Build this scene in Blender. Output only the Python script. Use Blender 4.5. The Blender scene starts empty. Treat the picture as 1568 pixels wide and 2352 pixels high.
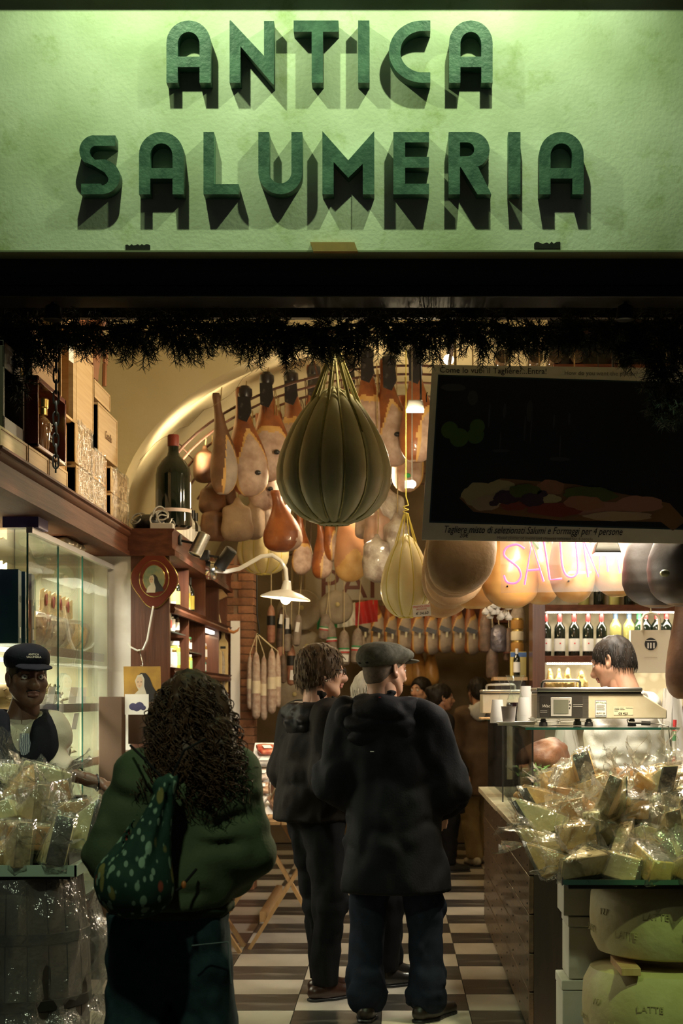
import bpy, bmesh, math, random
import numpy as np
from mathutils import Vector, Matrix, Euler

random.seed(7)
SC = bpy.context.scene
COL = SC.collection
PI = math.pi
FPX, CX, CY, EYE = 3670.0, 905.0, 1600.0, 1.5      # focal length in pixels, vanishing point, eye height


def P(px, py, d):
    """World point at depth d (metres from the camera) seen at photo pixel (px, py)."""
    return Vector(((px - CX) * d / FPX, d, EYE + (CY - py) * d / FPX))


# ------------------------------------------------------------------ camera, world, exposure
cam = bpy.data.cameras.new('camera')
cam.sensor_fit = 'VERTICAL'
cam.sensor_height = 36.0
cam.lens = FPX / 2352 * 36.0
cam.shift_x = (784 - CX) / 2352
cam.shift_y = (CY - 1176) / 2352
cam.clip_start = 0.05
cam.dof.use_dof = True
cam.dof.focus_distance = 7.0
cam.dof.aperture_fstop = 5.0
camo = bpy.data.objects.new('camera', cam)
COL.objects.link(camo)
camo.location = (0, 0, EYE)
camo.rotation_euler = (PI / 2, 0, 0)
SC.camera = camo
w = bpy.data.worlds.new('night')
SC.world = w
w.use_nodes = True
w.node_tree.nodes['Background'].inputs[0].default_value = (0.55, 0.62, 0.75, 1)
w.node_tree.nodes['Background'].inputs[1].default_value = 0.016
SC.view_settings.view_transform = 'Standard'
SC.view_settings.look = 'None'
SC.view_settings.exposure = 0.0
SC.view_settings.gamma = 1.0
SC.cycles.transparent_max_bounces = 24
SC.cycles.max_bounces = 6
SC.cycles.adaptive_threshold = 0.02
SC.cycles.sample_clamp_indirect = 4.0


def lamp(name, kind, loc, power, color, size=0.05, rot=None, target=None, spot=None, blend=0.4, sy=None):
    L = bpy.data.lights.new(name, kind)
    L.energy = power
    L.color = color
    if kind == 'AREA':
        L.size = size
        if sy:
            L.shape = 'RECTANGLE'
            L.size_y = sy
    else:
        L.shadow_soft_size = size
    if kind == 'SPOT':
        L.spot_size = math.radians(spot or 80)
        L.spot_blend = blend
    o = bpy.data.objects.new(name, L)
    COL.objects.link(o)
    o.location = loc
    if target is not None:
        o.rotation_euler = (Vector(target) - Vector(loc)).to_track_quat('-Z', 'Y').to_euler()
    elif rot:
        o.rotation_euler = rot
    return o


WARM = (1.0, 0.72, 0.36)
WARM2 = (1.0, 0.80, 0.50)
WHITE = (1.0, 0.92, 0.78)
# two floodlights above the sign (outside, on arms over the fascia); colour of old mercury lamps
lamp('sign_light_a', 'SPOT', P(350, -270, 6.2) - Vector((0, 0.7, 0)), 70, (0.72, 1.0, 0.52), 0.02, target=P(430, 260, 6.2), spot=134, blend=0.9)
lamp('sign_light_b', 'SPOT', P(1120, -270, 6.2) - Vector((0, 0.7, 0)), 70, (0.72, 1.0, 0.52), 0.02, target=P(1080, 260, 6.2), spot=134, blend=0.9)
lamp('sign_tube', 'AREA', P(784, -230, 6.2) - Vector((0, 0.6, 0)), 2, (0.72, 1.0, 0.52), 2.5, target=P(784, 300, 6.2), sy=0.04)
# unseen spots added on the lane side, narrowed to the wheels and the shopper
lamp('street_lamp', 'SPOT', (1.9, 3.3, 3.9), 300, (0.66, 1.0, 0.36), 0.04, target=(1.30, 5.75, 0.22), spot=20, blend=0.35)
lamp('street_lamp_b', 'SPOT', (-0.9, 2.2, 4.2), 200, (0.86, 1.0, 0.66), 0.08, target=(-0.78, 5.1, 1.3), spot=42, blend=0.6)  # added to light the shopper's back and the seller's face
# interior: floods on the vault and the hams, bulbs, counter tubes
lamp('vault_flood', 'SPOT', P(470, 1075, 10.7), 75, WARM2, 0.05, target=P(330, 880, 10.9), spot=120, blend=0.8)
lamp('bay_flood', 'SPOT', (0.35, 7.4, 3.3), 170, WARM2, 0.06, target=(-1.6, 7.8, 2.6), spot=72, blend=0.8)
lamp('ham_flood_a', 'SPOT', P(960, 945, 8.4), 58, WARM2, 0.05, target=P(600, 1080, 10.2), spot=100, blend=0.7)
lamp('ham_flood_b', 'POINT', P(948, 1112, 9.2), 23, WARM2, 0.04)
lamp('ham_flood_c', 'POINT', P(1005, 1000, 9.0), 24, WARM2, 0.05)
lamp('aisle_light', 'POINT', (-0.25, 11.2, 3.0), 72, WARM2, 0.12)
lamp('back_light', 'POINT', (-0.3, 14.2, 2.9), 26, WARM, 0.1)
lamp('counter_spot', 'SPOT', (0.935, 7.02, 2.115), 250, WARM2, 0.04, target=(0.95, 6.25, 0.95), spot=122, blend=0.6)
lamp('awning_spot_right', 'SPOT', (0.92, 6.36, 2.99), 105, WARM2, 0.04, target=(0.92, 6.12, 0.9), spot=40, blend=0.5)  # added spot, warms the right-hand cheese pile from above
lamp('awning_spot_left', 'SPOT', (-1.36, 6.36, 2.99), 70, WHITE, 0.04, target=(-1.36, 6.15, 1.0), spot=40, blend=0.6)  # added spot, brightens the left-hand cheeses and the seller
lamp('counter_tube', 'AREA', (1.05, 7.75, 2.45), 62, WHITE, 0.25, rot=(0, 0, 0), sy=1.2)
lamp('counter_tube_b', 'AREA', (1.1, 9.6, 2.5), 44, WHITE, 0.25, rot=(0, 0, 0), sy=1.2)

# ------------------------------------------------------------------ materials
MATS = {}


def mt(name, col=(0.8, 0.8, 0.8), rough=0.6, metal=0.0, col2=None, scale=8.0, amt=1.0, bump=0.0, bscale=40.0, emit=None,
       estr=1.0, stretch=(1, 1, 1), vary=0.0, spec=0.5, kind='noise', sharp=(0.35, 0.65), sheen=0.0, coat=0.0, sss=0.0, trans=0.0,
       detail=5.0):
    if name in MATS:
        return MATS[name]
    m = bpy.data.materials.new(name)
    MATS[name] = m
    m.use_nodes = True
    N, Lk = m.node_tree.nodes, m.node_tree.links
    b = N['Principled BSDF']
    b.inputs['Base Color'].default_value = (*col, 1)
    b.inputs['Roughness'].default_value = rough
    b.inputs['Metallic'].default_value = metal
    b.inputs['Specular IOR Level'].default_value = spec
    b.inputs['Coat Weight'].default_value = coat
    b.inputs['Sheen Weight'].default_value = sheen
    b.inputs['Transmission Weight'].default_value = trans
    if sss:
        b.inputs['Subsurface Weight'].default_value = sss
        b.inputs['Subsurface Radius'].default_value = (0.02, 0.01, 0.006)
    if emit:
        b.inputs['Emission Color'].default_value = (*emit, 1)
        b.inputs['Emission Strength'].default_value = estr
    tc = None
    if col2 or bump:
        tc = N.new('ShaderNodeTexCoord')
        mp = N.new('ShaderNodeMapping')
        mp.inputs['Scale'].default_value = stretch
        Lk.new(tc.outputs['Object'], mp.inputs[0])
    csock = None
    if col2:
        if kind == 'noise':
            t = N.new('ShaderNodeTexNoise')
            t.inputs['Scale'].default_value = scale
            t.inputs['Detail'].default_value = detail
            out = t.outputs[0]
        elif kind == 'wave':
            t = N.new('ShaderNodeTexWave')
            t.inputs['Scale'].default_value = scale
            t.inputs['Distortion'].default_value = 6
            t.inputs['Detail'].default_value = 3
            out = t.outputs[1]
        else:
            t = N.new('ShaderNodeTexVoronoi')
            t.inputs['Scale'].default_value = scale
            out = t.outputs[0]
        Lk.new(mp.outputs[0], t.inputs['Vector'])
        r = N.new('ShaderNodeValToRGB')
        r.color_ramp.elements[0].position, r.color_ramp.elements[1].position = sharp
        r.color_ramp.elements[0].color = (*col, 1)
        c2 = tuple(a + (b_ - a) * amt for a, b_ in zip(col, col2))
        r.color_ramp.elements[1].color = (*c2, 1)
        Lk.new(out, r.inputs[0])
        csock = r.outputs[0]
        Lk.new(csock, b.inputs['Base Color'])
    if vary:
        oi = N.new('ShaderNodeObjectInfo')
        mr = N.new('ShaderNodeMapRange')
        mr.inputs[3].default_value, mr.inputs[4].default_value = 1 - vary, 1 + vary
        Lk.new(oi.outputs['Random'], mr.inputs[0])
        hs = N.new('ShaderNodeHueSaturation')
        hs.inputs['Color'].default_value = (*col, 1)
        if csock:
            Lk.new(csock, hs.inputs['Color'])
        Lk.new(mr.outputs[0], hs.inputs['Value'])
        Lk.new(hs.outputs[0], b.inputs['Base Color'])
    if bump:
        t = N.new('ShaderNodeTexNoise')
        t.inputs['Scale'].default_value = bscale
        t.inputs['Detail'].default_value = 4
        Lk.new(mp.outputs[0], t.inputs['Vector'])
        bp = N.new('ShaderNodeBump')
        bp.inputs['Strength'].default_value = bump
        bp.inputs['Distance'].default_value = 0.02
        Lk.new(t.outputs[0], bp.inputs['Height'])
        Lk.new(bp.outputs[0], b.inputs['Normal'])
    return m


def film_mat(name, tint=(0.96, 0.96, 0.94), rough=0.12, base=0.06, bump=0.5, bscale=25, body=0.05, ior=1.5):
    """Thin clear film or glass: mostly transparent, reflecting by Fresnel, with a little milky body."""
    if name in MATS:
        return MATS[name]
    m = bpy.data.materials.new(name)
    MATS[name] = m
    m.use_nodes = True
    N, Lk = m.node_tree.nodes, m.node_tree.links
    N.remove(N['Principled BSDF'])
    out = N['Material Output']
    tr = N.new('ShaderNodeBsdfTransparent')
    tr.inputs[0].default_value = (*tint, 1)
    gl = N.new('ShaderNodeBsdfGlossy')
    gl.inputs['Roughness'].default_value = rough
    df = N.new('ShaderNodeBsdfDiffuse')
    df.inputs[0].default_value = (0.85, 0.83, 0.78, 1)
    fr = N.new('ShaderNodeFresnel')
    fr.inputs[0].default_value = ior
    ad = N.new('ShaderNodeMath')
    ad.operation = 'ADD'
    ad.inputs[1].default_value = base
    ad.use_clamp = True
    Lk.new(fr.outputs[0], ad.inputs[0])
    ge = N.new('ShaderNodeNewGeometry')
    io = N.new('ShaderNodeMapRange')
    io.inputs[3].default_value, io.inputs[4].default_value = ior, 1 / ior
    Lk.new(ge.outputs['Backfacing'], io.inputs[0])
    Lk.new(io.outputs[0], fr.inputs[0])
    m1 = N.new('ShaderNodeMixShader')
    m1.inputs[0].default_value = body
    Lk.new(tr.outputs[0], m1.inputs[1])
    Lk.new(df.outputs[0], m1.inputs[2])
    m2 = N.new('ShaderNodeMixShader')
    Lk.new(ad.outputs[0], m2.inputs[0])
    Lk.new(m1.outputs[0], m2.inputs[1])
    Lk.new(gl.outputs[0], m2.inputs[2])
    Lk.new(m2.outputs[0], out.inputs[0])
    if bump:
        tc = N.new('ShaderNodeTexCoord')
        t = N.new('ShaderNodeTexNoise')
        t.inputs['Scale'].default_value = bscale
        t.inputs['Detail'].default_value = 3
        Lk.new(tc.outputs['Object'], t.inputs['Vector'])
        bp = N.new('ShaderNodeBump')
        bp.inputs['Strength'].default_value = bump
        bp.inputs['Distance'].default_value = 0.03
        Lk.new(t.outputs[0], bp.inputs['Height'])
        for s in (gl, fr):
            Lk.new(bp.outputs[0], s.inputs['Normal'])
    return m


def zmat(name, stops, rough=0.5, nscale=6.0, namt=0.35, bump=0.15, bscale=30, axis=2, coat=0.0, vary=0.08):
    """Colour bands along the object's own height (a ham's shank, skin, fat), wobbled by noise. stops: (position 0..1, colour)."""
    if name in MATS:
        return MATS[name]
    m = bpy.data.materials.new(name)
    MATS[name] = m
    m.use_nodes = True
    N, Lk = m.node_tree.nodes, m.node_tree.links
    b = N['Principled BSDF']
    b.inputs['Roughness'].default_value = rough
    b.inputs['Coat Weight'].default_value = coat
    tc = N.new('ShaderNodeTexCoord')
    sp = N.new('ShaderNodeSeparateXYZ')
    Lk.new(tc.outputs['Generated'], sp.inputs[0])
    ns = N.new('ShaderNodeTexNoise')
    ns.inputs['Scale'].default_value = nscale
    ns.inputs['Detail'].default_value = 4
    oi = N.new('ShaderNodeObjectInfo')
    va = N.new('ShaderNodeVectorMath')
    va.operation = 'ADD'
    Lk.new(tc.outputs['Object'], va.inputs[0])
    cm = N.new('ShaderNodeCombineXYZ')
    ml = N.new('ShaderNodeMath')
    ml.operation = 'MULTIPLY'
    ml.inputs[1].default_value = 20
    Lk.new(oi.outputs['Random'], ml.inputs[0])
    Lk.new(ml.outputs[0], cm.inputs[0])
    Lk.new(cm.outputs[0], va.inputs[1])
    Lk.new(va.outputs[0], ns.inputs['Vector'])
    s = N.new('ShaderNodeMath')
    s.operation = 'MULTIPLY_ADD'
    s.inputs[1].default_value = namt
    s.inputs[2].default_value = -namt / 2
    Lk.new(ns.outputs[0], s.inputs[0])
    a = N.new('ShaderNodeMath')
    a.operation = 'ADD'
    Lk.new(s.outputs[0], a.inputs[0])
    Lk.new(sp.outputs[axis], a.inputs[1])
    r = N.new('ShaderNodeValToRGB')
    e = r.color_ramp.elements
    while len(e) < len(stops):
        e.new(0.5)
    for i, (p, c) in enumerate(stops):
        e[i].position = p
        e[i].color = (*c, 1)
    Lk.new(a.outputs[0], r.inputs[0])
    hs = N.new('ShaderNodeHueSaturation')
    mr = N.new('ShaderNodeMapRange')
    mr.inputs[3].default_value, mr.inputs[4].default_value = 1 - vary, 1 + vary
    Lk.new(oi.outputs['Random'], mr.inputs[0])
    Lk.new(mr.outputs[0], hs.inputs['Value'])
    Lk.new(r.outputs[0], hs.inputs['Color'])
    Lk.new(hs.outputs[0], b.inputs['Base Color'])
    if bump:
        t = N.new('ShaderNodeTexNoise')
        t.inputs['Scale'].default_value = bscale
        Lk.new(va.outputs[0], t.inputs['Vector'])
        bp = N.new('ShaderNodeBump')
        bp.inputs['Strength'].default_value = bump
        bp.inputs['Distance'].default_value = 0.02
        Lk.new(t.outputs[0], bp.inputs['Height'])
        Lk.new(bp.outputs[0], b.inputs['Normal'])
    return m


# ------------------------------------------------------------------ mesh building
def rotm(rx=0, ry=0, rz=0):
    return Euler((rx, ry, rz)).to_matrix()


class MB:
    def __init__(self):
        self.v, self.f, self.m = [], [], []

    def add(self, vs, fs, m=0):
        o = len(self.v)
        self.v.extend([tuple(p) for p in vs])
        self.f.extend([tuple(i + o for i in q) for q in fs])
        self.m.extend([m] * len(fs))
        return self

    def box(self, c, s, R=None, m=0, taper=1.0):
        vs = []
        for z in (-1, 1):
            t = taper if z > 0 else 1
            for x, y in ((-1, -1), (1, -1), (1, 1), (-1, 1)):
                p = Vector((x * s[0] / 2 * t, y * s[1] / 2 * t, z * s[2] / 2))
                vs.append((R @ p if R else p) + Vector(c))
        return self.add(vs, [(3, 2, 1, 0), (4, 5, 6, 7), (0, 1, 5, 4), (1, 2, 6, 5), (2, 3, 7, 6), (3, 0, 4, 7)], m)

    def bx(self, x0, x1, y0, y1, z0, z1, m=0):
        return self.box(((x0 + x1) / 2, (y0 + y1) / 2, (z0 + z1) / 2), (abs(x1 - x0), abs(y1 - y0), abs(z1 - z0)), None, m)

    def loft(self, rings, m=0, cap=True, close=True):
        n = len(rings[0])
        vs = [p for r in rings for p in r]
        fs = []
        for i in range(len(rings) - 1):
            for j in range(n if close else n - 1):
                k = (j + 1) % n
                fs.append((i * n + j, i * n + k, (i + 1) * n + k, (i + 1) * n + j))
        if cap and close:
            fs.append(tuple(range(n - 1, -1, -1)))
            fs.append(tuple((len(rings) - 1) * n + j for j in range(n)))
        return self.add(vs, fs, m)

    def lathe(self, prof, c=(0, 0, 0), n=20, m=0, sx=1, sy=1, R=None):
        rings = []
        for r, z in prof:
            ring = []
            for j in range(n):
                a = 2 * PI * j / n
                p = Vector((max(r, 1e-4) * math.cos(a) * sx, max(r, 1e-4) * math.sin(a) * sy, z))
                ring.append((R @ p if R else p) + Vector(c))
            rings.append(ring)
        return self.loft(rings, m)

    def tube(self, pts, r, n=6, m=0):
        pts = [Vector(p) for p in pts]
        rs = r if isinstance(r, (list, tuple)) else [r] * len(pts)
        rings = []
        up = Vector((0, 0, 1))
        prev = None
        for i, p in enumerate(pts):
            t = (pts[min(i + 1, len(pts) - 1)] - pts[max(i - 1, 0)])
            if t.length < 1e-9:
                t = Vector((0, 0, 1))
            t.normalize()
            if prev is None:
                a = t.cross(up)
                if a.length < 1e-3:
                    a = t.cross(Vector((1, 0, 0)))
            else:
                a = prev - t * prev.dot(t)
                if a.length < 1e-4:
                    a = t.cross(up)
            a.normalize()
            prev = a
            b = t.cross(a)
            rings.append([p + (a * math.cos(2 * PI * j / n) + b * math.sin(2 * PI * j / n)) * rs[i] for j in range(n)])
        return self.loft(rings, m)

    def ball(self, c, r, nu=14, nv=9, m=0, R=None):
        if not isinstance(r, (list, tuple)):
            r = (r, r, r)
        rings = []
        for i in range(nv):
            th = PI * (i + 0.02 if i == 0 else (i - 0.02 if i == nv - 1 else i)) / (nv - 1)
            ring = []
            for j in range(nu):
                ph = 2 * PI * j / nu
                p = Vector((r[0] * math.sin(th) * math.cos(ph), r[1] * math.sin(th) * math.sin(ph), -r[2] * math.cos(th)))
                ring.append((R @ p if R else p) + Vector(c))
            rings.append(ring)
        return self.loft(rings, m)

    def prism(self, poly, d, M=None, m=0):
        """2D polygon (x, y) extruded by d along +z, then moved by 4x4 M."""
        n = len(poly)
        vs = [Vector((x, y, 0)) for x, y in poly] + [Vector((x, y, d)) for x, y in poly]
        if M is not None:
            vs = [M @ p for p in vs]
        fs = [tuple(range(n - 1, -1, -1)), tuple(range(n, 2 * n))]
        fs += [(i, (i + 1) % n, n + (i + 1) % n, n + i) for i in range(n)]
        return self.add(vs, fs, m)

    def mesh(self, name, mats=None, sharp=35):
        me = bpy.data.meshes.new(name)
        me.from_pydata(self.v, [], self.f)
        me.validate()
        if mats:
            for x in (mats if isinstance(mats, (list, tuple)) else [mats]):
                me.materials.append(x)
            if len(me.polygons) == len(self.m):
                me.polygons.foreach_set('material_index', self.m)
        me.polygons.foreach_set('use_smooth', [True] * len(me.polygons))
        if sharp:
            me.set_sharp_from_angle(angle=math.radians(sharp))
        me.update()
        return me

    def build(self, name, mats, parent=None, loc=None, rot=None, bevel=0, sharp=35):
        return mobj(name, self.mesh(name, mats, sharp), parent, loc, rot, bevel)


def mobj(name, me, parent=None, loc=None, rot=None, bevel=0):
    o = bpy.data.objects.new(name, me)
    COL.objects.link(o)
    if parent:
        o.parent = parent
    if loc is not None:
        o.location = loc
    if rot is not None:
        o.rotation_euler = rot
    if bevel:
        b = o.modifiers.new('bevel', 'BEVEL')
        b.width = bevel
        b.segments = 2
        b.limit_method = 'ANGLE'
    return o


def tag(o, label=None, cat=None, group=None, kind=None):
    for k, v in (('label', label), ('category', cat), ('group', group), ('kind', kind)):
        if v:
            o[k] = v
    return o


def thing(name, label, cat, loc=(0, 0, 0), rot=(0, 0, 0), group=None):
    o = bpy.data.objects.new(name, None)
    o.empty_display_size = 0.1
    COL.objects.link(o)
    o.location = loc
    o.rotation_euler = rot
    return tag(o, label, cat, group)


def dup(root, loc, rot=None, label=None, scale=None, mats=None):
    """A copy of a thing with copies of its parts and sub-parts (shared meshes)."""
    r = root.copy()
    COL.objects.link(r)
    r.location = loc
    if rot is not None:
        r.rotation_euler = rot
    if scale is not None:
        r.scale = scale if isinstance(scale, (tuple, list)) else (scale,) * 3
    if label:
        r['label'] = label
    for ch in root.children:
        c = ch.copy()
        COL.objects.link(c)
        c.parent = r
        for g in ch.children:
            q = g.copy()
            COL.objects.link(q)
            q.parent = c
    return r


def text(body, size, mat, parent, loc, rot=(PI / 2, 0, 0), ext=0.0004, shear=0.0, align='LEFT', name='lettering', sx=1.0):
    c = bpy.data.curves.new(name, 'FONT')
    c.body = body
    c.size = size
    c.extrude = ext
    c.shear = shear
    c.align_x = align
    c.resolution_u = 3
    o = bpy.data.objects.new(name, c)
    COL.objects.link(o)
    me = bpy.data.meshes.new_from_object(o)
    bpy.data.objects.remove(o)
    me.materials.clear()
    me.materials.append(mat)
    r = mobj(name, me, parent, loc, rot)
    r.scale = (sx, 1, 1)
    return r


def fill2d(loops, ext, mat, name, parent, loc, rot=(PI / 2, 0, 0), bevel=0.0):
    """Flat shape with holes: closed 2D loops, filled and extruded."""
    c = bpy.data.curves.new(name, 'CURVE')
    c.dimensions = '2D'
    c.fill_mode = 'BOTH'
    c.extrude = ext
    c.bevel_depth = bevel
    for lp in loops:
        s = c.splines.new('POLY')
        s.points.add(len(lp) - 1)
        for p, q in zip(s.points, lp):
            p.co = (q[0], q[1], 0, 1)
        s.use_cyclic_u = True
    o = bpy.data.objects.new(name, c)
    COL.objects.link(o)
    me = bpy.data.meshes.new_from_object(o)
    bpy.data.objects.remove(o)
    me.materials.clear()
    me.materials.append(mat)
    return mobj(name, me, parent, loc, rot)


# ------------------------------------------------------------------ signed-distance modelling (bodies, clothes, meat)
def vnoise(p, seed=0):
    """Vectorised value noise, p: (..., 3)."""
    i = np.floor(p).astype(np.int64)
    f = (p - i).astype(np.float32)
    f = f * f * (3 - 2 * f)

    def h(dx, dy, dz):
        n = (i[..., 0] + dx) * 374761393 + (i[..., 1] + dy) * 668265263 + (i[..., 2] + dz) * 2147483647 + seed * 1274126177
        n = (n ^ (n >> 13)) * 1274126177
        n = n ^ (n >> 16)
        return ((n & 0xFFFF) / 32767.5 - 1).astype(np.float32)
    r = 0
    for dx in (0, 1):
        wx = f[..., 0] if dx else 1 - f[..., 0]
        for dy in (0, 1):
            wy = f[..., 1] if dy else 1 - f[..., 1]
            for dz in (0, 1):
                wz = f[..., 2] if dz else 1 - f[..., 2]
                r = r + h(dx, dy, dz) * wx * wy * wz
    return r


def cone(a, b, ra, rb):
    return ('c', np.array(a, np.float32), np.array(b, np.float32), ra, rb)


def ell(c, r, R=None):
    return ('e', np.array(c, np.float32), np.array(r if isinstance(r, (tuple, list)) else (r, r, r), np.float32),
            None if R is None else np.array(R, np.float32))


def bxs(c, s, rd=0.0, R=None):
    return ('b', np.array(c, np.float32), np.array(s, np.float32) / 2, rd, None if R is None else np.array(R, np.float32))


def sd(pr, p):
    if pr[0] == 'c':
        a, b, ra, rb = pr[1:]
        ab = b - a
        t = np.clip(((p - a) @ ab) / max(float(ab @ ab), 1e-9), 0, 1)
        q = p - a - t[..., None] * ab
        return np.sqrt((q * q).sum(-1)) - (ra + (rb - ra) * t)
    if pr[0] == 'e':
        q = p - pr[1]
        if pr[3] is not None:
            q = q @ pr[3]
        r = pr[2]
        k0 = np.sqrt(((q / r) ** 2).sum(-1))
        k1 = np.sqrt(((q / (r * r)) ** 2).sum(-1))
        return k0 * (k0 - 1) / np.maximum(k1, 1e-6)
    q = p - pr[1]
    if pr[4] is not None:
        q = q @ pr[4]
    q = np.abs(q) - (pr[2] - pr[3])
    return np.sqrt((np.maximum(q, 0) ** 2).sum(-1)) + np.minimum(q.max(-1), 0) - pr[3]


def bounds(pr):
    if pr[0] == 'c':
        r = max(pr[3], pr[4])
        return np.minimum(pr[1], pr[2]) - r, np.maximum(pr[1], pr[2]) + r
    r = np.abs(pr[2]).max() if pr[-1] is not None else pr[2]
    if pr[0] == 'b' and pr[-1] is not None:
        r = float(np.sqrt((pr[2] ** 2).sum()))
    return pr[1] - r, pr[1] + r


def sdf(add, sub=(), k=0.03, ks=0.01, vox=0.012, infl=0.0, cut=(), fn=None):
    """Mesh (verts, faces) of the smooth union of 'add' minus 'sub'. cut: half-spaces (point, outward normal) removed."""
    lo = np.min([bounds(a)[0] for a in add], 0) - infl - 2.5 * vox - 0.02
    hi = np.max([bounds(a)[1] for a in add], 0) + infl + 2.5 * vox + 0.02
    n = np.ceil((hi - lo) / vox).astype(int) + 1
    ax = [lo[i] + vox * np.arange(n[i], dtype=np.float32) for i in range(3)]
    p = np.stack(np.meshgrid(*ax, indexing='ij'), -1).astype(np.float32)
    f = None
    for a in add:
        d = sd(a, p) - infl
        if f is None:
            f = d
        else:
            h = np.maximum(k - np.abs(f - d), 0) / k
            f = np.minimum(f, d) - h * h * k * 0.25
    if fn is not None:
        f = f + fn(p)
    for a in sub:
        d = -sd(a, p)
        h = np.maximum(ks - np.abs(f - d), 0) / ks
        f = np.maximum(f, d) + h * h * ks * 0.25
    for q, nrm in cut:
        f = np.maximum(f, (p - np.array(q, np.float32)) @ np.array(nrm, np.float32))
    return surfnet(f, lo, vox)


def surfnet(f, lo, vox):
    s = f < 0
    nx, ny, nz = f.shape
    acc = np.zeros((nx - 1, ny - 1, nz - 1, 3), np.float32)
    cnt = np.zeros((nx - 1, ny - 1, nz - 1), np.float32)
    sl = lambda d, n: slice(d, n - 1 + d)
    for axis in range(3):
        u, v = [i for i in range(3) if i != axis]
        for du in (0, 1):
            for dv in (0, 1):
                o0 = [0, 0, 0]
                o0[u], o0[v] = du, dv
                o1 = list(o0)
                o1[axis] = 1
                A = f[sl(o0[0], nx), sl(o0[1], ny), sl(o0[2], nz)]
                B = f[sl(o1[0], nx), sl(o1[1], ny), sl(o1[2], nz)]
                x = (A < 0) != (B < 0)
                t = np.where(x, A / np.where(x, A - B, 1), 0)
                for c in range(3):
                    acc[..., c] += x * (t if c == axis else o0[c])
                cnt += x
    idx = np.full(cnt.shape, -1, np.int64)
    mask = cnt > 0
    idx[mask] = np.arange(mask.sum())
    base = np.argwhere(mask).astype(np.float32)
    verts = (base + acc[mask] / cnt[mask][:, None]) * vox + lo
    faces = []
    for axis in range(3):
        u, v = (axis + 1) % 3, (axis + 2) % 3
        a = [slice(1, -1)] * 3
        b = [slice(1, -1)] * 3
        a[axis] = slice(0, -1)
        b[axis] = slice(1, None)
        S0, S1 = s[tuple(a)], s[tuple(b)]
        ch = np.argwhere(S0 != S1)
        if not len(ch):
            continue
        inside = S0[tuple(ch.T)]
        g = ch.copy()
        for i in range(3):
            if i != axis:
                g[:, i] += 1
        q = []
        for (eu, ev) in ((0, 0), (1, 0), (1, 1), (0, 1)):
            c = g.copy()
            c[:, u] -= eu
            c[:, v] -= ev
            q.append(idx[tuple(c.T)])
        q = np.stack(q, 1)
        q[~inside] = q[~inside][:, ::-1]
        faces.append(q)
    return verts, (np.concatenate(faces) if faces else np.zeros((0, 4), int))


def smesh(name, vf, mat, sm=1):
    """Mesh datablock from sdf() output (optionally a list of outputs joined)."""
    if isinstance(vf, tuple):
        vf = [vf]
    V, F, o = [], [], 0
    for v, f in vf:
        V.append(v)
        F.append(f + o)
        o += len(v)
    V, F = np.concatenate(V), np.concatenate(F)
    F = F[(F >= 0).all(1)]
    me = bpy.data.meshes.new(name)
    me.vertices.add(len(V))
    me.vertices.foreach_set('co', V.astype(np.float32).ravel())
    me.loops.add(F.size)
    me.loops.foreach_set('vertex_index', F.astype(np.int32).ravel())
    me.polygons.add(len(F))
    me.polygons.foreach_set('loop_start', np.arange(0, F.size, 4, dtype=np.int32))
    me.polygons.foreach_set('use_smooth', np.ones(len(F), bool))
    me.update(calc_edges=True)
    me.validate()
    me.materials.append(mat)
    return me


def xf(vf, M):
    v, f = vf
    M = np.array(M)
    return v @ M[:3, :3].T + M[:3, 3], f


ORD = ['first', 'second', 'third', 'fourth', 'fifth', 'sixth', 'seventh', 'eighth', 'ninth', 'tenth', 'eleventh', 'twelfth', 'thirteenth',
       'fourteenth', 'fifteenth', 'sixteenth', 'seventeenth', 'eighteenth', 'nineteenth', 'twentieth']
# ------------------------------------------------------------------ shared materials
def plaster_mat():
    m = mt('sign_plaster', (0.66, 0.68, 0.55), 0.85, col2=(0.38, 0.42, 0.26), scale=2.1, sharp=(0.36, 0.72), bump=0.12, bscale=60, detail=9)
    N, Lk = m.node_tree.nodes, m.node_tree.links
    b = N['Principled BSDF']
    src = b.inputs['Base Color'].links[0].from_socket
    t = N.new('ShaderNodeTexNoise')
    t.inputs['Scale'].default_value = 5.5
    t.inputs['Detail'].default_value = 10
    t.inputs['Roughness'].default_value = 0.72
    tc = N.new('ShaderNodeTexCoord')
    Lk.new(tc.outputs['Object'], t.inputs['Vector'])
    r = N.new('ShaderNodeValToRGB')
    r.color_ramp.elements[0].position, r.color_ramp.elements[1].position = 0.54, 0.72
    r.color_ramp.elements[0].color = (1, 1, 1, 1)
    r.color_ramp.elements[1].color = (0.62, 0.68, 0.40, 1)
    Lk.new(t.outputs[0], r.inputs[0])
    mx = N.new('ShaderNodeMixRGB')
    mx.blend_type = 'MULTIPLY'
    mx.inputs[0].default_value = 1.0
    Lk.new(src, mx.inputs[1])
    Lk.new(r.outputs[0], mx.inputs[2])
    Lk.new(mx.outputs[0], b.inputs['Base Color'])
    return m


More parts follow.
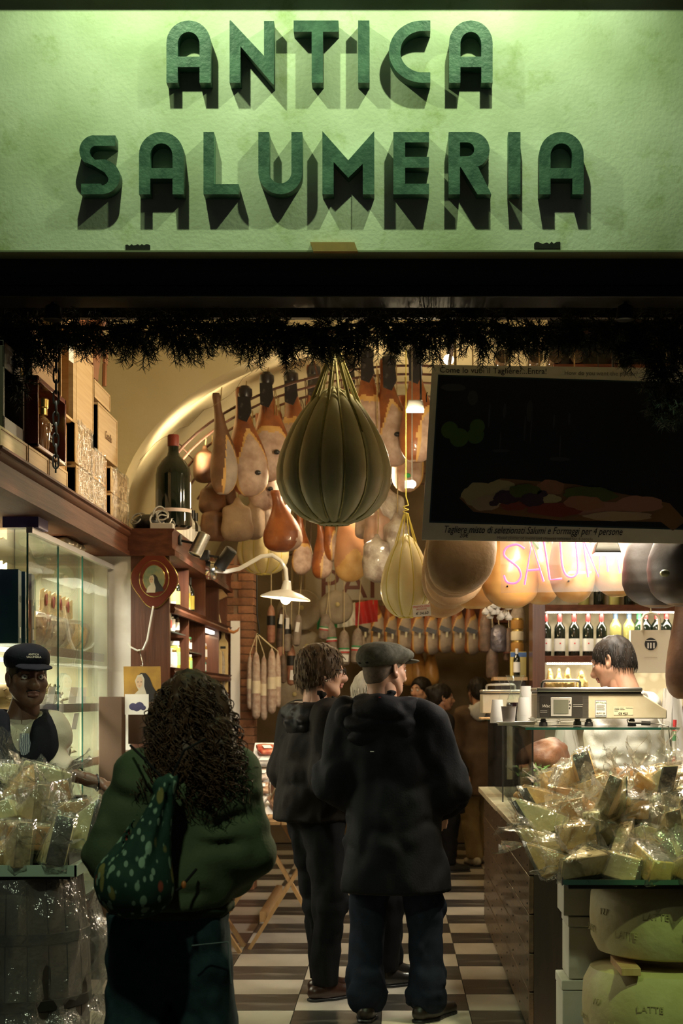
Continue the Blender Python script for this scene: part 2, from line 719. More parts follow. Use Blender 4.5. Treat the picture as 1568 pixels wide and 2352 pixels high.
PLASTER = plaster_mat()
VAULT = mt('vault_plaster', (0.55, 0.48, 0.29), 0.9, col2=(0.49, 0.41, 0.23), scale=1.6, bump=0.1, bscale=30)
CREAM = mt('cream_wall', (0.75, 0.70, 0.55), 0.8, col2=(0.62, 0.56, 0.42), scale=3, bump=0.05)
MARBLEW = mt('white_marble_wall', (0.90, 0.88, 0.84), 0.35, col2=(0.62, 0.58, 0.50), scale=3, sharp=(0.5, 0.72))
BLACKM = mt('black_metal', (0.012, 0.012, 0.011), 0.5, metal=0.3, col2=(0.02, 0.018, 0.015), scale=20)
DARKM = mt('shutter_metal', (0.02, 0.02, 0.018), 0.55, col2=(0.035, 0.032, 0.028), scale=6, stretch=(0.3, 1, 6))
DWOOD = mt('dark_mahogany', (0.070, 0.022, 0.012), 0.6, col2=(0.120, 0.042, 0.021), scale=14, stretch=(1, 0.12, 3), bump=0.08, bscale=60, spec=0.18)
DWOODV = mt('dark_mahogany_upright', (0.080, 0.028, 0.015), 0.35, col2=(0.13, 0.048, 0.025), scale=14, stretch=(3, 3, 0.15), bump=0.06, coat=0.25)
COUNTERW = mt('counter_wood', (0.050, 0.028, 0.013), 0.38, col2=(0.11, 0.062, 0.030), scale=10, stretch=(2, 0.35, 3), bump=0.25, bscale=22, coat=0.2, vary=0.15)
PALEW = mt('pale_pine', (0.52, 0.34, 0.16), 0.6, col2=(0.62, 0.44, 0.23), scale=9, stretch=(1, 0.2, 6), bump=0.06, vary=0.18)
TRESTLEW = mt('beech_wood', (0.50, 0.29, 0.12), 0.5, col2=(0.58, 0.36, 0.17), scale=12, stretch=(4, 4, 0.4), vary=0.1)
TILEW = mt('white_marble_tile', (0.56, 0.51, 0.42), 0.28, col2=(0.38, 0.34, 0.28), scale=4, sharp=(0.42, 0.8), stretch=(1, 0.5, 1), vary=0.10, coat=0.1)
TILEB = mt('grey_marble_tile', (0.055, 0.051, 0.045), 0.28, col2=(0.26, 0.24, 0.20), scale=4.2, sharp=(0.52, 0.78), stretch=(0.6, 2.2, 1), vary=0.2, coat=0.1)
BRICK = mt('old_brick', (0.30, 0.13, 0.06), 0.9, col2=(0.20, 0.09, 0.045), scale=16, bump=0.4, bscale=40, vary=0.25)
STEEL = mt('brushed_steel', (0.55, 0.55, 0.53), 0.32, metal=1.0, col2=(0.40, 0.40, 0.39), scale=30, stretch=(0.2, 1, 8))
CHROME = mt('chrome', (0.75, 0.75, 0.73), 0.12, metal=1.0)
ROPE = mt('jute_rope', (0.34, 0.24, 0.10), 0.85, col2=(0.22, 0.15, 0.06), scale=60)
TWINE = mt('pale_twine', (0.62, 0.52, 0.32), 0.8, col2=(0.5, 0.4, 0.22), scale=60)
GLASS = film_mat('pane_glass', (0.95, 0.98, 0.965), 0.0, 0.0, 0, body=0.008, ior=1.25)
GLASSE = mt('pane_edge', (0.03, 0.16, 0.13), 0.15, coat=0.3)
FILM = film_mat('clear_film', (0.98, 0.975, 0.95), 0.16, 0.05, 0.9, 22, body=0.085)
PAPERW = mt('white_card', (0.80, 0.78, 0.74), 0.6)
INK = mt('black_ink', (0.02, 0.02, 0.02), 0.6)
REDINK = mt('red_ink', (0.65, 0.04, 0.04), 0.6)
BLACKP = mt('black_plastic', (0.012, 0.012, 0.013), 0.4)
WHITEP = mt('white_plastic', (0.80, 0.79, 0.75), 0.35)


def struct(name, mb, m, bevel=0, label=None):
    o = mb.build(name, m, bevel=bevel)
    return tag(o, label, None, None, 'structure')


FY = 6.2                                    # plane of the facade
# ------------------------------------------------------------------ facade, fascia, shutter
zb = P(0, 575, FY).z
struct('wall_facade', MB().bx(-2.6, 2.2, FY, FY + 0.28, zb, 6.2), PLASTER, 0, 'pale mottled plaster fascia lit green from above')
struct('trim_1', MB().bx(-2.6, 2.2, FY - 0.125, FY + 0.01, P(0, -28, FY).z, P(0, -50, FY).z), PLASTER, 0, 'plaster ledge over the sign')
hol = MB()
for px0, px1, py0, py1 in ((288, 345, 561, 573), (1226, 1286, 555, 571)):
    a, b = P(px0, py1, FY), P(px1, py0, FY)
    nn = 12
    top = [(a.x + (b.x - a.x) * i / nn, b.z - random.random() * 0.010) for i in range(nn + 1)]
    poly = [(a.x, a.z)] + top + [(b.x, a.z)]
    hol.prism(poly, 0.004, Matrix.Translation((0, FY + 0.001, 0)) @ Matrix.Rotation(PI / 2, 4, 'X'))
struct('trim_2', hol, BLACKM, 0, 'broken dark gaps at the lower edge of the plaster')
a, b = P(712, 577, 6.17), P(821, 556, 6.17)
tag(MB().prism([(a.x + 0.012, 0), (b.x - 0.0, 0), (b.x - 0.012, b.z - a.z), (a.x - 0.0, b.z - a.z)], 0.03,
               Matrix.Translation((0, FY, a.z)) @ Matrix.Rotation(PI / 2, 4, 'X')).build('wall_plate', mt('tan_card', (0.34, 0.20, 0.06), 0.7, col2=(0.28, 0.16, 0.05), scale=20)),
    'small tan plate at the middle of the fascia edge', 'plate')
sh = thing('roller_shutter', 'dark metal roller shutter housing over the shop opening', 'shutter', (0, FY, P(0, 670, FY).z))
z0, z1 = 0, zb - P(0, 670, FY).z
MB().bx(-2.6, 2.2, 0.09, 0.26, 0.05, z1 - 0.004).build('housing', DARKM, sh)
MB().bx(-2.6, 2.2, 0.08, 0.26, 0.0, 0.045).build('bottom_bar', BLACKM, sh, bevel=0.004)
MB().bx(-2.6, 2.2, -0.004, 0.1, z1 - 0.008, z1 - 0.001).build('edge_strip', mt('lit_edge', (0.16, 0.17, 0.10), 0.5), sh)
zz = P(0, 732, 6.62).z
bar = thing('garland_bar', 'black steel bar spanning the opening above the garland', 'bar', (0, 6.62, zz))
MB().bx(-2.4, 2.0, -0.02, 0.02, 0, P(0, 696, 6.62).z - zz).build('rail', BLACKM, bar)
for i, (px, px2, dz) in enumerate(((672, 700, .05), (735, 752, .055), (830, 915, .05), (390, 470, 0.03))):
    p0, p1 = P(px, 680, 6.62), P(px2, 692, 6.62)
    pts = [(p0.x + (p1.x - p0.x) * t, -0.03, p0.z - zz + dz * math.sin(PI * t) * (1 if i % 2 else 0.4) - (p0.z - p1.z) * t) for t in np.linspace(0, 1, 9)]
    MB().tube(pts, 0.004).build('cable', BLACKM, bar)
# ------------------------------------------------------------------ rooms
struct('wall_left', MB().bx(-2.5, -2.3, FY + 0.28, 16.6, 0, 2.9), CREAM)
struct('wall_right', MB().bx(2.7, 2.9, FY + 0.28, 16.6, 0, 3.2), CREAM)
struct('wall_back', MB().bx(-2.5, 2.9, 16.4, 16.6, 0, 4.2), mt('back_wall', (0.20, 0.15, 0.09), 0.85, col2=(0.13, 0.09, 0.05), scale=3))
struct('wall_left_return', MB().bx(-2.3, -1.50, 9.12, 9.30, 0, 2.3), MARBLEW)
AD = 10.3


def ellpts(cx, cz, a, b, n=48):
    return [(cx + a * math.cos(PI * i / n), cz + b * math.sin(PI * i / n)) for i in range(n + 1)]


# front bay vault, the transverse arch wall and the inner vault
v1 = MB()
o1 = ellpts(0.2, 2.8, 2.55, 1.55)
v1.loft([[(x, y, z) for x, z in o1] for y in (FY + 0.28, 8.4, AD)], close=False)
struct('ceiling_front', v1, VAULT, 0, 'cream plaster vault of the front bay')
i1 = ellpts(0.12, 2.66, 1.90, 1.20)
v2 = MB()
v2.loft([[(x, y, z) for x, z in i1] for y in (AD, AD + 0.28)], close=False)
o2 = ellpts(0.12, 2.62, 2.02, 1.34)
v2.loft([[(x, AD + 0.28, z) for x, z in i1], [(x, AD + 0.28, z) for x, z in o2]], close=False)
v2.loft([[(x, y, z) for x, z in o2] for y in (AD + 0.28, 12.6, 16.5)], close=False)
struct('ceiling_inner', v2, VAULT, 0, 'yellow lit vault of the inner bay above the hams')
aw = MB()
n = len(i1)
big = [(max(min(0.2 + 2.7 * math.cos(PI * i / (n - 1)) * 1.25, 2.9), -2.5), 2.66 + 1.9 * math.sin(PI * i / (n - 1))) for i in range(n)]
aw.loft([[(x, AD, z) for x, z in i1], [(x, AD, z) for x, z in big]], close=False)
struct('wall_arch', aw, VAULT, 0, 'plaster wall around the arch between the two bays')
aw = MB()
for x0, x1 in ((-2.5, 0.12 - 1.90), (0.12 + 1.90, 2.9)):
    aw.bx(x0, x1, AD, AD + 0.28, 0, 2.66)
struct('wall_arch_piers', aw, CREAM)
cr = MB()
random.seed(3)
pts = [P(610, 815, AD - 0.006)]
for i in range(16):
    pts.append(Vector((pts[-1].x - 0.045 - 0.01 * random.random(), AD - 0.004, pts[-1].z - 0.05 * random.random() - (0.012 if i > 4 else 0.03))))
struct('trim_3', cr.tube(pts, 0.0013, 4), mt('crack_dark', (0.20, 0.15, 0.07), 0.9), 0, 'thin crack in the vault plaster')
# ------------------------------------------------------------------ floor
fl = struct('floor', MB().bx(-2.5, 2.9, 3.0, 16.6, -0.06, -0.012), mt('grout', (0.10, 0.09, 0.075), 0.8), 0, 'checkered marble tile floor')
TS = 0.418
tm = MB().box((0, 0, -0.007), (TS - 0.004, TS - 0.004, 0.014))
mw, mb_ = tm.mesh('tile', TILEW), tm.mesh('tile', TILEB)
for i in range(-5, 2):
    for j in range(-2, 20):
        o = mobj('tile', mw if (i + j) % 2 == 0 else mb_, fl, (0.358 + TS * (i + 0.5), 7.635 + TS * (j + 0.5), random.uniform(-.0004, .0004)))
# ------------------------------------------------------------------ sign letters (each letter a slab of green stone)
STONE = mt('green_stone', (0.024, 0.072, 0.050), 0.5, col2=(0.065, 0.14, 0.095), scale=16, sharp=(0.42, 0.72), bump=0.15, bscale=50, detail=8)


def arc(cx, cy, rx, ry, a0, a1, n=14):
    return [(cx + rx * math.cos(math.radians(a0 + (a1 - a0) * i / n)), cy + ry * math.sin(math.radians(a0 + (a1 - a0) * i / n))) for i in range(n + 1)]


def letter_loops(ch, W, H):
    s = 26
    if ch == 'A':
        ry = 52
        out = [(0, 0)] + arc(W / 2, H - ry, W / 2, ry, 180, 0, 18) + [(W, 0), (W - s, 0), (W - s, 36), (s, 36), (s, 0)]
        hole = [(s, 60)] + arc(W / 2, H - ry - 2, W / 2 - s, 28, 180, 0, 14) + [(W - s, 60)]
        return [out, hole]
    if ch == 'N':
        return [[(0, 0), (0, H), (3, H), (W - 23, 62), (W - 23, H - 1), (W, H - 1), (W, -4), (W - 3, -3), (25, 84), (25, 0)]]
    if ch == 'T':
        c = W / 2 + 3
        return [[(0, H), (0, H - 26), (c - 13, H - 26), (c - 13, 0), (c + 13, 0), (c + 13, H - 26), (W, H - 26), (W, H)]]
    if ch == 'I':
        return [[(0, 0), (0, H), (W, H), (W, 0)]]
    if ch == 'C':
        r = H / 2
        return [[(W, H), (W - 18, H)] + arc(W - 18, r, W - 18, r, 90, 270, 26) + [(W, 0), (W, 24), (W - 18, 24)] + arc(W - 18, r, W - 44, r - 24, 270, 90, 22) + [(W, H - 24)]]
    if ch == 'S':
        t, r1 = 24, 36
        yb = 2 * r1 + 6
        o = [(W - 10, H), (r1, H)] + arc(r1, H - r1 + 1, r1, r1, 90, 225, 14)[1:] + [(30, H - 2 * r1 + 4), (58, 50)] + arc(W - 44, 34, 18, 14, 40, -80, 6)
        o += [(50, 24), (4, 24), (4, 0), (W - 40, 0)] + arc(W - 42, 40, 42, 40, -90, 60, 14)[1:] + [(60, yb + 2), (36, H - 56)] + arc(r1 + 2, H - r1 - 2, 14, 14, 230, 90, 8) + [(W - 10, H - 24)]
        return [o]
    if ch == 'L':
        return [[(0, 0), (0, H), (24, H), (24, 23), (W, 23), (W, 0)]]
    if ch == 'U':
        r = W / 2
        return [[(0, H), (0, r)] + arc(r, r, r, r, 180, 360, 22) + [(W, H), (W - 25, H), (W - 25, r)] + arc(r, r, r - 25, r - 25, 360, 180, 18) + [(25, H)]]
    if ch == 'M':
        return [[(0, 0), (0, H + 2), (W / 2, 78), (W, H + 2), (W, 0), (W - 26, 0), (W - 26, 70), (W / 2, 38), (26, 74), (26, 0)]]
    if ch == 'E':
        return [[(0, 0), (0, H), (W, H), (W, H - 24), (27, H - 24), (27, H - 57), (W, H - 57), (W, H - 82), (27, H - 82), (27, 24), (W, 24), (W, 0)]]
    if ch == 'R':
        r = 41
        return [[(0, 0), (0, H), (W - r - 4, H)] + arc(W - r - 4, H - r, r, r, 90, -75, 18) + [(68, 62), (W, 0), (W - 32, 0), (28, 62), (26, 62), (26, 0)],
                [(26, H - 24), (26, H - 56), (W - r - 14, H - 56)] + arc(W - r - 14, H - 40, 16, 16, -90, 90, 8)]


LD = FY - 0.062
k = LD / FPX
sizes = [('ANTICA', 190, 143, [(382, 484), (527, 629), (674, 777), (822, 848), (893, 988), (1031, 1131)]),
         ('SALUMERIA', 446, 143, [(182, 275), (319, 422), (467, 548), (593, 694), (740, 859), (903, 985), (1030, 1128), (1167, 1195), (1238, 1340)])]
row = {'ANTICA': 'upper', 'SALUMERIA': 'lower'}
seenl = {}
for wd, yb, H, xs in sizes:
    for i, (ch, (x0, x1)) in enumerate(zip(wd, xs)):
        lp = [[(x * k, y * k) for x, y in l] for l in letter_loops(ch, x1 - x0, H - (8 if ch == 'S' else 0))]
        p = P(x0, yb, LD)
        o = fill2d(lp, 0.031, STONE, 'sign_letter', None, (p.x, LD + 0.031, p.z))
        nxt = ['at the start', 'second from the left', 'third', 'fourth', 'fifth', 'sixth', 'seventh', 'eighth', 'at the end'][i] if i < len(wd) - 1 else 'at the end'
        tag(o, f'green stone letter {ch} {nxt} of the {row[wd]} word on the fascia', 'letter', 'stone sign letters')
# floodlights above the frame
for i, px in enumerate((350, 1120)):
    p = P(px, -270, 6.2) - Vector((0, 0.7, 0))
    t = thing('sign_floodlight', f'sign floodlight on an arm above the {"ANTICA start" if i == 0 else "ANTICA end"}', 'lamp', p, group='sign floodlights')
    MB().tube([(0, 0.7, 0.25), (0, 0.3, 0.28), (0, 0.02, 0.12)], 0.012).build('arm', BLACKM, t)
    MB().lathe([(0.03, 0.13), (0.05, 0.12), (0.09, 0.04)], n=16).build('shade', BLACKM, t)
for i, x in enumerate((0.92, -1.36)):  # housings made for the two spots added over the cheeses
    t = thing('awning_spot', ['small black spot lamp under the shutter over the right-hand cheeses', 'small black spot lamp under the shutter over the left-hand cheeses'][i], 'spot lamp', (x, 6.37, 3.02), group='spot lamps under the shutter')
    MB().lathe([(.035, -.02), (.038, -.018), (.03, .035), (.012, .045), (0, .046)], n=14).build('can', BLACKM, t)
    MB().tube([(0, 0, .04), (0, 0.0, .062)], .008, 6).build('stem', BLACKM, t)
# ------------------------------------------------------------------ garland
NEEDLE = mt('pine_needle', (0.008, 0.022, 0.010), 0.6, vary=0.2)
random.seed(11)
g = thing('evergreen_garland', 'dark green fir garland hung along the black bar across the opening', 'garland', (0, 6.55, 2.9))
nd, st = MB(), MB()


def sprig(o, d, L, nn=46):
    o, d = Vector(o), Vector(d).normalized()
    a = d.cross(Vector((0, 1, 0.1))).normalized()
    b = d.cross(a)
    st.tube([o, o + d * L], [0.003, 0.0015], 4)
    for i in range(nn):
        t = (i + random.random()) / nn
        ang = random.random() * 2 * PI
        dirn = (d * random.uniform(0.35, 0.9) + (a * math.cos(ang) + b * math.sin(ang)) * random.uniform(0.7, 1)).normalized()
        q = o + d * (L * t)
        ln = random.uniform(0.032, 0.050) * (1 - 0.3 * t)
        wv = dirn.cross(Vector((random.uniform(-1, 1), random.uniform(-1, 1), random.uniform(-1, 1)))).normalized() * 0.0015
        nd.add([q - wv, q + wv, q + dirn * ln + wv * .4, q + dirn * ln - wv * .4], [(0, 1, 2, 3)])


def gz(px):     # centre line and droop of the garland at photo column px
    return 762 + 6 * math.sin(px / 90.) + 4 * math.sin(px / 37. + 1)


for px in range(-30, 1600, 6):
    c = P(px, gz(px) - 14, 6.55) - Vector((0, 6.55, 2.9))
    for s in range(5):
        dx, dz = random.uniform(-1, 1), random.choice((-1, -1, -0.5, 0.35))
        sprig(c + Vector((random.uniform(-.02, .02), random.uniform(-.07, .05), random.uniform(-.06, .035))), (dx, random.uniform(-.5, .4), dz), random.uniform(0.05, 0.095), 28)
for px in (40, 60, 215, 235, 330, 440, 455, 520, 690, 702, 720, 870, 1040, 1060, 1075, 1090, 1220, 1260, 1330, 1400, 1480, 1540):   # tufts over the bar
    c = P(px, 712, 6.58) - Vector((0, 6.55, 2.9))
    for s in range(4):
        sprig(c, (random.uniform(-.6, .6), random.uniform(-.6, .1), 1), random.uniform(0.035, 0.065), 34)
for px, y0, dx in ((6, 780, .2), (30, 800, .3), (80, 790, .4), (105, 785, .2), (300, 770, -.3), (325, 775, .2), (400, 770, .5), (415, 775, .2), (452, 772, .2), (560, 770, -.2),
                   (585, 775, .1), (620, 770, -.1), (655, 770, .3), (662, 790, .15), (730, 770, -.2), (740, 780, .1), (780, 775, .1), (830, 780, 0), (900, 775, .1), (962, 770, .2),
                   (985, 780, .1), (15, 870, .4), (8, 840, .5), (1100, 770, 0), (1180, 770, .2), (1420, 780, .1), (1450, 790, -.2), (1500, 800, 0)):
    for s in range(5):
        c = P(px + random.uniform(-14, 14), y0, 6.53) - Vector((0, 6.55, 2.9))
        sprig(c, (dx + random.uniform(-.35, .35), random.uniform(-.4, .2), -1), random.uniform(0.08, 0.135), 52)
for i in range(190):                       # thick tail down the right-hand jamb
    c = P(random.uniform(1440, 1580), random.uniform(770, 960) - 0, 6.5) - Vector((0, 6.55, 2.9))
    if c.z < P(0, 830, 6.5).z - 2.9 and c.x < P(1500 + (c.z * 0), 0, 6.5).x:
        continue
    sprig(c, (random.uniform(-.6, .6), random.uniform(-.5, .3), random.uniform(-1, .2)), random.uniform(0.06, 0.10), 34)
for i in range(26):
    c = P(random.uniform(-20, 60), random.uniform(780, 880), 6.5) - Vector((0, 6.55, 2.9))
    sprig(c, (random.uniform(0, 1), random.uniform(-.5, .3), random.uniform(-.8, .2)), random.uniform(0.06, 0.10), 34)
st.tube([P(px, gz(px) - 14, 6.55) - Vector((0, 6.55, 2.9)) for px in range(-30, 1600, 40)], 0.008, 6)
tag(nd.build('needles', NEEDLE, g, sharp=0), kind='stuff')
st.build('stem', BLACKM, g)
# chain down the left side
zc = P(130, 668, 6.45)
ch = thing('hanging_chain', 'black iron chain hanging down before the wooden crates', 'chain', zc)
lk = MB()
R_ = [(0.011 * math.cos(a), 0.017 * math.sin(a)) for a in np.linspace(0, 2 * PI, 13)[:-1]]
ring = [Vector((x, 0, z + (0.011 if z > 0.001 else (-0.011 if z < -0.001 else 0)))) for x, z in R_]
lk.tube(ring + [ring[0], ring[1]], 0.0042, 6)
lm = lk.mesh('link', BLACKM)
nlk = 17
for i in range(nlk):
    t = i / (nlk - 1)
    mobj('link', lm, ch, ((P(128, 0, 6.45).x - zc.x) * t, 0, -t * (zc.z - P(128, 1060, 6.45).z)), (0, 0, (i % 2) * PI / 2 + 0.3))
MB().tube([(P(128, 0, 6.45).x - zc.x, 0, P(0, 1062, 6.45).z - zc.z), (P(128, 0, 6.45).x - zc.x, 0, P(0, 1086, 6.45).z - zc.z)], 0.004).build('end_pin', BLACKM, ch)


# ------------------------------------------------------------------ roped cheeses
PEAR = ([0, .02, .06, .12, .2, .3, .4, .5, .6, .7, .8, .88, .95, 1], [.22, .40, .60, .78, .92, 1, 1, .95, .86, .74, .59, .44, .27, .04])
ROUND = ([0, .02, .06, .12, .22, .35, .5, .65, .78, .88, .95, 1], [.2, .42, .62, .78, .93, 1, 1, .94, .82, .62, .40, .1])


def roped_cheese(name, label, c, W, H, top, ng, mats, rope, rmat, neck=0.0, rr=0.004, group='roped hanging cheeses', rail=None):
    """Bulging cheese squeezed by vertical ropes. c: bottom centre; W, H: size; top: height of the rope knot above the bottom."""
    t = thing(name, label, 'cheese', c, group=group)
    b = MB()
    rings = []
    NA = ng * 8
    prof = []
    for i in range(31):
        u = i / 30
        r = np.interp(u, *(PEAR if neck else ROUND))
        prof.append((float(r), u))
    for r, u in prof:
        ring = []
        for j in range(NA):
            a = 2 * PI * j / NA
            q = abs(math.sin(a * ng / 2))
            k_ = 1 - 0.085 * (1 - q ** 0.55)
            ring.append((W / 2 * r * k_ * math.cos(a), W / 2 * r * k_ * math.sin(a), u * H + 0.012 * (1 - q) * (0.5 - u)))
        rings.append(ring)
    b.loft(rings).build('rind', mats, t, sharp=0)
    rp = MB()
    for kx in range(ng):
        a = 2 * PI * kx / ng
        pts = []
        for r, u in prof[1:27]:
            pts.append((W / 2 * r * 0.925 * math.cos(a), W / 2 * r * 0.925 * math.sin(a), u * H))
        jx, jy = 0.012 * math.cos(a), 0.012 * math.sin(a)
        pts.append((jx, jy, top))
        rp = MB().tube(pts, rr, 5)
        rp.build('rope', rmat, t)
        if kx % 2 == 0 and rr > 0.003:
            q = [Vector(p_) + Vector((0.008, -0.004, 0)) for p_ in pts[18:]]
            MB().tube(q, rr * 0.8, 5).build('rope', rmat, t)
    MB().tube([(0.014 * math.cos(x), 0.014 * math.sin(x), top + 0.004 * x) for x in np.linspace(0, 4 * PI, 26)] + [(0, 0, top + 0.10), (0, 0, (rail - c[2] + .006) if rail else top + 0.22)], rr * 1.1, 6).build('knot', rmat, t)
    rg = [(W / 2 * 0.26 * math.cos(x), W / 2 * 0.26 * math.sin(x), 0.008 * H) for x in np.linspace(0, 2 * PI, 30)]
    MB().tube(rg, rr, 5).build('bottom_ring', rmat, t)
    return t


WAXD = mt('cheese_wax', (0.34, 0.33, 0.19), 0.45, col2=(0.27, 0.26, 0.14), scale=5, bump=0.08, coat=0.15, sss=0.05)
WAXY = mt('yellow_wax', (0.74, 0.66, 0.38), 0.35, col2=(0.66, 0.55, 0.26), scale=4, bump=0.06, coat=0.3, sss=0.05)
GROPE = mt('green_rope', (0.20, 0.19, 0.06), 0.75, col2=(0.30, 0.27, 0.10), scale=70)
YROPE = mt('yellow_cord', (0.66, 0.56, 0.10), 0.7)
pb = P(767, 1206, 7.3)
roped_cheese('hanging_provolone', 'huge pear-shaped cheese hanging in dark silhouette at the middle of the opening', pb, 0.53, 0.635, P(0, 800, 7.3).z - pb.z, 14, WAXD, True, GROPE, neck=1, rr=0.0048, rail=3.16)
pb = P(604, 1320, 11.45)
pr = roped_cheese('hanging_provolone', 'round ribbed yellow cheese above the white enamel lamp', pb, 0.375, 0.375, 0.72, 10, WAXY, True, YROPE, rr=0.0035, rail=3.5)
pb = P(932, 1420, 8.9)
p2 = roped_cheese('hanging_provolone', 'pear-shaped yellow cheese with a paper price tag', pb, 0.29, 0.47, 0.58, 10, WAXY, True, YROPE, neck=1.25, rr=0.003, rail=3.65)
tg = MB().box((0, 0, 0), (0.098, 0.002, 0.066)).build('price_tag', PAPERW, p2, (0.085, -0.16, 0.035), (0, -0.1, 0))
text('PROVOLONE', 0.0155, REDINK, tg, (0, -0.0015, 0.016), align='CENTER')
text('PICCANTE', 0.012, REDINK, tg, (0, -0.0015, 0.003), align='CENTER')
text('\u20ac 34,60', 0.022, INK, tg, (0, -0.0015, -0.023), align='CENTER', shear=.2)
pb = P(1530, 1392, 7.6)
roped_cheese('hanging_provolone', 'pale round cheese half hidden behind the dark ham', pb, 0.30, 0.34, 0.7, 10, mt('white_wax', (0.78, 0.75, 0.62), 0.4), True, TWINE, rr=0.003, rail=3.16)

# ------------------------------------------------------------------ poster board
pp = P(968, 1240, 6.95)
po = thing('platter_poster', 'white-bordered poster of a meat platter hanging before the hams', 'poster', pp, (0, math.radians(-1.9) * 0 , 0))
po.rotation_euler = (0, math.radians(0.8), 0)
PW, PH = 1.10, 0.700
po.scale = (1.089,) * 3
sk = 0.032
POSTER = mt('poster_white', (0.86, 0.83, 0.70), 0.5, col2=(0.74, 0.70, 0.56), scale=7)
DARKP = mt('poster_dark', (0.016, 0.018, 0.02), 0.35)
MB().add([(0, 0, 0), (PW, 0, 0), (PW + sk, 0, PH), (sk, 0, PH), (0, .01, 0), (PW, .01, 0), (PW + sk, .01, PH), (sk, .01, PH)],
         [(0, 1, 2, 3), (7, 6, 5, 4), (0, 4, 5, 1), (1, 5, 6, 2), (2, 6, 7, 3), (3, 7, 4, 0)]).build('board', POSTER, po)


def q2(x, z):                               # board coordinates to local, following the board's lean
    return (x + sk * z / PH, z)


def flat(name, pts, m, y, parent=po):
    return MB().prism([q2(*p_) for p_ in pts], 0.0006, Matrix.Translation((0, y, 0)) @ Matrix.Rotation(PI / 2, 4, 'X')).build(name, m, parent)


pic = flat('picture', [(0.032, 0.075), (PW - 0.03, 0.06), (PW - 0.03, 0.635), (0.032, 0.655)], DARKP, -0.001)
flat('picture_border', [(0.026, 0.069), (PW - 0.024, 0.054), (PW - 0.024, 0.641), (0.026, 0.661)], mt('poster_blue', (0.03, 0.06, 0.07), 0.4), -0.0004)


def blob(cx, cz, rx, rz, m, y, wob=0.1, n=26, seed=0):
    r = random.Random(seed)
    ph = [r.uniform(0, 6.3) for _ in range(4)]
    pts = []
    for i in range(n):
        a = 2 * PI * i / n
        q_ = 1 + wob * (math.sin(2 * a + ph[0]) * .5 + math.sin(5 * a + ph[1]) * .4 + math.sin(9 * a + ph[2]) * .3)
        pts.append((cx + rx * q_ * math.cos(a), cz + rz * q_ * math.sin(a)))
    return flat('print', pts, m, y, po)


PC = {n_: mt('print_' + n_, c_, 0.45) for n_, c_ in dict(wood=(0.20, 0.11, 0.05), cheese=(0.40, 0.36, 0.20), fig=(0.05, 0.03, 0.05), ham=(0.33, 0.16, 0.10), pink=(0.36, 0.19, 0.14),
     leaf=(0.08, 0.11, 0.03), apple=(0.06, 0.13, 0.03), glint=(0.10, 0.11, 0.12), red=(0.22, 0.05, 0.04), fat=(0.42, 0.33, 0.22), grey=(0.05, 0.052, 0.055)).items()}
flat('print', [(0.14, 0.17), (0.20, 0.115), (0.55, 0.085), (0.95, 0.085), (1.0, 0.05), (1.05, 0.09), (0.98, 0.16), (0.6, 0.23), (0.3, 0.25)], PC['wood'], -0.0017)
for i, (x, z, a, b, m_) in enumerate(((0.22, .185, .075, .045, 'cheese'), (.30, .215, .055, .03, 'cheese'), (.25, .15, .06, .03, 'fat'), (.33, .175, .05, .03, 'fig'), (.40, .20, .06, .03, 'leaf'),
                                      (.43, .165, .05, .025, 'fig'), (.50, .215, .06, .03, 'ham'), (.50, .17, .045, .02, 'cheese'), (.36, .14, .05, .02, 'red'), (.52, .128, .11, .028, 'red'),
                                      (.66, .19, .11, .03, 'leaf'), (.64, .155, .08, .03, 'ham'), (.72, .13, .14, .035, 'pink'), (.86, .155, .09, .035, 'pink'), (.78, .105, .13, .02, 'fat'), (.28, .15, .02, .012, 'fig'),
                                      (.47, .19, .02, .014, 'fig'))):
    blob(x, z, a, b, PC[m_], -0.0024 - 0.0006 * (i % 6), 0.14, seed=i)
for i, (x, z, r) in enumerate(((.085, .44, .034), (.125, .41, .038), (.19, .42, .034), (.195, .455, .03))):
    blob(x, z, r, r, PC['apple'], -0.0024 - 0.0006 * i, 0.02, seed=i)
for i, (x, z, a, b) in enumerate(((.24, .50, .004, .05), (.30, .52, .006, .03), (.295, .36, .035, .006), (.29, .40, .003, .04), (.40, .52, .012, .045), (.385, .45, .004, .05), (.41, .46, .003, .07), (.53, .33, .04, .008),
                                  (.53, .38, .003, .05), (.50, .48, .004, .03), (.56, .49, .004, .025), (.17, .57, .02, .03), (.09, .61, .05, .015))):
    blob(x, z, a, b, PC['grey'], -0.002, 0.05, seed=i)
LT = mt('poster_ink', (0.035, 0.03, 0.025), 0.6)
LT2 = mt('poster_ink_faded', (0.24, 0.22, 0.17), 0.6)
text('Come lo vuoi il Tagliere?...Entra!', 0.0325, LT, po, (0.062, -0.0012, 0.669), rot=(PI / 2, 0, 0))
text('How do you want the platter?', 0.024, LT2, po, (0.56, -0.0012, 0.667))
text('Tagliere misto di selezionati Salumi e Formaggi per 4 persone', 0.041, LT, po, (0.085, -0.0012, 0.030), shear=0.35, sx=0.70)
text('20\u20ac', 0.022, LT, po, (0.15, -0.0012, 0.012), shear=.2)
text('Mixed platter of meats and cheeses selected for 4 people', 0.0165, LT2, po, (0.30, -0.0012, 0.007))
MB().tube([(0.012, -0.002, 0.55), (0.010, -0.006, 0.57), (0.014, -0.004, 0.59)], 0.002).build('wire', CHROME, po)
MB().tube([(0.06, 0.004, PH), (0.10, 0.0, PH + .05), (0.25, 0.06, PH + .16)], 0.0012).build('wire', CHROME, po)
MB().tube([(PW, 0.004, PH), (PW, 0.06, PH + .16)], 0.0012).build('wire', CHROME, po)
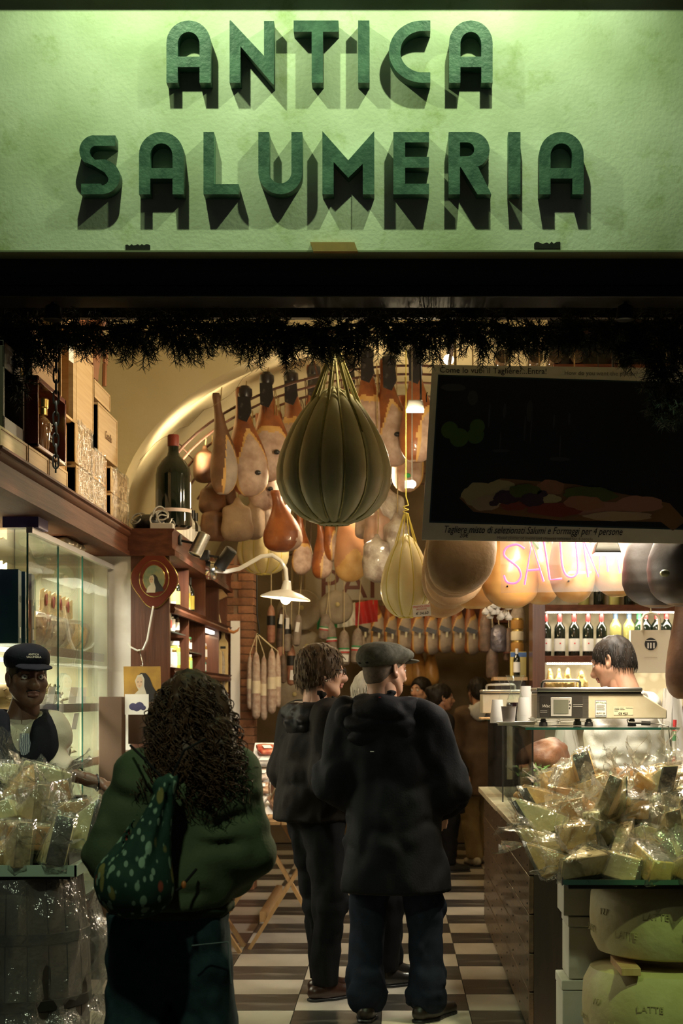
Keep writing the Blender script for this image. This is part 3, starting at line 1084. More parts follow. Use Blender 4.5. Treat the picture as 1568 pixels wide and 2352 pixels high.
# ------------------------------------------------------------------ left-hand furniture
ZT = 2.455                                   # top of the crown beam
cab = thing('display_cabinet', 'dark mahogany wall cabinet with a deep crown beam above the glass showcase', 'cabinet', (-1.5, 7.6, 0))
bm = MB()
prof = [(-0.55, 2.30), (0.0, 2.30), (0.0, 2.325), (-0.012, 2.33), (-0.012, 2.405), (0.0, 2.412), (0.006, 2.425), (0.0, 2.438), (0.012, 2.445), (0.012, ZT), (-0.55, ZT)]
bm.prism(prof, 3.05, Matrix.Translation((0, 1.52, 0)) @ Matrix.Rotation(PI / 2, 4, 'X'))
bm.build('crown_beam', DWOOD, cab)
MB().bx(-0.75, -0.62, -1.4, 1.5, 2.36, 2.42).build('top_board', DWOOD, cab)
# showcase (glass cupboard)
GX, GY0, GY1, GT = -1.62, 7.06, 9.02, 2.25
vc = thing('glass_showcase', 'tall glass showcase with metal-edged shelves under the crown beam', 'showcase', (GX, GY0, 0))
Lc = GY1 - GY0
MB().bx(-0.52, 0.0, 0, Lc, 0.42, 0.46).build('base_tray', STEEL, vc)
MB().bx(-0.50, -0.02, 0.05, Lc - .05, 0, 0.42).build('plinth', DWOOD, vc)
RAILW = mt('anodised_rail', (0.62, 0.62, 0.66), 0.3, metal=0.6)
MB().bx(-0.005, 0.022, 0.0, Lc + .12, GT - 0.026, GT).build('top_rail', RAILW, vc)
MB().bx(-0.52, 0.0, 0, Lc, GT - 0.012, GT - 0.004).build('top_pane', GLASS, vc)
for y0, y1, dx in ((0.0, 0.64, 0.0), (0.64, 1.18, 0.0), (1.18, Lc - 0.02, 0.012)):
    pn = MB().bx(dx - 0.003, dx + 0.003, y0 + .003, y1, 0.46, GT - 0.026).build('pane', GLASS, vc)
    MB().bx(dx - 0.004, dx + 0.004, y0, y0 + 0.004, 0.46, GT - 0.026).build('pane_edge', GLASSE, pn)
MB().bx(-0.52, 0.0, Lc - 0.004, Lc, 0.46, GT - 0.026).build('pane', GLASS, vc)
MB().bx(-0.52, -0.004, 0.0, 0.004, 0.46, GT - 0.026).build('pane', GLASS, vc)
MIRR = mt('ribbed_backing', (0.36, 0.33, 0.24), 0.35, col2=(0.24, 0.22, 0.15), scale=3, kind='wave', stretch=(1, 9, 0.2))
MB().bx(-0.535, -0.525, 0, Lc, 0.46, GT).build('backing', MIRR, vc)
MB().bx(-0.52, 0.0, Lc + 0.004, Lc + 0.02, 0.46, GT).build('end_panel', mt('grey_backing', (0.40, 0.36, 0.25), 0.5, col2=(0.30, 0.27, 0.18), scale=4), vc)
SHZ = (1.735, 1.46, 1.165, 0.86)
for z in SHZ:
    s_ = MB().bx(-0.50, -0.03, 0.02, Lc - 0.03, z - 0.012, z).build('shelf', GLASS, vc)
    MB().bx(-0.032, -0.012, 0.02, Lc - 0.03, z - 0.040, z + 0.004).build('shelf_edge', STEEL, s_)
for z in SHZ[:3]:
    MB().bx(-0.47, -0.44, 0.1, Lc - .1, z - 0.05, z - 0.03).build('light_strip', mt('led_strip', (1, 1, 1), 0.5, emit=(1.0, 0.93, 0.80), estr=5.0), vc)
for i, z in enumerate((2.18, 1.69, 1.42)):
    lamp('showcase_led', 'AREA', (GX - 0.30, GY0 + Lc / 2, z), 26 if i else 34, (1.0, 0.9, 0.72), 0.2, rot=(0, 0, 0), sy=Lc - 0.3)

# bags of biscuits on the upper shelf
BAGT = mt('bag_card', (0.72, 0.55, 0.28), 0.5, col2=(0.80, 0.66, 0.40), scale=8)
BROWNB = [mt('biscuits_' + n_, c_, 0.7, col2=c2, scale=28, bump=0.6, bscale=40) for n_, c_, c2 in
          (('brown', (0.20, 0.10, 0.04), (0.34, 0.20, 0.09)), ('grey', (0.34, 0.28, 0.20), (0.50, 0.42, 0.30)), ('gold', (0.55, 0.36, 0.13), (0.66, 0.50, 0.24)))]


def food_bag(name, label, loc, W, Hh, content, tilt=0.0, rz=0.0, card=BAGT, group='packets in the glass showcase'):
    t = thing(name, label, 'food packet', loc, (0, tilt, rz), group)
    rings = []
    for i in range(12):
        u = i / 11
        wx = W * (0.40 * math.sin(PI * min(0.12 + u * 0.75, 1)) + 0.10) * (1.0 if u < .75 else 1 - (u - .75) * 1.6)
        wy = W * (0.55 + 0.04 * math.sin(7 * u))
        if u > 0.8:
            wx = W * 0.08
            wy = W * (0.40 - (u - .8) * .5)
        rings.append([(wx * math.cos(a) * (1 + .08 * math.sin(5 * a + 9 * u)), wy * math.sin(a) * (1 + .07 * math.sin(4 * a + 5 * u)), u * Hh * 0.75) for a in np.linspace(0, 2 * PI, 17)[:-1]])
    MB().loft(rings).build('wrapper', FILM, t)
    MB().loft([[(p_[0] * .9, p_[1] * .9, p_[2] * .88 + .003) for p_ in r] for r in rings[:9]]).build('contents', content, t)
    c = MB()
    wv = [(W * (-0.42 + 0.12 * i), 0.014 * math.sin(i * 2.1)) for i in range(8)]
    c.loft([[(y_, x_, z_ + 0.012 * math.sin(x_ * 60)) for x_, y_ in wv] for z_ in (Hh * 0.66, Hh)], close=False)
    c.loft([[(y_ + .004, x_, z_ + 0.012 * math.sin(x_ * 60)) for x_, y_ in reversed(wv)] for z_ in (Hh * 0.66, Hh)], close=False)
    cd = c.build('card_top', card, t)
    MB().ball((0.016, 0.0, Hh * 0.85), (0.004, W * 0.09, W * 0.13), 10, 6).build('logo', mt('maroon', (0.30, 0.03, 0.04), 0.5), cd)
    return t


bs = [(7.68, 'brown', 'gold biscuits'), (7.90, 'brown', 'dark biscuits'), (8.12, 'grey', 'pale crackers'), (8.34, 'grey', 'pale twists'), (8.58, 'gold', 'gold rings'), (8.82, 'gold', 'straw-coloured twists')]
for i, (y, c_, nm) in enumerate(bs):
    food_bag('biscuit_bag', f'clear bag of {nm} with a folded card top, {ORD[i]} from the aisle-end of the top glass shelf' if 0 else f'clear bag of {nm}, {ORD[i]} along the top showcase shelf',
             (GX - 0.17 - 0.02 * (i % 2), y, SHZ[0] + .002), 0.26, 0.30, BROWNB[('brown', 'grey', 'gold').index(c_)], tilt=random.uniform(-.1, .1), rz=random.uniform(-.25, .25))
for i, y in enumerate((7.25, 7.52, 8.0)):
    food_bag('biscuit_bag', f'taller gold bag standing behind, {ORD[i]} along the top showcase shelf', (GX - 0.36, y, SHZ[0] + .002), 0.26, 0.44, BROWNB[2 if i else 0])
BLUEB = mt('blue_carton', (0.015, 0.05, 0.11), 0.4, col2=(0.02, 0.09, 0.12), scale=5)
for i, y in enumerate((7.15, 7.28, 7.41)):
    t = thing('blue_carton', f'tall dark blue carton with a barcode, {ORD[i]} of three leaning in the showcase', 'carton', (GX - 0.12, y, SHZ[0] + .002), (0.0, 0, 0.1), 'blue cartons')
    MB().box((0, 0, .165), (0.13, 0.105, .33)).build('box', BLUEB, t, bevel=.003)
    MB().box((0.066, 0.0, .05), (0.001, 0.05, .05)).build('barcode', PAPERW, t)
    MB().box((0.066, 0.0, .20), (0.001, 0.04, .03)).build('seal', CHROME, t)
t = thing('pasta_carton', 'green and yellow carton beside the blue cartons', 'carton', (GX - 0.13, 7.53, SHZ[0] + .002))
MB().box((0, 0, .16), (0.10, 0.11, .32)).build('box', mt('green_carton', (0.05, 0.16, 0.09), 0.4), t, bevel=.003)
MB().box((0.051, 0, .10), (0.002, 0.07, .14)).build('window', mt('pasta_yellow', (0.66, 0.46, 0.12), 0.5), t)
MB().box((0.052, -.01, .25), (0.002, 0.055, .09), rotm(.1)).build('price_card', PAPERW, t)


def price_card(label, loc, rot=(0, 0, 0), w_=0.07, h_=0.05, ink=REDINK, txt=None, group='price cards'):
    t = thing('price_card', label, 'price card', loc, rot, group)
    MB().box((0, 0, h_ / 2), (w_, 0.0015, h_)).build('card', PAPERW, t)
    if txt:
        text(txt, h_ * .42, ink, t, (0, -0.0012, h_ * .35), align='CENTER')
    return t


def veg_heap(name, label, loc, W, D_, Hh, m, seed, kind='herb', group='goods on the showcase shelves'):
    """Bunch of dried herbs, mushrooms or tied spaghetti lying on a shelf."""
    r = random.Random(seed)
    t = thing(name, label, 'dried goods', loc, (0, 0, 0), group)
    b = MB()
    for i in range(70):
        x, y = r.uniform(-W, W) / 2, r.uniform(-D_, D_) / 2
        h_ = Hh * (1 - (2 * abs(y) / D_) ** 2 * .7) * r.uniform(.4, 1)
        d = Vector((r.uniform(-1, 1), r.uniform(-1, 1), r.uniform(-.3, .9))).normalized() * r.uniform(.03, .06)
        c = Vector((x, y, max(h_ - .02, .008)))
        b.tube([c - d / 2, c + d * .1 + Vector((0, 0, .006)), c + d / 2], [.003, .008, .002], 5)
    b.ball((0, 0, Hh * .3), (W / 2, D_ / 2, Hh * .5), 14, 7)
    b.build('pieces', m, t)
    return t


HERB = mt('dried_herb', (0.09, 0.10, 0.04), 0.8, col2=(0.20, 0.17, 0.09), scale=30)
MUSH = mt('dried_mushroom', (0.24, 0.17, 0.09), 0.8, col2=(0.40, 0.30, 0.18), scale=30)
TRUF = mt('ginger_root', (0.46, 0.29, 0.10), 0.7, col2=(0.56, 0.38, 0.16), scale=20, kind='vor')
for i, (y, z, m_, lb) in enumerate(((7.55, SHZ[1], HERB, 'heap of dried green herbs on the middle showcase shelf'), (8.0, SHZ[1], HERB, 'long bunch of dark dried herbs on the middle showcase shelf'),
                                    (7.28, SHZ[1], TRUF, 'knobbly golden roots by the seller on the middle showcase shelf'), (7.40, SHZ[2], MUSH, 'dried mushroom slices on the low showcase shelf'),
                                    (7.85, SHZ[2], MUSH, 'grey dried mushrooms beside a red sachet on the low showcase shelf'), (8.3, SHZ[2], HERB, 'dark dried pods at the end of the low showcase shelf'))):
    veg_heap('dried_goods', lb, (GX - 0.2, y, z), 0.28, 0.42, 0.13, m_, i)
tag(MB().ball((0, 0, 0.03), (0.04, 0.05, 0.02), 10, 6).build('red_sachet', mt('red_sachet', (0.5, 0.05, 0.04), 0.4), None, (GX - .05, 7.98, SHZ[2] + .035)), 'small red sachet among grey mushrooms', 'sachet')
for i, (y, z, a) in enumerate(((7.72, SHZ[1], 1.3), (8.25, SHZ[1], 1.2), (8.45, SHZ[1], .7), (8.05, SHZ[2], 1.2), (8.3, SHZ[2] + .16, 1.4))):
    price_card('small white price card, ' + ['by the green herbs', 'beyond the dark herbs', 'at the aisle end of the middle shelf', 'on the low shelf by the red sachet', 'hanging above the low shelf'][i],
               (GX - 0.045, y, z + .005), (0.2, 0, a), 0.07, 0.085)
# things on the very top, behind the beam: purple lamp box and blue bin
tag(MB().box((0, 0, .03), (0.16, 0.20, .06)).build('lamp_box', mt('violet_box', (0.12, 0.09, 0.30), 0.4), None, (-1.66, 7.2, 2.252)), 'violet box lying on the showcase roof', 'box')
t = thing('wrapped_parcel', 'film-wrapped parcel on the showcase roof beneath the beam', 'parcel', (-1.75, 8.2, 2.256))
me = smesh('wrapping', sdf([bxs((0, 0, .02), (.25, .5, .04), .01)], vox=.014, fn=lambda p: .006 * vnoise(p * 30)), mt('parcel_film', (0.42, 0.36, 0.24), 0.3, col2=(0.30, 0.25, 0.16), scale=9))
mobj('wrapping', me, t)

# ------------------------------------------------------------------ crates on the crown beam
STAMP = mt('burnt_stamp', (0.16, 0.08, 0.03), 0.8)


def crate(label, d0, d1, z0, z1, x1, dep=0.34, m=PALEW, txt=None, film=False, lid=False, ts=0.05, frot=0):
    y0, y1, X = min(d0, d1), max(d0, d1), x1
    t = thing('wooden_crate', label, 'crate', (X, (y0 + y1) / 2, z0), group='wooden wine crates on the crown beam')
    L, H = y1 - y0 - 0.006, z1 - z0 - 0.004
    th = 0.012
    MB().bx(-dep, 0, -L / 2, L / 2, th * .6, H - th * .6).build('body', m, t, bevel=.002)
    for s in (-1, 1):                        # end boards, proud of the sides
        MB().bx(-dep - .003, 0.004, s * L / 2 - (th if s > 0 else 0), s * L / 2 + (0 if s > 0 else th), 0.001, H - .001).build('end_board', m, t, bevel=.002)
    MB().bx(-dep - .002, 0.003, -L / 2 - .001, L / 2 + .001, H - th, H).build('lid', m, t, bevel=.002)
    MB().bx(-dep, 0.002, -L / 2, L / 2, 0, th).build('floor_board', m, t, bevel=.002)
    if txt:
        text(txt, ts, STAMP, t, (0.0045, 0, H * .40), rot=(PI / 2, 0, PI / 2), align='CENTER', shear=.3, ext=.0006)
    if film:
        b = MB()
        n_ = 14
        rows = []
        for i in range(9):
            z = H * (i / 8) * 1.02
            rows.append([(0.010 + .008 * random.random(), -L / 2 * 1.03 + L * 1.03 * j / n_, z + .008 * random.uniform(-1, 1)) for j in range(n_ + 1)])
        b.loft(rows, close=False)
        b.build('shrink_film', FILM, t, sharp=0)
    return t


def ds(px, X=-1.52):
    return -X * FPX / (CX - px)


cl = 'pale pine crate '
rows_ = [(6.15, 6.62, ZT, ZT + .095, 'shallow pine crate at the left end of the beam'), (6.63, 7.02, ZT, ZT + .095, 'shallow pine crate under the red bottle case'), (7.03, 7.43, ZT, ZT + .095, 'shallow pine crate below the end of the chain')]
for d0, d1, z0, z1, lb in rows_:
    crate(lb, d0, d1, z0, z1, -1.52)
crate('narrow pine crate with a dark end standing right of the chain', 7.45, 7.60, ZT, ZT + .34, -1.56, m=mt('amber_pine', (0.44, 0.24, 0.08), .6, col2=(.5, .3, .12), scale=9, stretch=(1, .2, 6)))
crate('film-wrapped crate at the bottom of the second stack', 7.62, 8.02, ZT, ZT + .155, -1.52, film=True)
crate('film-wrapped crate in the middle of the second stack', 7.60, 8.00, ZT + .16, ZT + .37, -1.52, film=True)
crate('film-wrapped crate at the bottom of the third stack', 8.03, 8.36, ZT, ZT + .145, -1.52, film=True)
crate('film-wrapped crate on top of the third low stack', 8.03, 8.36, ZT + .15, ZT + .30, -1.52, film=True)
crate('amber crate with finger joints between two wrapped stacks', 8.37, 8.55, ZT, ZT + .31, -1.54, m=MATS['amber_pine'])
crate('film-wrapped crate at the bottom of the last stack by the big bottle', 8.56, 9.08, ZT, ZT + .14, -1.52, film=True)
crate('film-wrapped crate on the last stack by the big bottle', 8.56, 9.08, ZT + .145, ZT + .285, -1.52, film=True)
crate('large flat stamped crate above the last stack', 8.25, 8.82, ZT + .31, ZT + .57, -1.53, txt='Castello', ts=.06)
crate('thin pale crate on top of the stamped crate', 8.15, 8.60, ZT + .575, ZT + .67, -1.53)
crate('tall upright crate with a small stamped lid', 7.68, 8.12, ZT + .375, ZT + .73, -1.53)
crate('stamped crate lying on the tall upright crate', 7.66, 8.10, ZT + .735, ZT + .86, -1.53, txt='TENUTA', ts=.05)
crate('crate with burnt script lettering standing before the bottle niche', 6.74, 7.26, ZT + .40, ZT + .66, -1.53, m=mt('brown_pine', (0.34, 0.20, 0.09), .6, col2=(.42, .26, .12), scale=9, stretch=(1, .2, 6)), txt='Gran delle Langhe', ts=.052)
crate('pale crate lying over the crate with script lettering', 7.27, 7.62, ZT + .77, ZT + .93, -1.53, txt='VINO', ts=.05)
# open case with a bottle behind the chain
t = thing('open_case', 'open wooden case with a dark bottle and a price slip behind the chain', 'bottle case', (-1.52, 7.46, ZT + .345))
MB().bx(-.30, -.29, -.16, .16, 0, .42).build('back_board', PALEW, t)
for s in (-1, 1):
    MB().bx(-.30, 0, s * .16 - .006, s * .16 + .006, 0, .42).build('side_board', PALEW, t)
MB().bx(-.30, 0, -.16, .16, 0, .012).build('floor_board', PALEW, t)
MB().bx(-.02, .002, .10, .17, 0, .42).build('sliding_lid', PALEW, t)
MB().box((0.006, 0.03, .33), (0.0015, 0.11, .12), rotm(0.06)).build('price_slip', PAPERW, t)
t = thing('wine_bottle', 'dark wine bottle with a white label standing in the open case', 'bottle', (-1.60, 7.46, ZT + .36))
DGL = mt('dark_bottle_glass', (0.006, 0.010, 0.006), 0.08, coat=0.5)
BOTP = [(.0, .0), (.034, .0), (.037, .006), (.037, .19), (.034, .21), (.018, .235), (.0145, .25), (.0145, .295), (.016, .297), (.016, .305), (0, .305)]
MB().lathe(BOTP, n=18).build('glass', DGL, t)
MB().lathe([(.0375, .06), (.0376, .15)], n=18).build('paper_label', PAPERW, t)


# boxed spirits
def niche_box(name, label, loc, W, Dp, H, m, back):
    t = thing(name, label, 'bottle box', loc)
    MB().bx(-Dp, -Dp + .01, -W / 2, W / 2, 0, H).build('back_board', back, t)
    for s in (-1, 1):
        MB().bx(-Dp, 0, s * W / 2 - (.02 if s > 0 else 0), s * W / 2 + (0 if s > 0 else .02), 0, H).build('side_board', m, t, bevel=.002)
    MB().bx(-Dp, 0, -W / 2, W / 2, H - .022, H).build('top_board', m, t, bevel=.002)
    MB().bx(-Dp, 0, -W / 2, W / 2, 0, .012).build('floor_board', m, t)
    return t


LACQ = mt('red_lacquer', (0.11, 0.014, 0.014), 0.25, coat=.5)
GOLD = mt('gold_metal', (0.72, 0.52, 0.16), 0.2, metal=1)
niche_box('bottle_box', 'dark red lacquered case open around a square decanter', (-1.50, 7.02, ZT + .1), .58, .16, .30, LACQ, mt('gold_card', (.36, .27, .07), .4))
t = thing('decanter', 'squat clear decanter of amber spirit with a gold stopper', 'bottle', (-1.555, 7.05, ZT + .114))
AMB = mt('amber_spirit', (0.10, 0.035, 0.012), 0.06, coat=.6, col2=(.16, .06, .02), scale=6)
MB().lathe([(0, 0), (.030, 0), (.048, .02), (.062, .10), (.066, .135), (.052, .155), (.022, .168), (.02, .172)], n=4 * 5, sx=.62, sy=1.5).build('glass', AMB, t)
MB().lathe([(.024, .17), (.026, .172), (.026, .2), (.03, .205), (.032, .24), (.028, .246), (0, .246)], n=18, sy=1.25).build('stopper', GOLD, t)
text('RF', .05, mt('white_print', (.7, .68, .62), .5), t, (.045, -.01, .10), rot=(PI / 2, 0, PI / 2), align='CENTER')
text('Riserva\nStorica', .018, MATS['white_print'], t, (.045, 0, .07), rot=(PI / 2, 0, PI / 2), align='CENTER', shear=.3)
GREYB = mt('taupe_carton', (.10, .075, .06), .5)
t = niche_box('bottle_box', 'taupe gift box with a window at the far left end of the beam', (-1.55, 6.52, ZT + .1), .36, .14, .36, GREYB, BLACKP)
text('Gredi', .045, PAPERW, t, (.001, -.03, .29), rot=(PI / 2, 0, PI / 2), align='CENTER', shear=.3)
MB().box((.001, .13, .30), (.002, .045, .05)).build('seal', GOLD, t)
MB().bx(-.004, 0, -.18, .18, .255, .338).build('front_card', GREYB, t)
MB().bx(-.004, 0, -.18, .18, .012, .06).build('front_card', GREYB, t)
t = thing('spirit_bottle', 'amber spirit bottle behind the window of the taupe box', 'bottle', (-1.62, 6.48, ZT + .114))
MB().lathe(BOTP, n=16, sx=.9, sy=1.3).build('glass', AMB, t)
# carved wooden rack with fork and spoon
CARV = mt('carved_wood', (.30, .12, .045), .5, col2=(.20, .075, .03), scale=30, stretch=(1, 1, .3))
t = thing('carved_rack', 'reddish carved wooden rack with a giant fork and spoon on the highest crates', 'carving', (-1.55, 8.25, ZT + .673))
MB().bx(-.16, -.02, -.30, -.05, 0.17, .50).build('box', CARV, t, bevel=.01)
b = MB()
for i in range(9):
    for j in range(3):
        c = Vector((0.0, -.10 + .085 * j, .48 - .045 * i))
        b.tube([c + Vector((0, .02 * math.cos(a), .028 * math.sin(a))) for a in np.linspace(0, 2 * PI, 9)], .008, 5)
b.build('fretwork', CARV, t)
MB().ball((.02, .10, .34), (.035, .05, .06), 12, 8).tube([(.02, .10, .30), (.015, .08, .16), (0, .05, .0)], .010, 6).build('spoon', CARV, t)
b = MB().tube([(.03, .13, .0), (.03, .14, .12)], .012, 6).box((.03, .16, .16), (.012, .09, .07))
for s in range(4):
    b.tube([(.03, .125 + .025 * s, .17), (.03, .128 + .035 * s, .26)], .005, 5)
b.build('fork', CARV, t)
MB().prism([(-.06, 0), (.05, 0), (.08, .12), (.02, .16), (0, .09), (-.05, .13), (-.09, .08)], .02, Matrix.Translation((0.0, -.04, .0)) @ Matrix.Rotation(PI / 2, 4, 'Z') @ Matrix.Rotation(PI / 2, 4, 'X')).build('bird', CARV, t)
# big bottle, cables
t = thing('giant_bottle', 'giant dark wine bottle with a red wax cap standing on the shelf corner', 'bottle', P(398, 1214, 9.35))
k_ = 0.55 / .305
MB().lathe([(0, 0), (.09, 0), (.105, .012), (.105, .31), (.098, .35), (.07, .395), (.038, .425), (.031, .45), (.031, .50)], n=28).build('glass', DGL, t)
MB().lathe([(.032, .48), (.034, .482), (.034, .54), (.03, .548), (0, .548)], n=20).build('wax_cap', mt('red_wax', (.20, .03, .015), .5), t)
MB().lathe([(.106, .09), (.1061, .11)], n=28).build('strip_seal', mt('strip_white', (.7, .55, .5), .5), t)
t = thing('cable_pile', 'tangle of grey cables and a black bag on the shelf corner', 'cables', (-1.42, 9.2, ZT))
mobj('bag', smesh('bag', sdf([ell((0, .1, .05), (.10, .12, .06)), ell((.06, .16, .09), (.05, .07, .06))], vox=.012, fn=lambda p: .008 * vnoise(p * 22)), BLACKP), t)
GREYC = mt('grey_cable', (.42, .40, .36), .5)
for i in range(9):
    r = random.Random(i)
    rr, cx_, cz_ = r.uniform(.03, .055), r.uniform(-.09, .12), r.uniform(.05, .10)
    ax = Euler((r.uniform(.6, 1.6), r.uniform(-.6, .6), r.uniform(-.8, .8))).to_matrix()
    MB().tube([Vector((cx_, -.02 + .01 * i, cz_)) + ax @ Vector((rr * math.cos(a), rr * math.sin(a) * 1.2, 0)) for a in np.linspace(0, 5.6, 20)], .0045, 5).build('cable', GREYC if i % 3 else WHITEP, t)
MB().box((.09, -.02, .02), (.13, .1, .035)).build('junction_box', mt('grey_box', (.45, .43, .38), .5), t, bevel=.004)
# ------------------------------------------------------------------ shelf cabinet beyond the showcase
SX, S0, S1 = -1.28, 9.1, 12.3
cb = thing('shelf_cabinet', 'dark wooden shelf cabinet full of jars beyond the showcase', 'cabinet', (SX, S0, 0))
MB().bx(-.22, 0, 0, .05, 0, 2.30).build('end_panel', DWOODV, cb)
b = MB().prism([(-.4, 2.30), (.035, 2.30), (.035, 2.33), (.02, 2.345), (.02, 2.43), (.03, 2.445), (.03, ZT), (-.4, ZT)], S1 - S0 + .06, Matrix.Translation((0, S1 - S0 + .03, 0)) @ Matrix.Rotation(PI / 2, 4, 'X'))
b.build('cornice', DWOOD, cb)
MB().bx(-.40, -.385, 0.05, S1 - S0, .0, 2.30).build('backing', DWOODV, cb)
for y in (0.88, 1.75, 2.6, S1 - S0 - .03):
    MB().bx(-.38, -.005, y, y + .03, 0, 2.30).build('upright', DWOODV, cb)
for z in (2.03, 1.665, 1.30, .9):
    sh_ = MB().bx(-.38, .0, .05, S1 - S0, z - .02, z).build('shelf', DWOOD, cb)
    MB().prism([(0, z - .05), (.02, z - .05), (.028, z - .03), (.02, z - .015), (.034, z), (0, z + .004)], S1 - S0 - .05, Matrix.Translation((0, S1 - S0, 0)) @ Matrix.Rotation(PI / 2, 4, 'X')).build('moulding', DWOOD, sh_)
for z, y0, y1 in ((1.885, .06, .86), (1.79, .92, 1.73)):
    MB().bx(-.36, -.02, y0, y1, z - .008, z).build('glass_shelf', mt('smoked_shelf', (.10, .13, .12), .1, coat=.4), cb)
MB().bx(-.06, -.03, 1.80, 2.55, 1.955, 1.975).build('light_strip', MATS['led_strip'], cb)
lamp('shelf_led', 'AREA', (SX - .1, S0 + 2.2, 1.95), 2.0, WARM2, .05, rot=(0, 0, 0), sy=.8)
lamp('spot_on_shelves', 'SPOT', P(452, 1262, 9.5) + Vector((.25, -.1, 0)), 60, (1, .93, .8), .03, target=(SX - .05, 9.9, 1.7), spot=95, blend=.6)
# jars and bottles
LIDC = [mt('lid_' + n_, c_, .3, metal=m_) for n_, c_, m_ in (('gold', (.7, .5, .15), .9), ('white', (.8, .8, .78), 0), ('black', (.02, .02, .02), .2), ('red', (.5, .03, .03), .1), ('green', (.05, .2, .09), 0))]
JARC = [mt('jar_' + n_, c_, .2, coat=.4) for n_, c_ in (('white', (.82, .80, .76)), ('cream', (.74, .64, .44)), ('lime', (.55, .62, .12)), ('red', (.42, .04, .03)), ('amber', (.40, .20, .05)), ('dark', (.05, .03, .02)), ('teal', (.10, .35, .30)))]
LABC = [mt('label_' + n_, c_, .55) for n_, c_ in (('white', (.85, .84, .80)), ('green', (.30, .55, .25)), ('red', (.6, .08, .06)), ('yellow', (.75, .65, .12)))]


def jar(label, loc, r, h, jc, lc, lb, group='jars on the cabinet shelves'):
    t = thing('glass_jar', label, 'jar', loc, group=group)
    MB().lathe([(0, 0), (r * .94, 0), (r, .006), (r, h * .76), (r * .8, h * .84), (r * .8, h * .87)], n=14).build('glass', JARC[jc], t)
    MB().lathe([(r * .86, h * .84), (r * .88, h * .85), (r * .88, h * .98), (r * .84, h), (0, h)], n=14).build('lid', LIDC[lc], t)
    if lb is not None:
        MB().lathe([(r * 1.01, h * .15), (r * 1.01, h * .62)], n=14).build('paper_label', LABC[lb], t)
    return t


def tallb(label, loc, h, gm, lb, group='bottles on the cabinet shelves', cap=2, name='oil_bottle'):
    t = thing(name, label, 'bottle', loc, group=group)
    s_ = h / .305
    MB().lathe([(a * s_, b_ * s_) for a, b_ in BOTP], n=14).build('glass', gm, t)
    MB().lathe([(.0165 * s_, .25 * s_), (.017 * s_, .3075 * s_), (0, .3077 * s_)], n=12).build('capsule', LIDC[cap], t)
    MB().lathe([(.0376 * s_, .05 * s_), (.0376 * s_, .16 * s_)], n=14).build('paper_label', LABC[lb], t)
    return t


VINEG = mt('pale_bottle', (.62, .60, .50), .12, coat=.5)
tone = {0: 'white', 1: 'cream', 2: 'lime', 3: 'red', 4: 'amber', 5: 'dark', 6: 'teal'}
lidn = ['gold', 'white', 'black', 'red', 'green']
random.seed(21)
FX = SX - .055
for i in range(13):
    y = 9.22 + i * .105
    tallb(f'{"pale" if i % 3 else "dark"} slim bottle, {ORD[i]} along the top cabinet shelf', (FX - .01 - .02 * (i % 2), y + .04 * (y > 9.95) , 2.032), random.uniform(.21, .26), VINEG if i % 3 else DGL, 0 if i % 2 else 3, cap=random.choice((1, 2, 2)))
tag(MB().box((0, 0, .07), (.02, .05, .14), rotm(.2)).build('pink_box', mt('pink_card', (.8, .08, .25), .4), None, (FX - .03, 10.24, 2.19)), 'bright pink card on the bottles of the top cabinet shelf', 'card')
jars = [(9.20, 1.887, .024, .11, 4, 0, 0), (9.28, 1.887, .022, .10, 0, 1, 2), (9.35, 1.887, .022, .10, 0, 1, 2), (9.50, 1.887, .06, .095, 0, 2, None), (9.68, 1.887, .028, .10, 5, 2, 0),
        (9.36, 1.667, .075, .15, 0, 2, 0), (9.20, 1.667, .03, .10, 1, 0, 0), (9.58, 1.667, .04, .12, 0, 0, 0), (9.72, 1.667, .05, .17, 2, 1, 1), (10.06, 1.792, .03, .10, 4, 1, 0), (10.16, 1.792, .033, .10, 4, 4, 0), (10.28, 1.792, .03, .09, 5, 4, 0),
        (10.06, 1.667, .035, .105, 6, 1, 0), (10.17, 1.667, .04, .11, 2, 1, 3), (10.30, 1.667, .035, .105, 2, 1, 1), (10.92, 1.667, .05, .10, 3, 3, None), (11.06, 1.667, .035, .09, 6, 2, 0), (10.95, 1.770, .045, .12, 3, 1, 0), (11.12, 1.760, .04, .11, 4, 1, 0)]
for i, (y, z, r, h, jc, lc, lb) in enumerate(jars):
    where = 'upper glass shelf' if z > 1.8 else ('second glass shelf' if z > 1.75 else 'wooden shelf')
    size = 'wide' if r > .045 else ('small' if r < .026 else 'plain')
    if z in (1.770, 1.760):
        z = 1.770 if jc == 3 else 1.759
        where = 'top of the red jars'
    jar(f'{size} {tone[jc]} jar with {lidn[lc]} lid, {ORD[i % 5]} of its cluster, {where}', (SX - .02 - r, y, z), r, h, jc, lc, lb)
for i in range(5):
    jar(f'little jar with gold lid, {ORD[i]} in the row under the wooden shelf', (SX - .05, 9.2 + .075 * i, 1.302), .028, .085, 0, 0, 0, 'little jars with gold lids')
for i in range(6):
    tallb(f'{ORD[i]} slim bottle on the cornice above the jars', (SX - .08, 10.15 + .16 * i, ZT), .3, VINEG if i % 2 else DGL, 0, 'bottles on the cornice')
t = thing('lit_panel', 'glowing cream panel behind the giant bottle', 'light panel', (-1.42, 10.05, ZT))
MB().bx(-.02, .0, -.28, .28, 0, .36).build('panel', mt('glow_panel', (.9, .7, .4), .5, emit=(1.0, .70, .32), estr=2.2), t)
MB().bx(-.03, .012, .28, .31, 0, .38).build('frame_post', TRESTLEW, t)
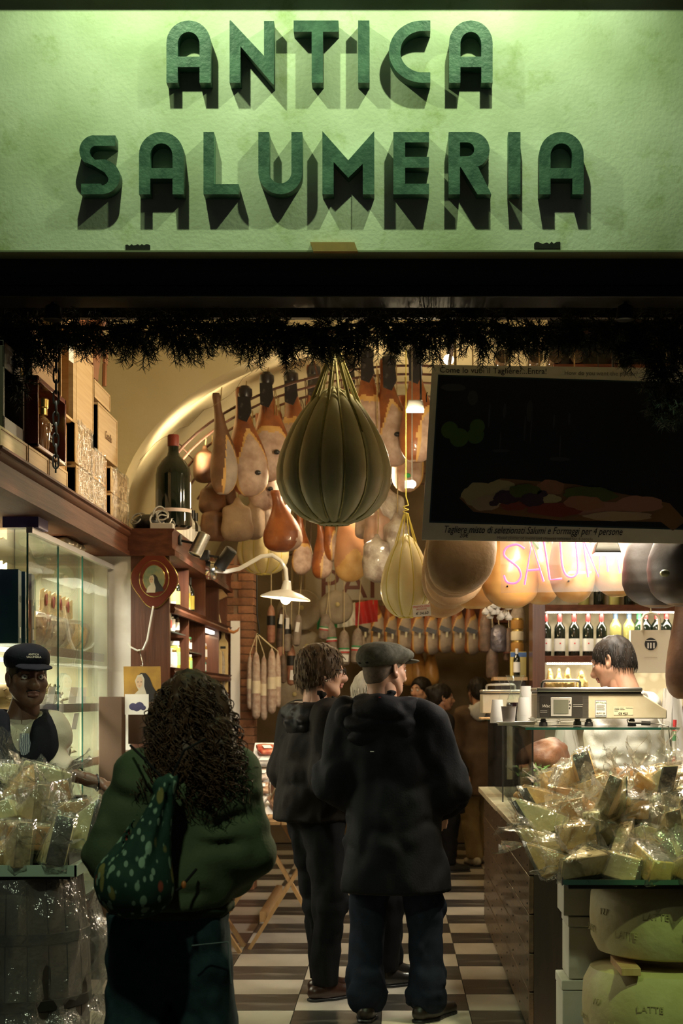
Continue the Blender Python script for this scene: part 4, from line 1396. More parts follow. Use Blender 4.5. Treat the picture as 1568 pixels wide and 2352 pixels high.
# oval picture on the end panel
NUNB, NUNW, SKINP = mt('veil_black', (.02, .018, .018), .5), mt('veil_white', (.55, .50, .40), .6), mt('painted_skin', (.60, .42, .28), .6)
oc = P(355, 1330, 9.09)
ov = thing('oval_picture', 'oval framed picture of a veiled nun on the dark cabinet end', 'picture', oc)


def ovalring(rx, rz, y0, y1, m, name, par, drop=0.0):
    n_ = 40
    pts = []
    for i in range(n_):
        a = 2 * PI * i / n_
        w_ = 1 + drop * (.06 * math.cos(4 * a + .2) + .07 * max(0, -math.sin(a)) ** 6)
        pts.append((rx * w_ * math.cos(a), rz * w_ * math.sin(a)))
    return MB().prism(pts, y0 - y1, Matrix.Translation((0, y0, 0)) @ Matrix.Rotation(PI / 2, 4, 'X')).build(name, m, par, bevel=.002)


FRAMEW = mt('frame_mahogany', (.13, .028, .016), .18, coat=.7)
fr = ovalring(.125, .145, 0.0, -.018, FRAMEW, 'frame', ov, 1.0)
ovalring(.129, .149, 0.001, -.012, GOLD, 'gilt_edge', fr, 1.0)
ovalring(.086, .105, -.018, -.024, GOLD, 'gilt_ring', fr)
ovalring(.082, .101, -.0181, -.026, FRAMEW, 'inner_frame', fr)
ovalring(.064, .080, -.026, -.029, GOLD, 'gilt_ring', fr)
pc = ovalring(.060, .076, -.0265, -.030, mt('picture_green', (.14, .20, .13), .4, col2=(.30, .28, .14), scale=18), 'painting', ov)


def nun(par, s_, y, dx=0, dz=0):
    def f(name, pts, m, yy):
        MB().prism([(x * s_ + dx, z * s_ + dz) for x, z in pts], .0006, Matrix.Translation((0, yy, 0)) @ Matrix.Rotation(PI / 2, 4, 'X')).build(name, m, par)
    f('veil', [(-.25, .55), (-.05, .72), (.2, .7), (.4, .45), (.55, .0), (.9, -.5), (1.0, -.8), (.1, -.9), (.0, -.2), (-.1, .2)], NUNB, y)
    f('wimple', [(-.38, .3), (-.25, .58), (0, .66), (.12, .4), (.1, .0), (.25, -.5), (.2, -.95), (-.6, -.95), (-.5, -.5), (-.2, -.2), (-.3, 0)], NUNW, y - .0008)
    f('face', [(-.33, .25), (-.24, .47), (-.05, .52), (.03, .3), (.0, .05), (-.12, -.1), (-.27, -.02)], SKINP, y - .0016)
    for ex in (-.22, -.05):
        f('eye', [(ex - .04, .24), (ex, .27), (ex + .04, .24), (ex, .21)], NUNB, y - .0022)
    f('mouth', [(-.2, .03), (-.14, .05), (-.08, .03), (-.14, .01)], mt('lip_red', (.35, .12, .09), .6), y - .0022)


nun(pc, .062, -.0302, -.005, -.02)
MB().tube([(0.0, .004, .145), (0, .002, .17)], .003).build('hook', CHROME, ov)
# white cable with an S-hook
t = thing('white_cable', 'white cable looping below the oval picture with a steel hook on it', 'cable', P(330, 1500, 9.06))
o_ = P(330, 1500, 9.06)
MB().tube([P(x, y, 9.06) - o_ for x, y in ((352, 1392), (345, 1430), (338, 1470), (328, 1492), (315, 1494), (300, 1486), (293, 1476))], .0055, 6).build('cord', WHITEP, t)
MB().tube([P(x, y, 9.05) - o_ for x, y in ((324, 1490), (322, 1500), (325, 1512), (328, 1524), (327, 1530), (323, 1528))], .003, 6).build('hook', CHROME, t)
# small side cabinet with the square picture and a card
sc_ = thing('side_cabinet', 'small brown wooden cabinet at the end of the showcase', 'cabinet', (-1.46, 8.72, 0))
MB().bx(-.13, .12, 0, .30, 0, 1.20).build('body', mt('brown_wood', (.14, .06, .028), .4, col2=(.20, .09, .045), scale=10, stretch=(3, 3, .3)), sc_, bevel=.004)
MB().bx(-.13, -.005, -.12, .0, 0, 1.5).build('post', mt('brown_board', (.10, .055, .03), .5), sc_, bevel=.003)
MB().bx(.0, .21, .05, .3, 1.24, 1.47).build('card_holder', MATS['brown_board'], sc_, bevel=.003)
MB().ball((.06, -.006, 1.09), (.025, .004, .032), 16, 8).build('badge', mt('blue_badge', (.10, .12, .35), .4), sc_)
sq = thing('square_picture', 'small painted panel of a nun in a black veil on an ochre ground', 'picture', P(327, 1572, 8.9), (.12, 0, 0))
MB().box((0, 0, 0), (.205, .012, .20)).build('panel', mt('ochre_panel', (.45, .26, .04), .6, col2=(.28, .15, .03), scale=9), sq)
nun(sq, .105, -.0075, -.0, -.01)
tc_ = thing('plum_card', 'white card with a picture of purple plums', 'card', P(314, 1618, 8.62), (.0, 0, 0))
MB().box((0, 0, 0), (.128, .003, .11)).build('card', PAPERW, tc_)
for i, (x, z, r_) in enumerate(((-.02, -.012, .022), (.015, -.008, .024), (.0, -.02, .02), (.035, -.018, .015))):
    MB().ball((x, -.002, z), (r_, .001, r_ * .9), 14, 7).build('print', mt('plum', (.05, .045, .12), .5), tc_)
# paper notice on the marble return
tag(MB().bx(-.06, .06, -.001, .001, -.08, .08).build('paper_notice', PAPERW, None, P(267, 1575, 9.10)), 'faint printed paper notice on the white marble', 'notice')


# ------------------------------------------------------------------ lamps on the cornice
def spot_can(label, base, c, d, lit):
    t = thing('spot_lamp', label, 'spot lamp', base, group='spot lamps on the cornice')
    c, d = Vector(c), Vector(d).normalized()
    q = d.to_track_quat('Z', 'Y').to_matrix()
    MB().lathe([(0, -.07), (.034, -.07), (.04, -.064), (.04, .07), (.037, .07), (.037, .062)], c, 20, R=q).build('can', STEEL if lit else BLACKM, t)
    MB().lathe([(0, .06), (.036, .061)], c, 20, R=q).build('bulb_face', mt('spot_face', (1, 1, 1), .4, emit=(1, .95, .85), estr=12) if lit else BLACKM, t)
    MB().tube([c * .8, c * .35, (0, 0, 0)], .008, 6).build('bracket', BLACKM, t)
    MB().box((0, 0, 0), (.06, .08, .06)).build('mount', BLACKM, t, bevel=.006)


b0 = P(405, 1240, 9.35)
spot_can('lit steel spot lamp on the cabinet cornice', b0, P(458, 1250, 9.35) - b0, (-.35, -.2, -.8), True)
b0 = P(470, 1275, 9.9)
spot_can('unlit black spot lamp beside the swan-neck lamp', b0, P(518, 1282, 9.9) - b0, (-.5, .2, -.7), False)
b0 = P(485, 1310, 9.95)
sn = thing('swan_neck_lamp', 'white enamel lamp on a curved swan-neck arm over the salami', 'lamp', b0)
e = [P(x, y, 9.95) - b0 for x, y in ((488, 1310), (520, 1313), (550, 1306), (575, 1292), (600, 1278), (625, 1275), (645, 1288), (656, 1308), (658, 1335), (658, 1345))]
es = []
for i in range(len(e) - 1):
    es += [e[i], (e[i] + e[i + 1]) / 2]
MB().tube(es + [e[-1]], .0135, 10).build('arm', mt('enamel', (.72, .70, .64), .3, coat=.5), sn)
MB().tube([(-.11, 0, .1), (-.05, 0, .1), (-.01, 0, .03)], .012, 8).build('bracket', BLACKM, sn)
MB().lathe([(0, -.03), (.055, -.03), (.06, -.02), (.06, .02), (.055, .03), (0, .03)], (0, 0, 0), 20, R=rotm(0, PI / 2)).build('wall_rose', CHROME, sn)
lc_ = P(656, 1365, 9.95) - b0
R_ = rotm(0, math.radians(6))
sd_ = MB().lathe([(.018, .085), (.024, .08), (.034, .028), (.05, .022), (.10, .008), (.15, -.018), (.158, -.026), (.155, -.028), (.10, -.004), (.05, .012), (.0, .016)], lc_, 32, R=R_).build('shade', MATS['enamel'], sn)
MB().ball(lc_ + Vector((0, 0, -.03)), .032, 16, 10).build('bulb', mt('lamp_bulb', (1, 1, 1), .4, emit=(1, .78, .42), estr=40), sn)
lamp('swan_bulb', 'POINT', b0 + lc_ + Vector((0, 0, -.075)), 16, WARM, .03)
# ------------------------------------------------------------------ iron rails for hanging
IRON = mt('rusty_iron', (.12, .05, .03), .7, metal=.4, col2=(.06, .03, .02), scale=20)


def rail(label, d, z, x0=-1.7, x1=1.95):
    t = thing('hanging_rail', label, 'rail', ((x0 + x1) / 2, d, z), group='iron hanging rails under the vault')
    L = x1 - x0
    MB().tube([(-L / 2, 0, 0), (0, 0, 0), (L / 2, 0, 0)], .008, 6).build('rod', IRON, t)
    for s in (-.8, .8):
        x = s * L / 2
        q = x + (x0 + x1) / 2
        top = 2.8 + 1.55 * math.sqrt(max(1 - ((q - .2) / 2.55) ** 2, .05)) if d < 10.3 else 2.62 + 1.34 * math.sqrt(max(1 - ((q - .12) / 2.02) ** 2, .05))
        MB().tube([(x, 0, 0), (x, 0, top - z + .01)], .004, 5).build('hanger', IRON, t)
    return t


rail('iron rail above the great dark cheese', 7.3, 3.165, -1.2, 1.9)
rail('iron rail above the neon sign hams', 8.0, 3.40, -.2, 1.9)
rail('iron rail above the pear-shaped yellow cheese', 8.9, 3.65, -1.2, 1.6)


def arcz(x):
    return 2.66 + 1.04 * math.sqrt(max(1 - ((x - .12) / 1.74) ** 2, 0.02))


random.seed(5)
for i, d in enumerate((10.62, 10.9, 11.2, 11.7, 12.3, 13.2)):
    t = thing('hanging_rail', f'{ORD[i]} rust-brown rod curved under the inner vault', 'rail', (.12, d, 2.66), group='curved rods under the inner vault')
    MB().tube([(1.74 * math.cos(a), 0, 1.04 * math.sin(a)) for a in np.linspace(.35, PI - .35, 30)], .009, 6).build('rod', IRON, t)
    for a in (.5, 1.2, PI - 1.2, PI - .5):
        MB().tube([(1.74 * math.cos(a), 0, 1.04 * math.sin(a)), (1.80 * math.cos(a), 0, 1.15 * math.sin(a))], .005, 5).build('hanger', IRON, t)
    if i < 4:
        for q in range(9):                    # empty hooks and loops of string
            x = -1.15 + .13 * q + random.uniform(-.04, .04) - .12
            z0_ = arcz(x + .12) - 2.66
            h_ = random.uniform(.10, .26)
            MB().tube([(x, 0, z0_ + .01), (x + .008, 0, z0_ - h_ * .5), (x + .004, 0, z0_ - h_), (x + .02, 0, z0_ - h_), (x + .022, 0, z0_ - h_ * .4), (x + .006, 0, z0_)], .003, 4).build('string', ROPE if q % 2 else IRON, t)
# ------------------------------------------------------------------ hams
SKIN = mt('ham_rind', (.30, .090, .020), .45, col2=(.14, .036, .010), scale=7, bump=.12, bscale=22, coat=.2, vary=.15, detail=6)
SKIN2 = mt('ham_rind_golden', (.62, .34, .10), .38, col2=(.52, .24, .06), scale=6, bump=.08, bscale=18, coat=.3, vary=.1)
LARD = mt('ham_lard', (.48, .35, .28), .6, col2=(.30, .19, .14), scale=12, bump=.2, bscale=30, vary=.1)
LARDG = mt('ham_lard_aged', (.38, .31, .26), .65, col2=(.25, .20, .17), scale=9, bump=.3, bscale=26, vary=.12)
FATR = mt('ham_fat_rim', (.56, .35, .13), .5, col2=(.48, .27, .08), scale=14, vary=.1)
DARKR = mt('smoked_rind', (.085, .040, .020), .55, col2=(.16, .075, .035), scale=9, bump=.25, bscale=24, vary=.2)
DUSTY = mt('dusty_rind', (.30, .21, .13), .8, col2=(.20, .13, .08), scale=8, bump=.35, bscale=20, vary=.12)
BAND = mt('black_band', (.012, .010, .012), .3, col2=(.05, .045, .045), scale=30, sharp=(.6, .7))


def ham_mesh(seed, L=.78, W=.29, T=.19, mats=(SKIN, LARD, FATR), lard=(-PI / 2, 1.1, .50), bend=.03, ftop=.62):
    """Whole leg: rings from the rounded butt up to the shank. lard: direction, half-angle and height of the cured face."""
    r = random.Random(seed)
    ph = [r.uniform(0, 6.3) for _ in range(6)]
    U = [0, .015, .05, .10, .17, .25, .34, .43, .52, .60, .68, .76, .84, .91, .96, 1]
    RW = [.25, .45, .70, .88, .98, 1.0, .96, .86, .72, .57, .44, .34, .28, .27, .29, .24]
    uu = np.linspace(0, 1, 64)
    NA = 60
    b = MB()
    rings = []
    for u in uu:
        w_ = np.interp(u, U, RW)
        tk = T / W + (1 - T / W) * np.clip((u - .45) * 1.6, 0, .9)
        cx = bend * math.sin(PI * u * 1.1 + ph[0] * .2)
        cy = .02 * math.sin(PI * u)
        ring = []
        for j in range(NA):
            a = 2 * PI * j / NA
            nz = 1 + .035 * math.sin(2 * a + ph[1] + 3 * u) + .025 * math.sin(3 * a + ph[2] - 7 * u) + .012 * math.sin(5 * a + 17 * u + ph[3])
            ring.append((cx + W / 2 * w_ * nz * math.cos(a), cy + W / 2 * w_ * tk * nz * math.sin(a), u * L))
        rings.append(ring)
    b.loft(rings)
    nq = (len(uu) - 1) * NA
    da, hw, hz = lard
    for i in range(len(uu) - 1):
        for j in range(NA):
            a = 2 * PI * (j + .5) / NA
            u = (uu[i] + uu[i + 1]) / 2
            dd = abs((a - da + PI) % (2 * PI) - PI)
            lim = hz + .05 * math.sin(3 * a + ph[4]) - .20 * (dd / hw) ** 2
            e = lim - u
            if dd < hw and e > 0 or u < .02:
                b.m[i * NA + j] = 1
            if dd < hw + .35 and -.055 < e <= 0 or (hw <= dd < hw + .25 and e > -.02):
                b.m[i * NA + j] = 2
    return b.mesh('leg', list(mats), 0)


def hang_ham(label, bottom, me, L, rail_z, rz=0, band=True, plug=None, scale=1.0, cat='ham', group='hanging hams', rope=True, tilt=(0, 0), name='hanging_ham', bandm=BAND):
    t = thing(name, label, cat, bottom, (tilt[0], tilt[1], 0), group)
    o = mobj('leg', me, t, None, (0, 0, rz))
    o.scale = (scale,) * 3
    L *= scale
    if band:
        rr = .052 * scale
        b = MB().lathe([(.9 * rr, L * .90), (1.05 * rr, L * .93), (rr * 1.0, L * .985), (.6 * rr, L + .01), (0, L + .012)], n=14)
        b.build('shank_cover', bandm, t)
        MB().prism([(-.04 * scale, L * .70), (.02 * scale, L * .67), (.055 * scale, L * .76), (.045 * scale, L * .90), (-.045 * scale, L * .90)], .006,
                   Matrix.Translation((0, -.062 * scale, 0)) @ Matrix.Rotation(PI / 2, 4, 'X')).build('brand_tag', bandm, t)
    if plug is not None:
        MB().ball((plug[0] * scale, plug[1] * scale, plug[2] * scale), (.022, .02, .017), 10, 7).build('plug', plug[3], t)
    if rope:
        hgt = (arcz(bottom[0]) if rail_z == RZ else rail_z) - bottom[2]
        MB().tube([(0.004, 0, L * .93), (.012, 0, L * 1.06), (.002, 0, (L * 1.05 + hgt) / 2), (0, 0, hgt)], .0042, 5).build('rope', ROPE, t)
    return t


H1 = ham_mesh(1)
H2 = ham_mesh(2, lard=(-PI / 2 + .5, 1.0, .52))
H3 = ham_mesh(3, lard=(-PI / 2 - .3, 1.25, .55), W=.27)
H4 = ham_mesh(4, lard=(-PI / 2 + .9, .8, .50), W=.26)
HS = ham_mesh(5, W=.2, T=.15, L=.72, mats=(DARKR, LARDG, FATR), lard=(-PI / 2 + .8, .6, .5))
HG = ham_mesh(6, W=.34, T=.24, L=.70, mats=(SKIN2, FATR, FATR), lard=(-PI / 2, .05, .0), bend=.01)
PALEH = mt('pale_rind', (.46, .30, .16), .6, col2=(.34, .20, .095), scale=9, bump=.35, bscale=20, vary=.12)
HB = ham_mesh(7, W=.30, T=.17, mats=(PALEH, PALEH, FATR), lard=(PI / 2, .4, .3))
HD = ham_mesh(8, W=.36, T=.26, L=.62, mats=(mt('charcoal_rind', (.035, .027, .022), .5, col2=(.05, .038, .03), scale=7, bump=.15, bscale=15), DUSTY, DUSTY), lard=(PI / 2, .1, .0))
PLUGB, PLUGG = BLACKP, mt('green_plug', (.04, .40, .12), .35)
RZ = 3.50
lst = [(505, 1136, 10.45, HS, .72, 0, False, None, 'slim smoked leg with a bare dark shank, nearest the vault wall'),
       (562, 1140, 10.55, H2, .78, 0, True, (.10, -.07, .16, PLUGB), 'whole ham with a black shank cover beside the slim smoked leg'),
       (612, 1106, 10.65, H1, .78, 0.2, True, (.08, -.09, .20, PLUGB), 'whole ham with pale fat face and black plug left of the great cheese'),
       (668, 1098, 10.8, H3, .78, -.3, True, None, 'orange ham half hidden by the great cheese'),
       (842, 1050, 10.6, H3, .78, .4, True, None, 'red-brown ham just right of the great cheese rope'),
       (893, 1072, 10.6, H2, .80, -.2, True, (.06, -.085, .22, PLUGB), 'ham with a black plug between the great cheese and the poster'),
       (952, 1062, 10.3, H4, .80, .1, True, None, 'golden ham against the poster edge'),
       (800, 1060, 11.3, H4, .78, .6, True, None, 'ham in shadow directly behind the great cheese'),
       (720, 1075, 11.2, H1, .78, .3, True, None, 'ham behind the left shoulder of the great cheese')]
for px, py, d, me, L, rz, bd, plug, lb in lst:
    hang_ham(lb, P(px, py, d), me, L, RZ, rz, bd, plug, scale=0.92)
for i, (px, py, d, sc, rz, plug, lb) in enumerate(((600, 1172, 11.0, .85, .3, (.08, -.1, .16, PLUGB), 'pink ham butt under the front row, black plug at its side'), (640, 1162, 11.2, .85, -.2, None, 'pink ham butt tucked behind the great cheese'),
                                               (632, 1206, 11.3, .8, .8, (.0, -.105, .10, PLUGG), 'white-faced ham butt with a green plug'), (930, 1130, 11.0, .85, .2, (.02, -.1, .12, PLUGG), 'ham with a green plug low beside the poster'))):
    hang_ham(lb, P(px, py, d), H3 if i != 2 else ham_mesh(12, mats=(LARD, mt('white_lard', (.74, .70, .56), .5), LARD), lard=(-PI / 2, 2, .8)), .78, RZ, rz, False, plug, scale=sc)
HO = ham_mesh(9, W=.27, T=.16, L=.42, mats=(SKIN, LARD, LARD), lard=(0, .5, .7))
hang_ham('orange half ham with a pale cut edge above the round ribbed cheese', P(640, 1268, 10.9), HO, .42, RZ, 0, False)
hang_ham('whole ham with a pale band hanging over the aisle', P(797, 1336, 11.2), ham_mesh(10, W=.27, mats=(mt('ham_aisle', (.46, .24, .12), .5, col2=(.40, .18, .08), scale=6), FATR, FATR), lard=(-PI / 2, 1.4, .22)), .66, RZ, 0, False, scale=.9)


# slabs of cured jowl and bacon under the front hams
def slab(label, bottom, W, H, T, m, rail_z, seed, rz=0.0):
    t = thing('cured_slab', label, 'cured meat', bottom, (0, 0, rz), 'cured slabs hanging below the hams')
    pr = [bxs((0, 0, H * .45), (W, T, H * .78), .03), ell((0, 0, H * .3), (W * .52, T * .62, H * .3)), cone((0, 0, H * .7), (0, 0, H * 1.0), W * .28, .02)]
    mobj('slab', smesh('slab', sdf(pr, k=.05, vox=.014, fn=lambda p: .010 * vnoise(p * 14, seed)), m), t)
    MB().tube([(0, 0, H * .95), (0.01, 0, H * 1.2), (0, 0, arcz(bottom[0]) - bottom[2])], .004, 5).build('rope', ROPE, t)


for i, (px, py, d, W, H, m_, rz, lb) in enumerate(((487, 1180, 11.0, .16, .2, DARKR, 0, 'dark red smoked slab at the top of the left cluster'), (518, 1178, 11.1, .14, .2, DARKR, .3, 'second dark red smoked slab of the left cluster'),
                                               (492, 1243, 11.0, .17, .24, DARKR, .2, 'blackish slab at the lower left of the cluster'), (545, 1243, 10.9, .19, .28, DUSTY, 0, 'broad dusty brown slab in the middle of the cluster'),
                                               (580, 1240, 11.0, .14, .26, DUSTY, -.3, 'narrow dusty slab beside the broad one'), (612, 1225, 11.2, .10, .18, LARDG, .2, 'small greyish slab near the white-faced ham'),
                                               (470, 1110, 10.9, .13, .25, DARKR, .4, 'dark smoked piece against the vault'))):
    slab(lb, P(px, py, d), W, H, .11, m_, RZ, i, rz)
# net-wrapped speck pieces right of the great cheese
NETW = mt('net_wrapped', (.42, .37, .31), .45, col2=(.20, .15, .12), scale=11, sharp=(.4, .6), bump=.5, bscale=30, coat=.3)
for i, (px, py, d, W, H, m_, lb) in enumerate(((865, 1335, 10.5, .17, .30, NETW, 'net-wrapped grey speck at the bottom of its string'), (868, 1262, 10.7, .17, .26, mt('speck_pink', (.42, .24, .16), .5, col2=(.3, .2, .15), scale=9), 'pinkish wrapped speck beside the net-wrapped one'),
                                               (910, 1290, 10.6, .16, .30, NETW, 'net-wrapped speck partly behind the yellow pear cheese'), (890, 1205, 10.8, .22, .24, NETW, 'upper net-wrapped speck below the plugged ham'),
                                               (845, 1240, 10.9, .14, .2, LARDG, 'small wrapped speck close to the great cheese'))):
    slab(lb, P(px, py, d), W, H, .13, m_, RZ, 30 + i, .2 * i)
# row of hams receding behind the poster
for i in range(9):
    d = 7.12 + i * .335
    hang_ham(f'dusty pale ham, {ORD[i]} in the row receding behind the poster', (.272 + .01 * (i % 2), d, 1.965 + .010 * ((i * 7) % 3)), HB, .78, 3.165, 0.1 * (i % 3 - 1), False, group='hams receding behind the poster')
rr_ = thing('hanging_rail', 'long rail carrying the row of pale hams behind the poster', 'rail', (.276, 9.0, 3.165), group='iron hanging rails under the vault')
MB().tube([(0, -1.95, 0), (0, 0, 0), (0, .95, 0)], .010, 6).build('rod', IRON, rr_)
for y in (-1.2, 0.6):
    MB().tube([(0, y, 0), (0, y, 1.185)], .004, 5).build('hanger', IRON, rr_)
# golden hams behind the neon sign
TRI = [mt('ribbon_' + n_, c_, .5) for n_, c_ in (('green', (.03, .30, .10)), ('white', (.8, .78, .7)), ('red', (.55, .04, .04)))]
for i, (px, py, d, sc) in enumerate(((1085, 1398, 8.55, .97), (1168, 1397, 8.2, 1.0), (1238, 1388, 8.55, .92), (1318, 1384, 8.15, .95), (1420, 1370, 8.45, .97))):
    t = hang_ham(f'golden ham with a tricolour ribbon, {ORD[i]} from the aisle behind the neon sign', P(px, py, d), HG, .70, 3.40, .5 * i, False, scale=sc, group='golden hams behind the neon sign')
    for q in range(3):
        for s in (-1, 1):
            MB().tube([(s * (.145 - .0 * q), -.06 - .004 * q, .30 + .018 * q), (s * .07, -.115, .38 + .018 * q), (0, -.09, .48 + .018 * q)], .008, 4).build('ribbon', TRI[q], t)
# dark hams at the right edge, near the camera
hang_ham('big charcoal-dark ham at the right edge beside the poster corner', P(1508, 1396, 7.38), HD, .62, 3.165, 0.3, False, scale=1.03)
hang_ham('nearest charcoal-dark ham cut by the right edge of the opening', P(1568, 1392, 7.05), HD, .62, 3.165, -.4, False, (-.10, -.13, .13, mt('olive_plug', (.16, .17, .08), .5)), scale=1.03)
hang_ham('brown cured leg below the charcoal hams at the right edge', P(1565, 1605, 7.3), ham_mesh(14, W=.2, T=.16, L=.62, mats=(DARKR, DARKR, DARKR), lard=(0, .1, 0)), .62, 3.165, 0, False)
NETR = mt('twisted_net', (.40, .37, .28), .6, col2=(.2, .18, .12), scale=30)
t = thing('net_tail', 'twisted pale net hanging above the charcoal hams', 'net', P(1548, 1085, 7.1))
MB().tube([(.0, 0, 0), (.01, 0, .03), (.02, .0, .15), (.03, 0, .3), (.028, 0, 3.165 - P(0, 1085, 7.1).z)], [.004, .016, .012, .02, .008], 8).build('net', NETR, t)


# ------------------------------------------------------------------ flood lamps by the poster, bare bulbs
def flood(label, p, w_):
    t = thing('flood_lamp', label, 'flood lamp', p, group='flood lamps among the hams')
    MB().box((0, 0, .02), (w_, .10, .05), taper=.75).build('housing', STEEL, t, bevel=.006)
    MB().box((0, -.0, -.008), (w_ * .92, .09, .004)).build('lens', mt('flood_face', (1, 1, 1), .4, emit=(1, .9, .7), estr=22), t)
    MB().tube([(w_ * .3, 0, .04), (w_ * .3, 0.05, .3), (w_ * .3, .05, (4.33 if p[1] > 8 else 3.5) - p[2])], .006, 5).build('stem', BLACKM, t)


flood('small flood lamp sticking out left of the poster', P(953, 940, 8.5), .10)
t = thing('bare_bulb', 'glowing bulb low at the left edge of the poster', 'bulb', P(946, 1112, 9.15))
MB().ball((0, 0, 0), .022, 14, 8).build('globe', mt('bulb_face', (1, 1, 1), .4, emit=(1, .85, .6), estr=30), t)
MB().box((-.015, .02, 0), (.05, .04, .045)).tube([(0, .03, .02), (0, .05, 4.33 - P(946, 1112, 9.15).z)], .004, 5).build('holder', STEEL, t)
t = thing('bare_bulb', 'frosted glass bulb above the poster corner', 'bulb', P(1030, 826, 8.6))
MB().ball((0, 0, 0), .028, 14, 8).build('globe', MATS['bulb_face'], t)
MB().tube([(0, 0, .02), (0, 0, .12)], .010, 6).tube([(0, 0, .1), (0, 0, 4.33 - P(1030, 826, 8.6).z)], .003, 5).build('holder', BLACKM, t)
flood('small flood lamp clipped behind the lower edge of the poster', Vector((0.935, 7.04, 2.135)), .12)
# fluorescent pendants over the counter (their light is set at the top)
for i, (p, L) in enumerate((((1.05, 7.75, 2.47), 1.2), ((1.1, 9.6, 2.52), 1.2))):
    t = thing('tube_lamp', ['white tube lamp hanging over the scales', 'white tube lamp further along the counter'][i], 'lamp', p, group='tube lamps above the counter')
    MB().bx(-.05, .05, -L / 2, L / 2, 0.0, .05).build('housing', WHITEP, t, bevel=.006)
    for y in (-L * .4, L * .4):
        MB().tube([(0, y, .05), (0, y, 4.2 - p[2])], .003, 4).build('wire', BLACKM, t)
# ------------------------------------------------------------------ neon sign on acrylic
nb = P(1150, 1362, 7.55)
ns_ = thing('neon_sign', 'pink neon sign reading SALUMI on a clear panel over the counter', 'neon sign', nb, (0, math.radians(-1.0), 0))
sw, sh2 = .62, .30
MB().bx(0, sw, 0, .005, 0, sh2).build('panel', film_mat('acrylic', (.99, .96, .93), .05, .05, 0, body=.13), ns_)
NEON = mt('neon_tube', (1, .2, .3), .4, emit=(1.0, .06, .16), estr=3.2)
kx, kz = 7.55 / FPX, 7.55 / FPX
ltr = [[(1205, 1262), (1188, 1252), (1165, 1258), (1158, 1275), (1172, 1290), (1190, 1305), (1196, 1325), (1184, 1340), (1164, 1338), (1157, 1322)],
       [(1204, 1345), (1222, 1248), (1248, 1338)], [(1212, 1312), (1238, 1310)], [(1250, 1246), (1262, 1334), (1290, 1332)],
       [(1288, 1248), (1291, 1300), (1300, 1324), (1316, 1328), (1327, 1310), (1323, 1248)], [(1340, 1246), (1350, 1330)], [(1342, 1246), (1374, 1330), (1380, 1246)], [(1388, 1246), (1396, 1318)],
       [(1412, 1244), (1423, 1322)]]
for lp in ltr:
    pts = [Vector(((x - 1150) * kx, -.018, (1362 - y) * kz)) for x, y in lp]
    if len(pts) > 3:
        q_ = []
        for i in range(len(pts) - 1):
            for t_ in (0, .33, .66):
                p0, p1, p2_, p3 = pts[max(i - 1, 0)], pts[i], pts[i + 1], pts[min(i + 2, len(pts) - 1)]
                q_.append(.5 * ((2 * p1) + (p2_ - p0) * t_ + (2 * p0 - 5 * p1 + 4 * p2_ - p3) * t_ ** 2 + (3 * p1 - p0 - 3 * p2_ + p3) * t_ ** 3))
        pts = q_ + [pts[-1]]
    MB().tube(pts, .0052, 8).build('neon_letter', NEON, ns_)
for x, z in ((.03, .03), (.32, .05), (.58, .07), (.03, .27), (.58, .27)):
    MB().tube([(x, -.012, z), (x, .02, z)], .005, 6).build('stand_off', CHROME, ns_)
for x in (.05, .57):
    MB().tube([(x, 0.003, sh2), (x, 0.2, 3.40 - nb[2])], .0015, 4).build('wire', CHROME, ns_)
# ------------------------------------------------------------------ serving counter on the right
KX, K0, K1 = .59, 7.0, 10.5
ct = thing('serving_counter', 'long dark counter of horizontal boards with a marble ledge', 'counter', (KX, K0, 0))
LK = K1 - K0
zs = [0.03, .205, .375, .545, .715, .872]
for i in range(5):
    bd = MB().bx(0, .022, 0.0, LK, zs[i] + .003, zs[i + 1] - .003).build('board', COUNTERW, ct, bevel=.003)
    nl = MB()
    for y in np.arange(.08, LK, .42):
        for z in (zs[i] + .04, zs[i + 1] - .04):
            nl.lathe([(.005, 0), (.004, .003), (0, .003)], (0, y, z), 6, R=rotm(0, -PI / 2))
    tag(nl.build('nails', BLACKM, bd), kind='stuff')
DEND = mt('counter_end', (.022, .014, .009), .6, col2=(.035, .02, .012), scale=8, stretch=(4, 1, .4))
MB().bx(.022, .70, 0.0, .03, 0, .872).build('end_panel', DEND, ct)
MB().bx(.024, .70, .03, .66, 0.0, .86).bx(.024, .345, .66, LK, 0, .86).build('carcass', DEND, ct)
MARB = mt('cream_marble', (.66, .58, .42), .3, col2=(.48, .40, .26), scale=9, sharp=(.4, .7))
MB().bx(-.035, .35, 1.75, LK + .05, .872, .905).build('marble_ledge', MARB, ct, bevel=.004)
MB().bx(-.03, .70, -.01, .67, .872, .900).bx(-.03, .35, .67, 1.75, .872, .900).build('marble_ledge', MARB, ct, bevel=.004)
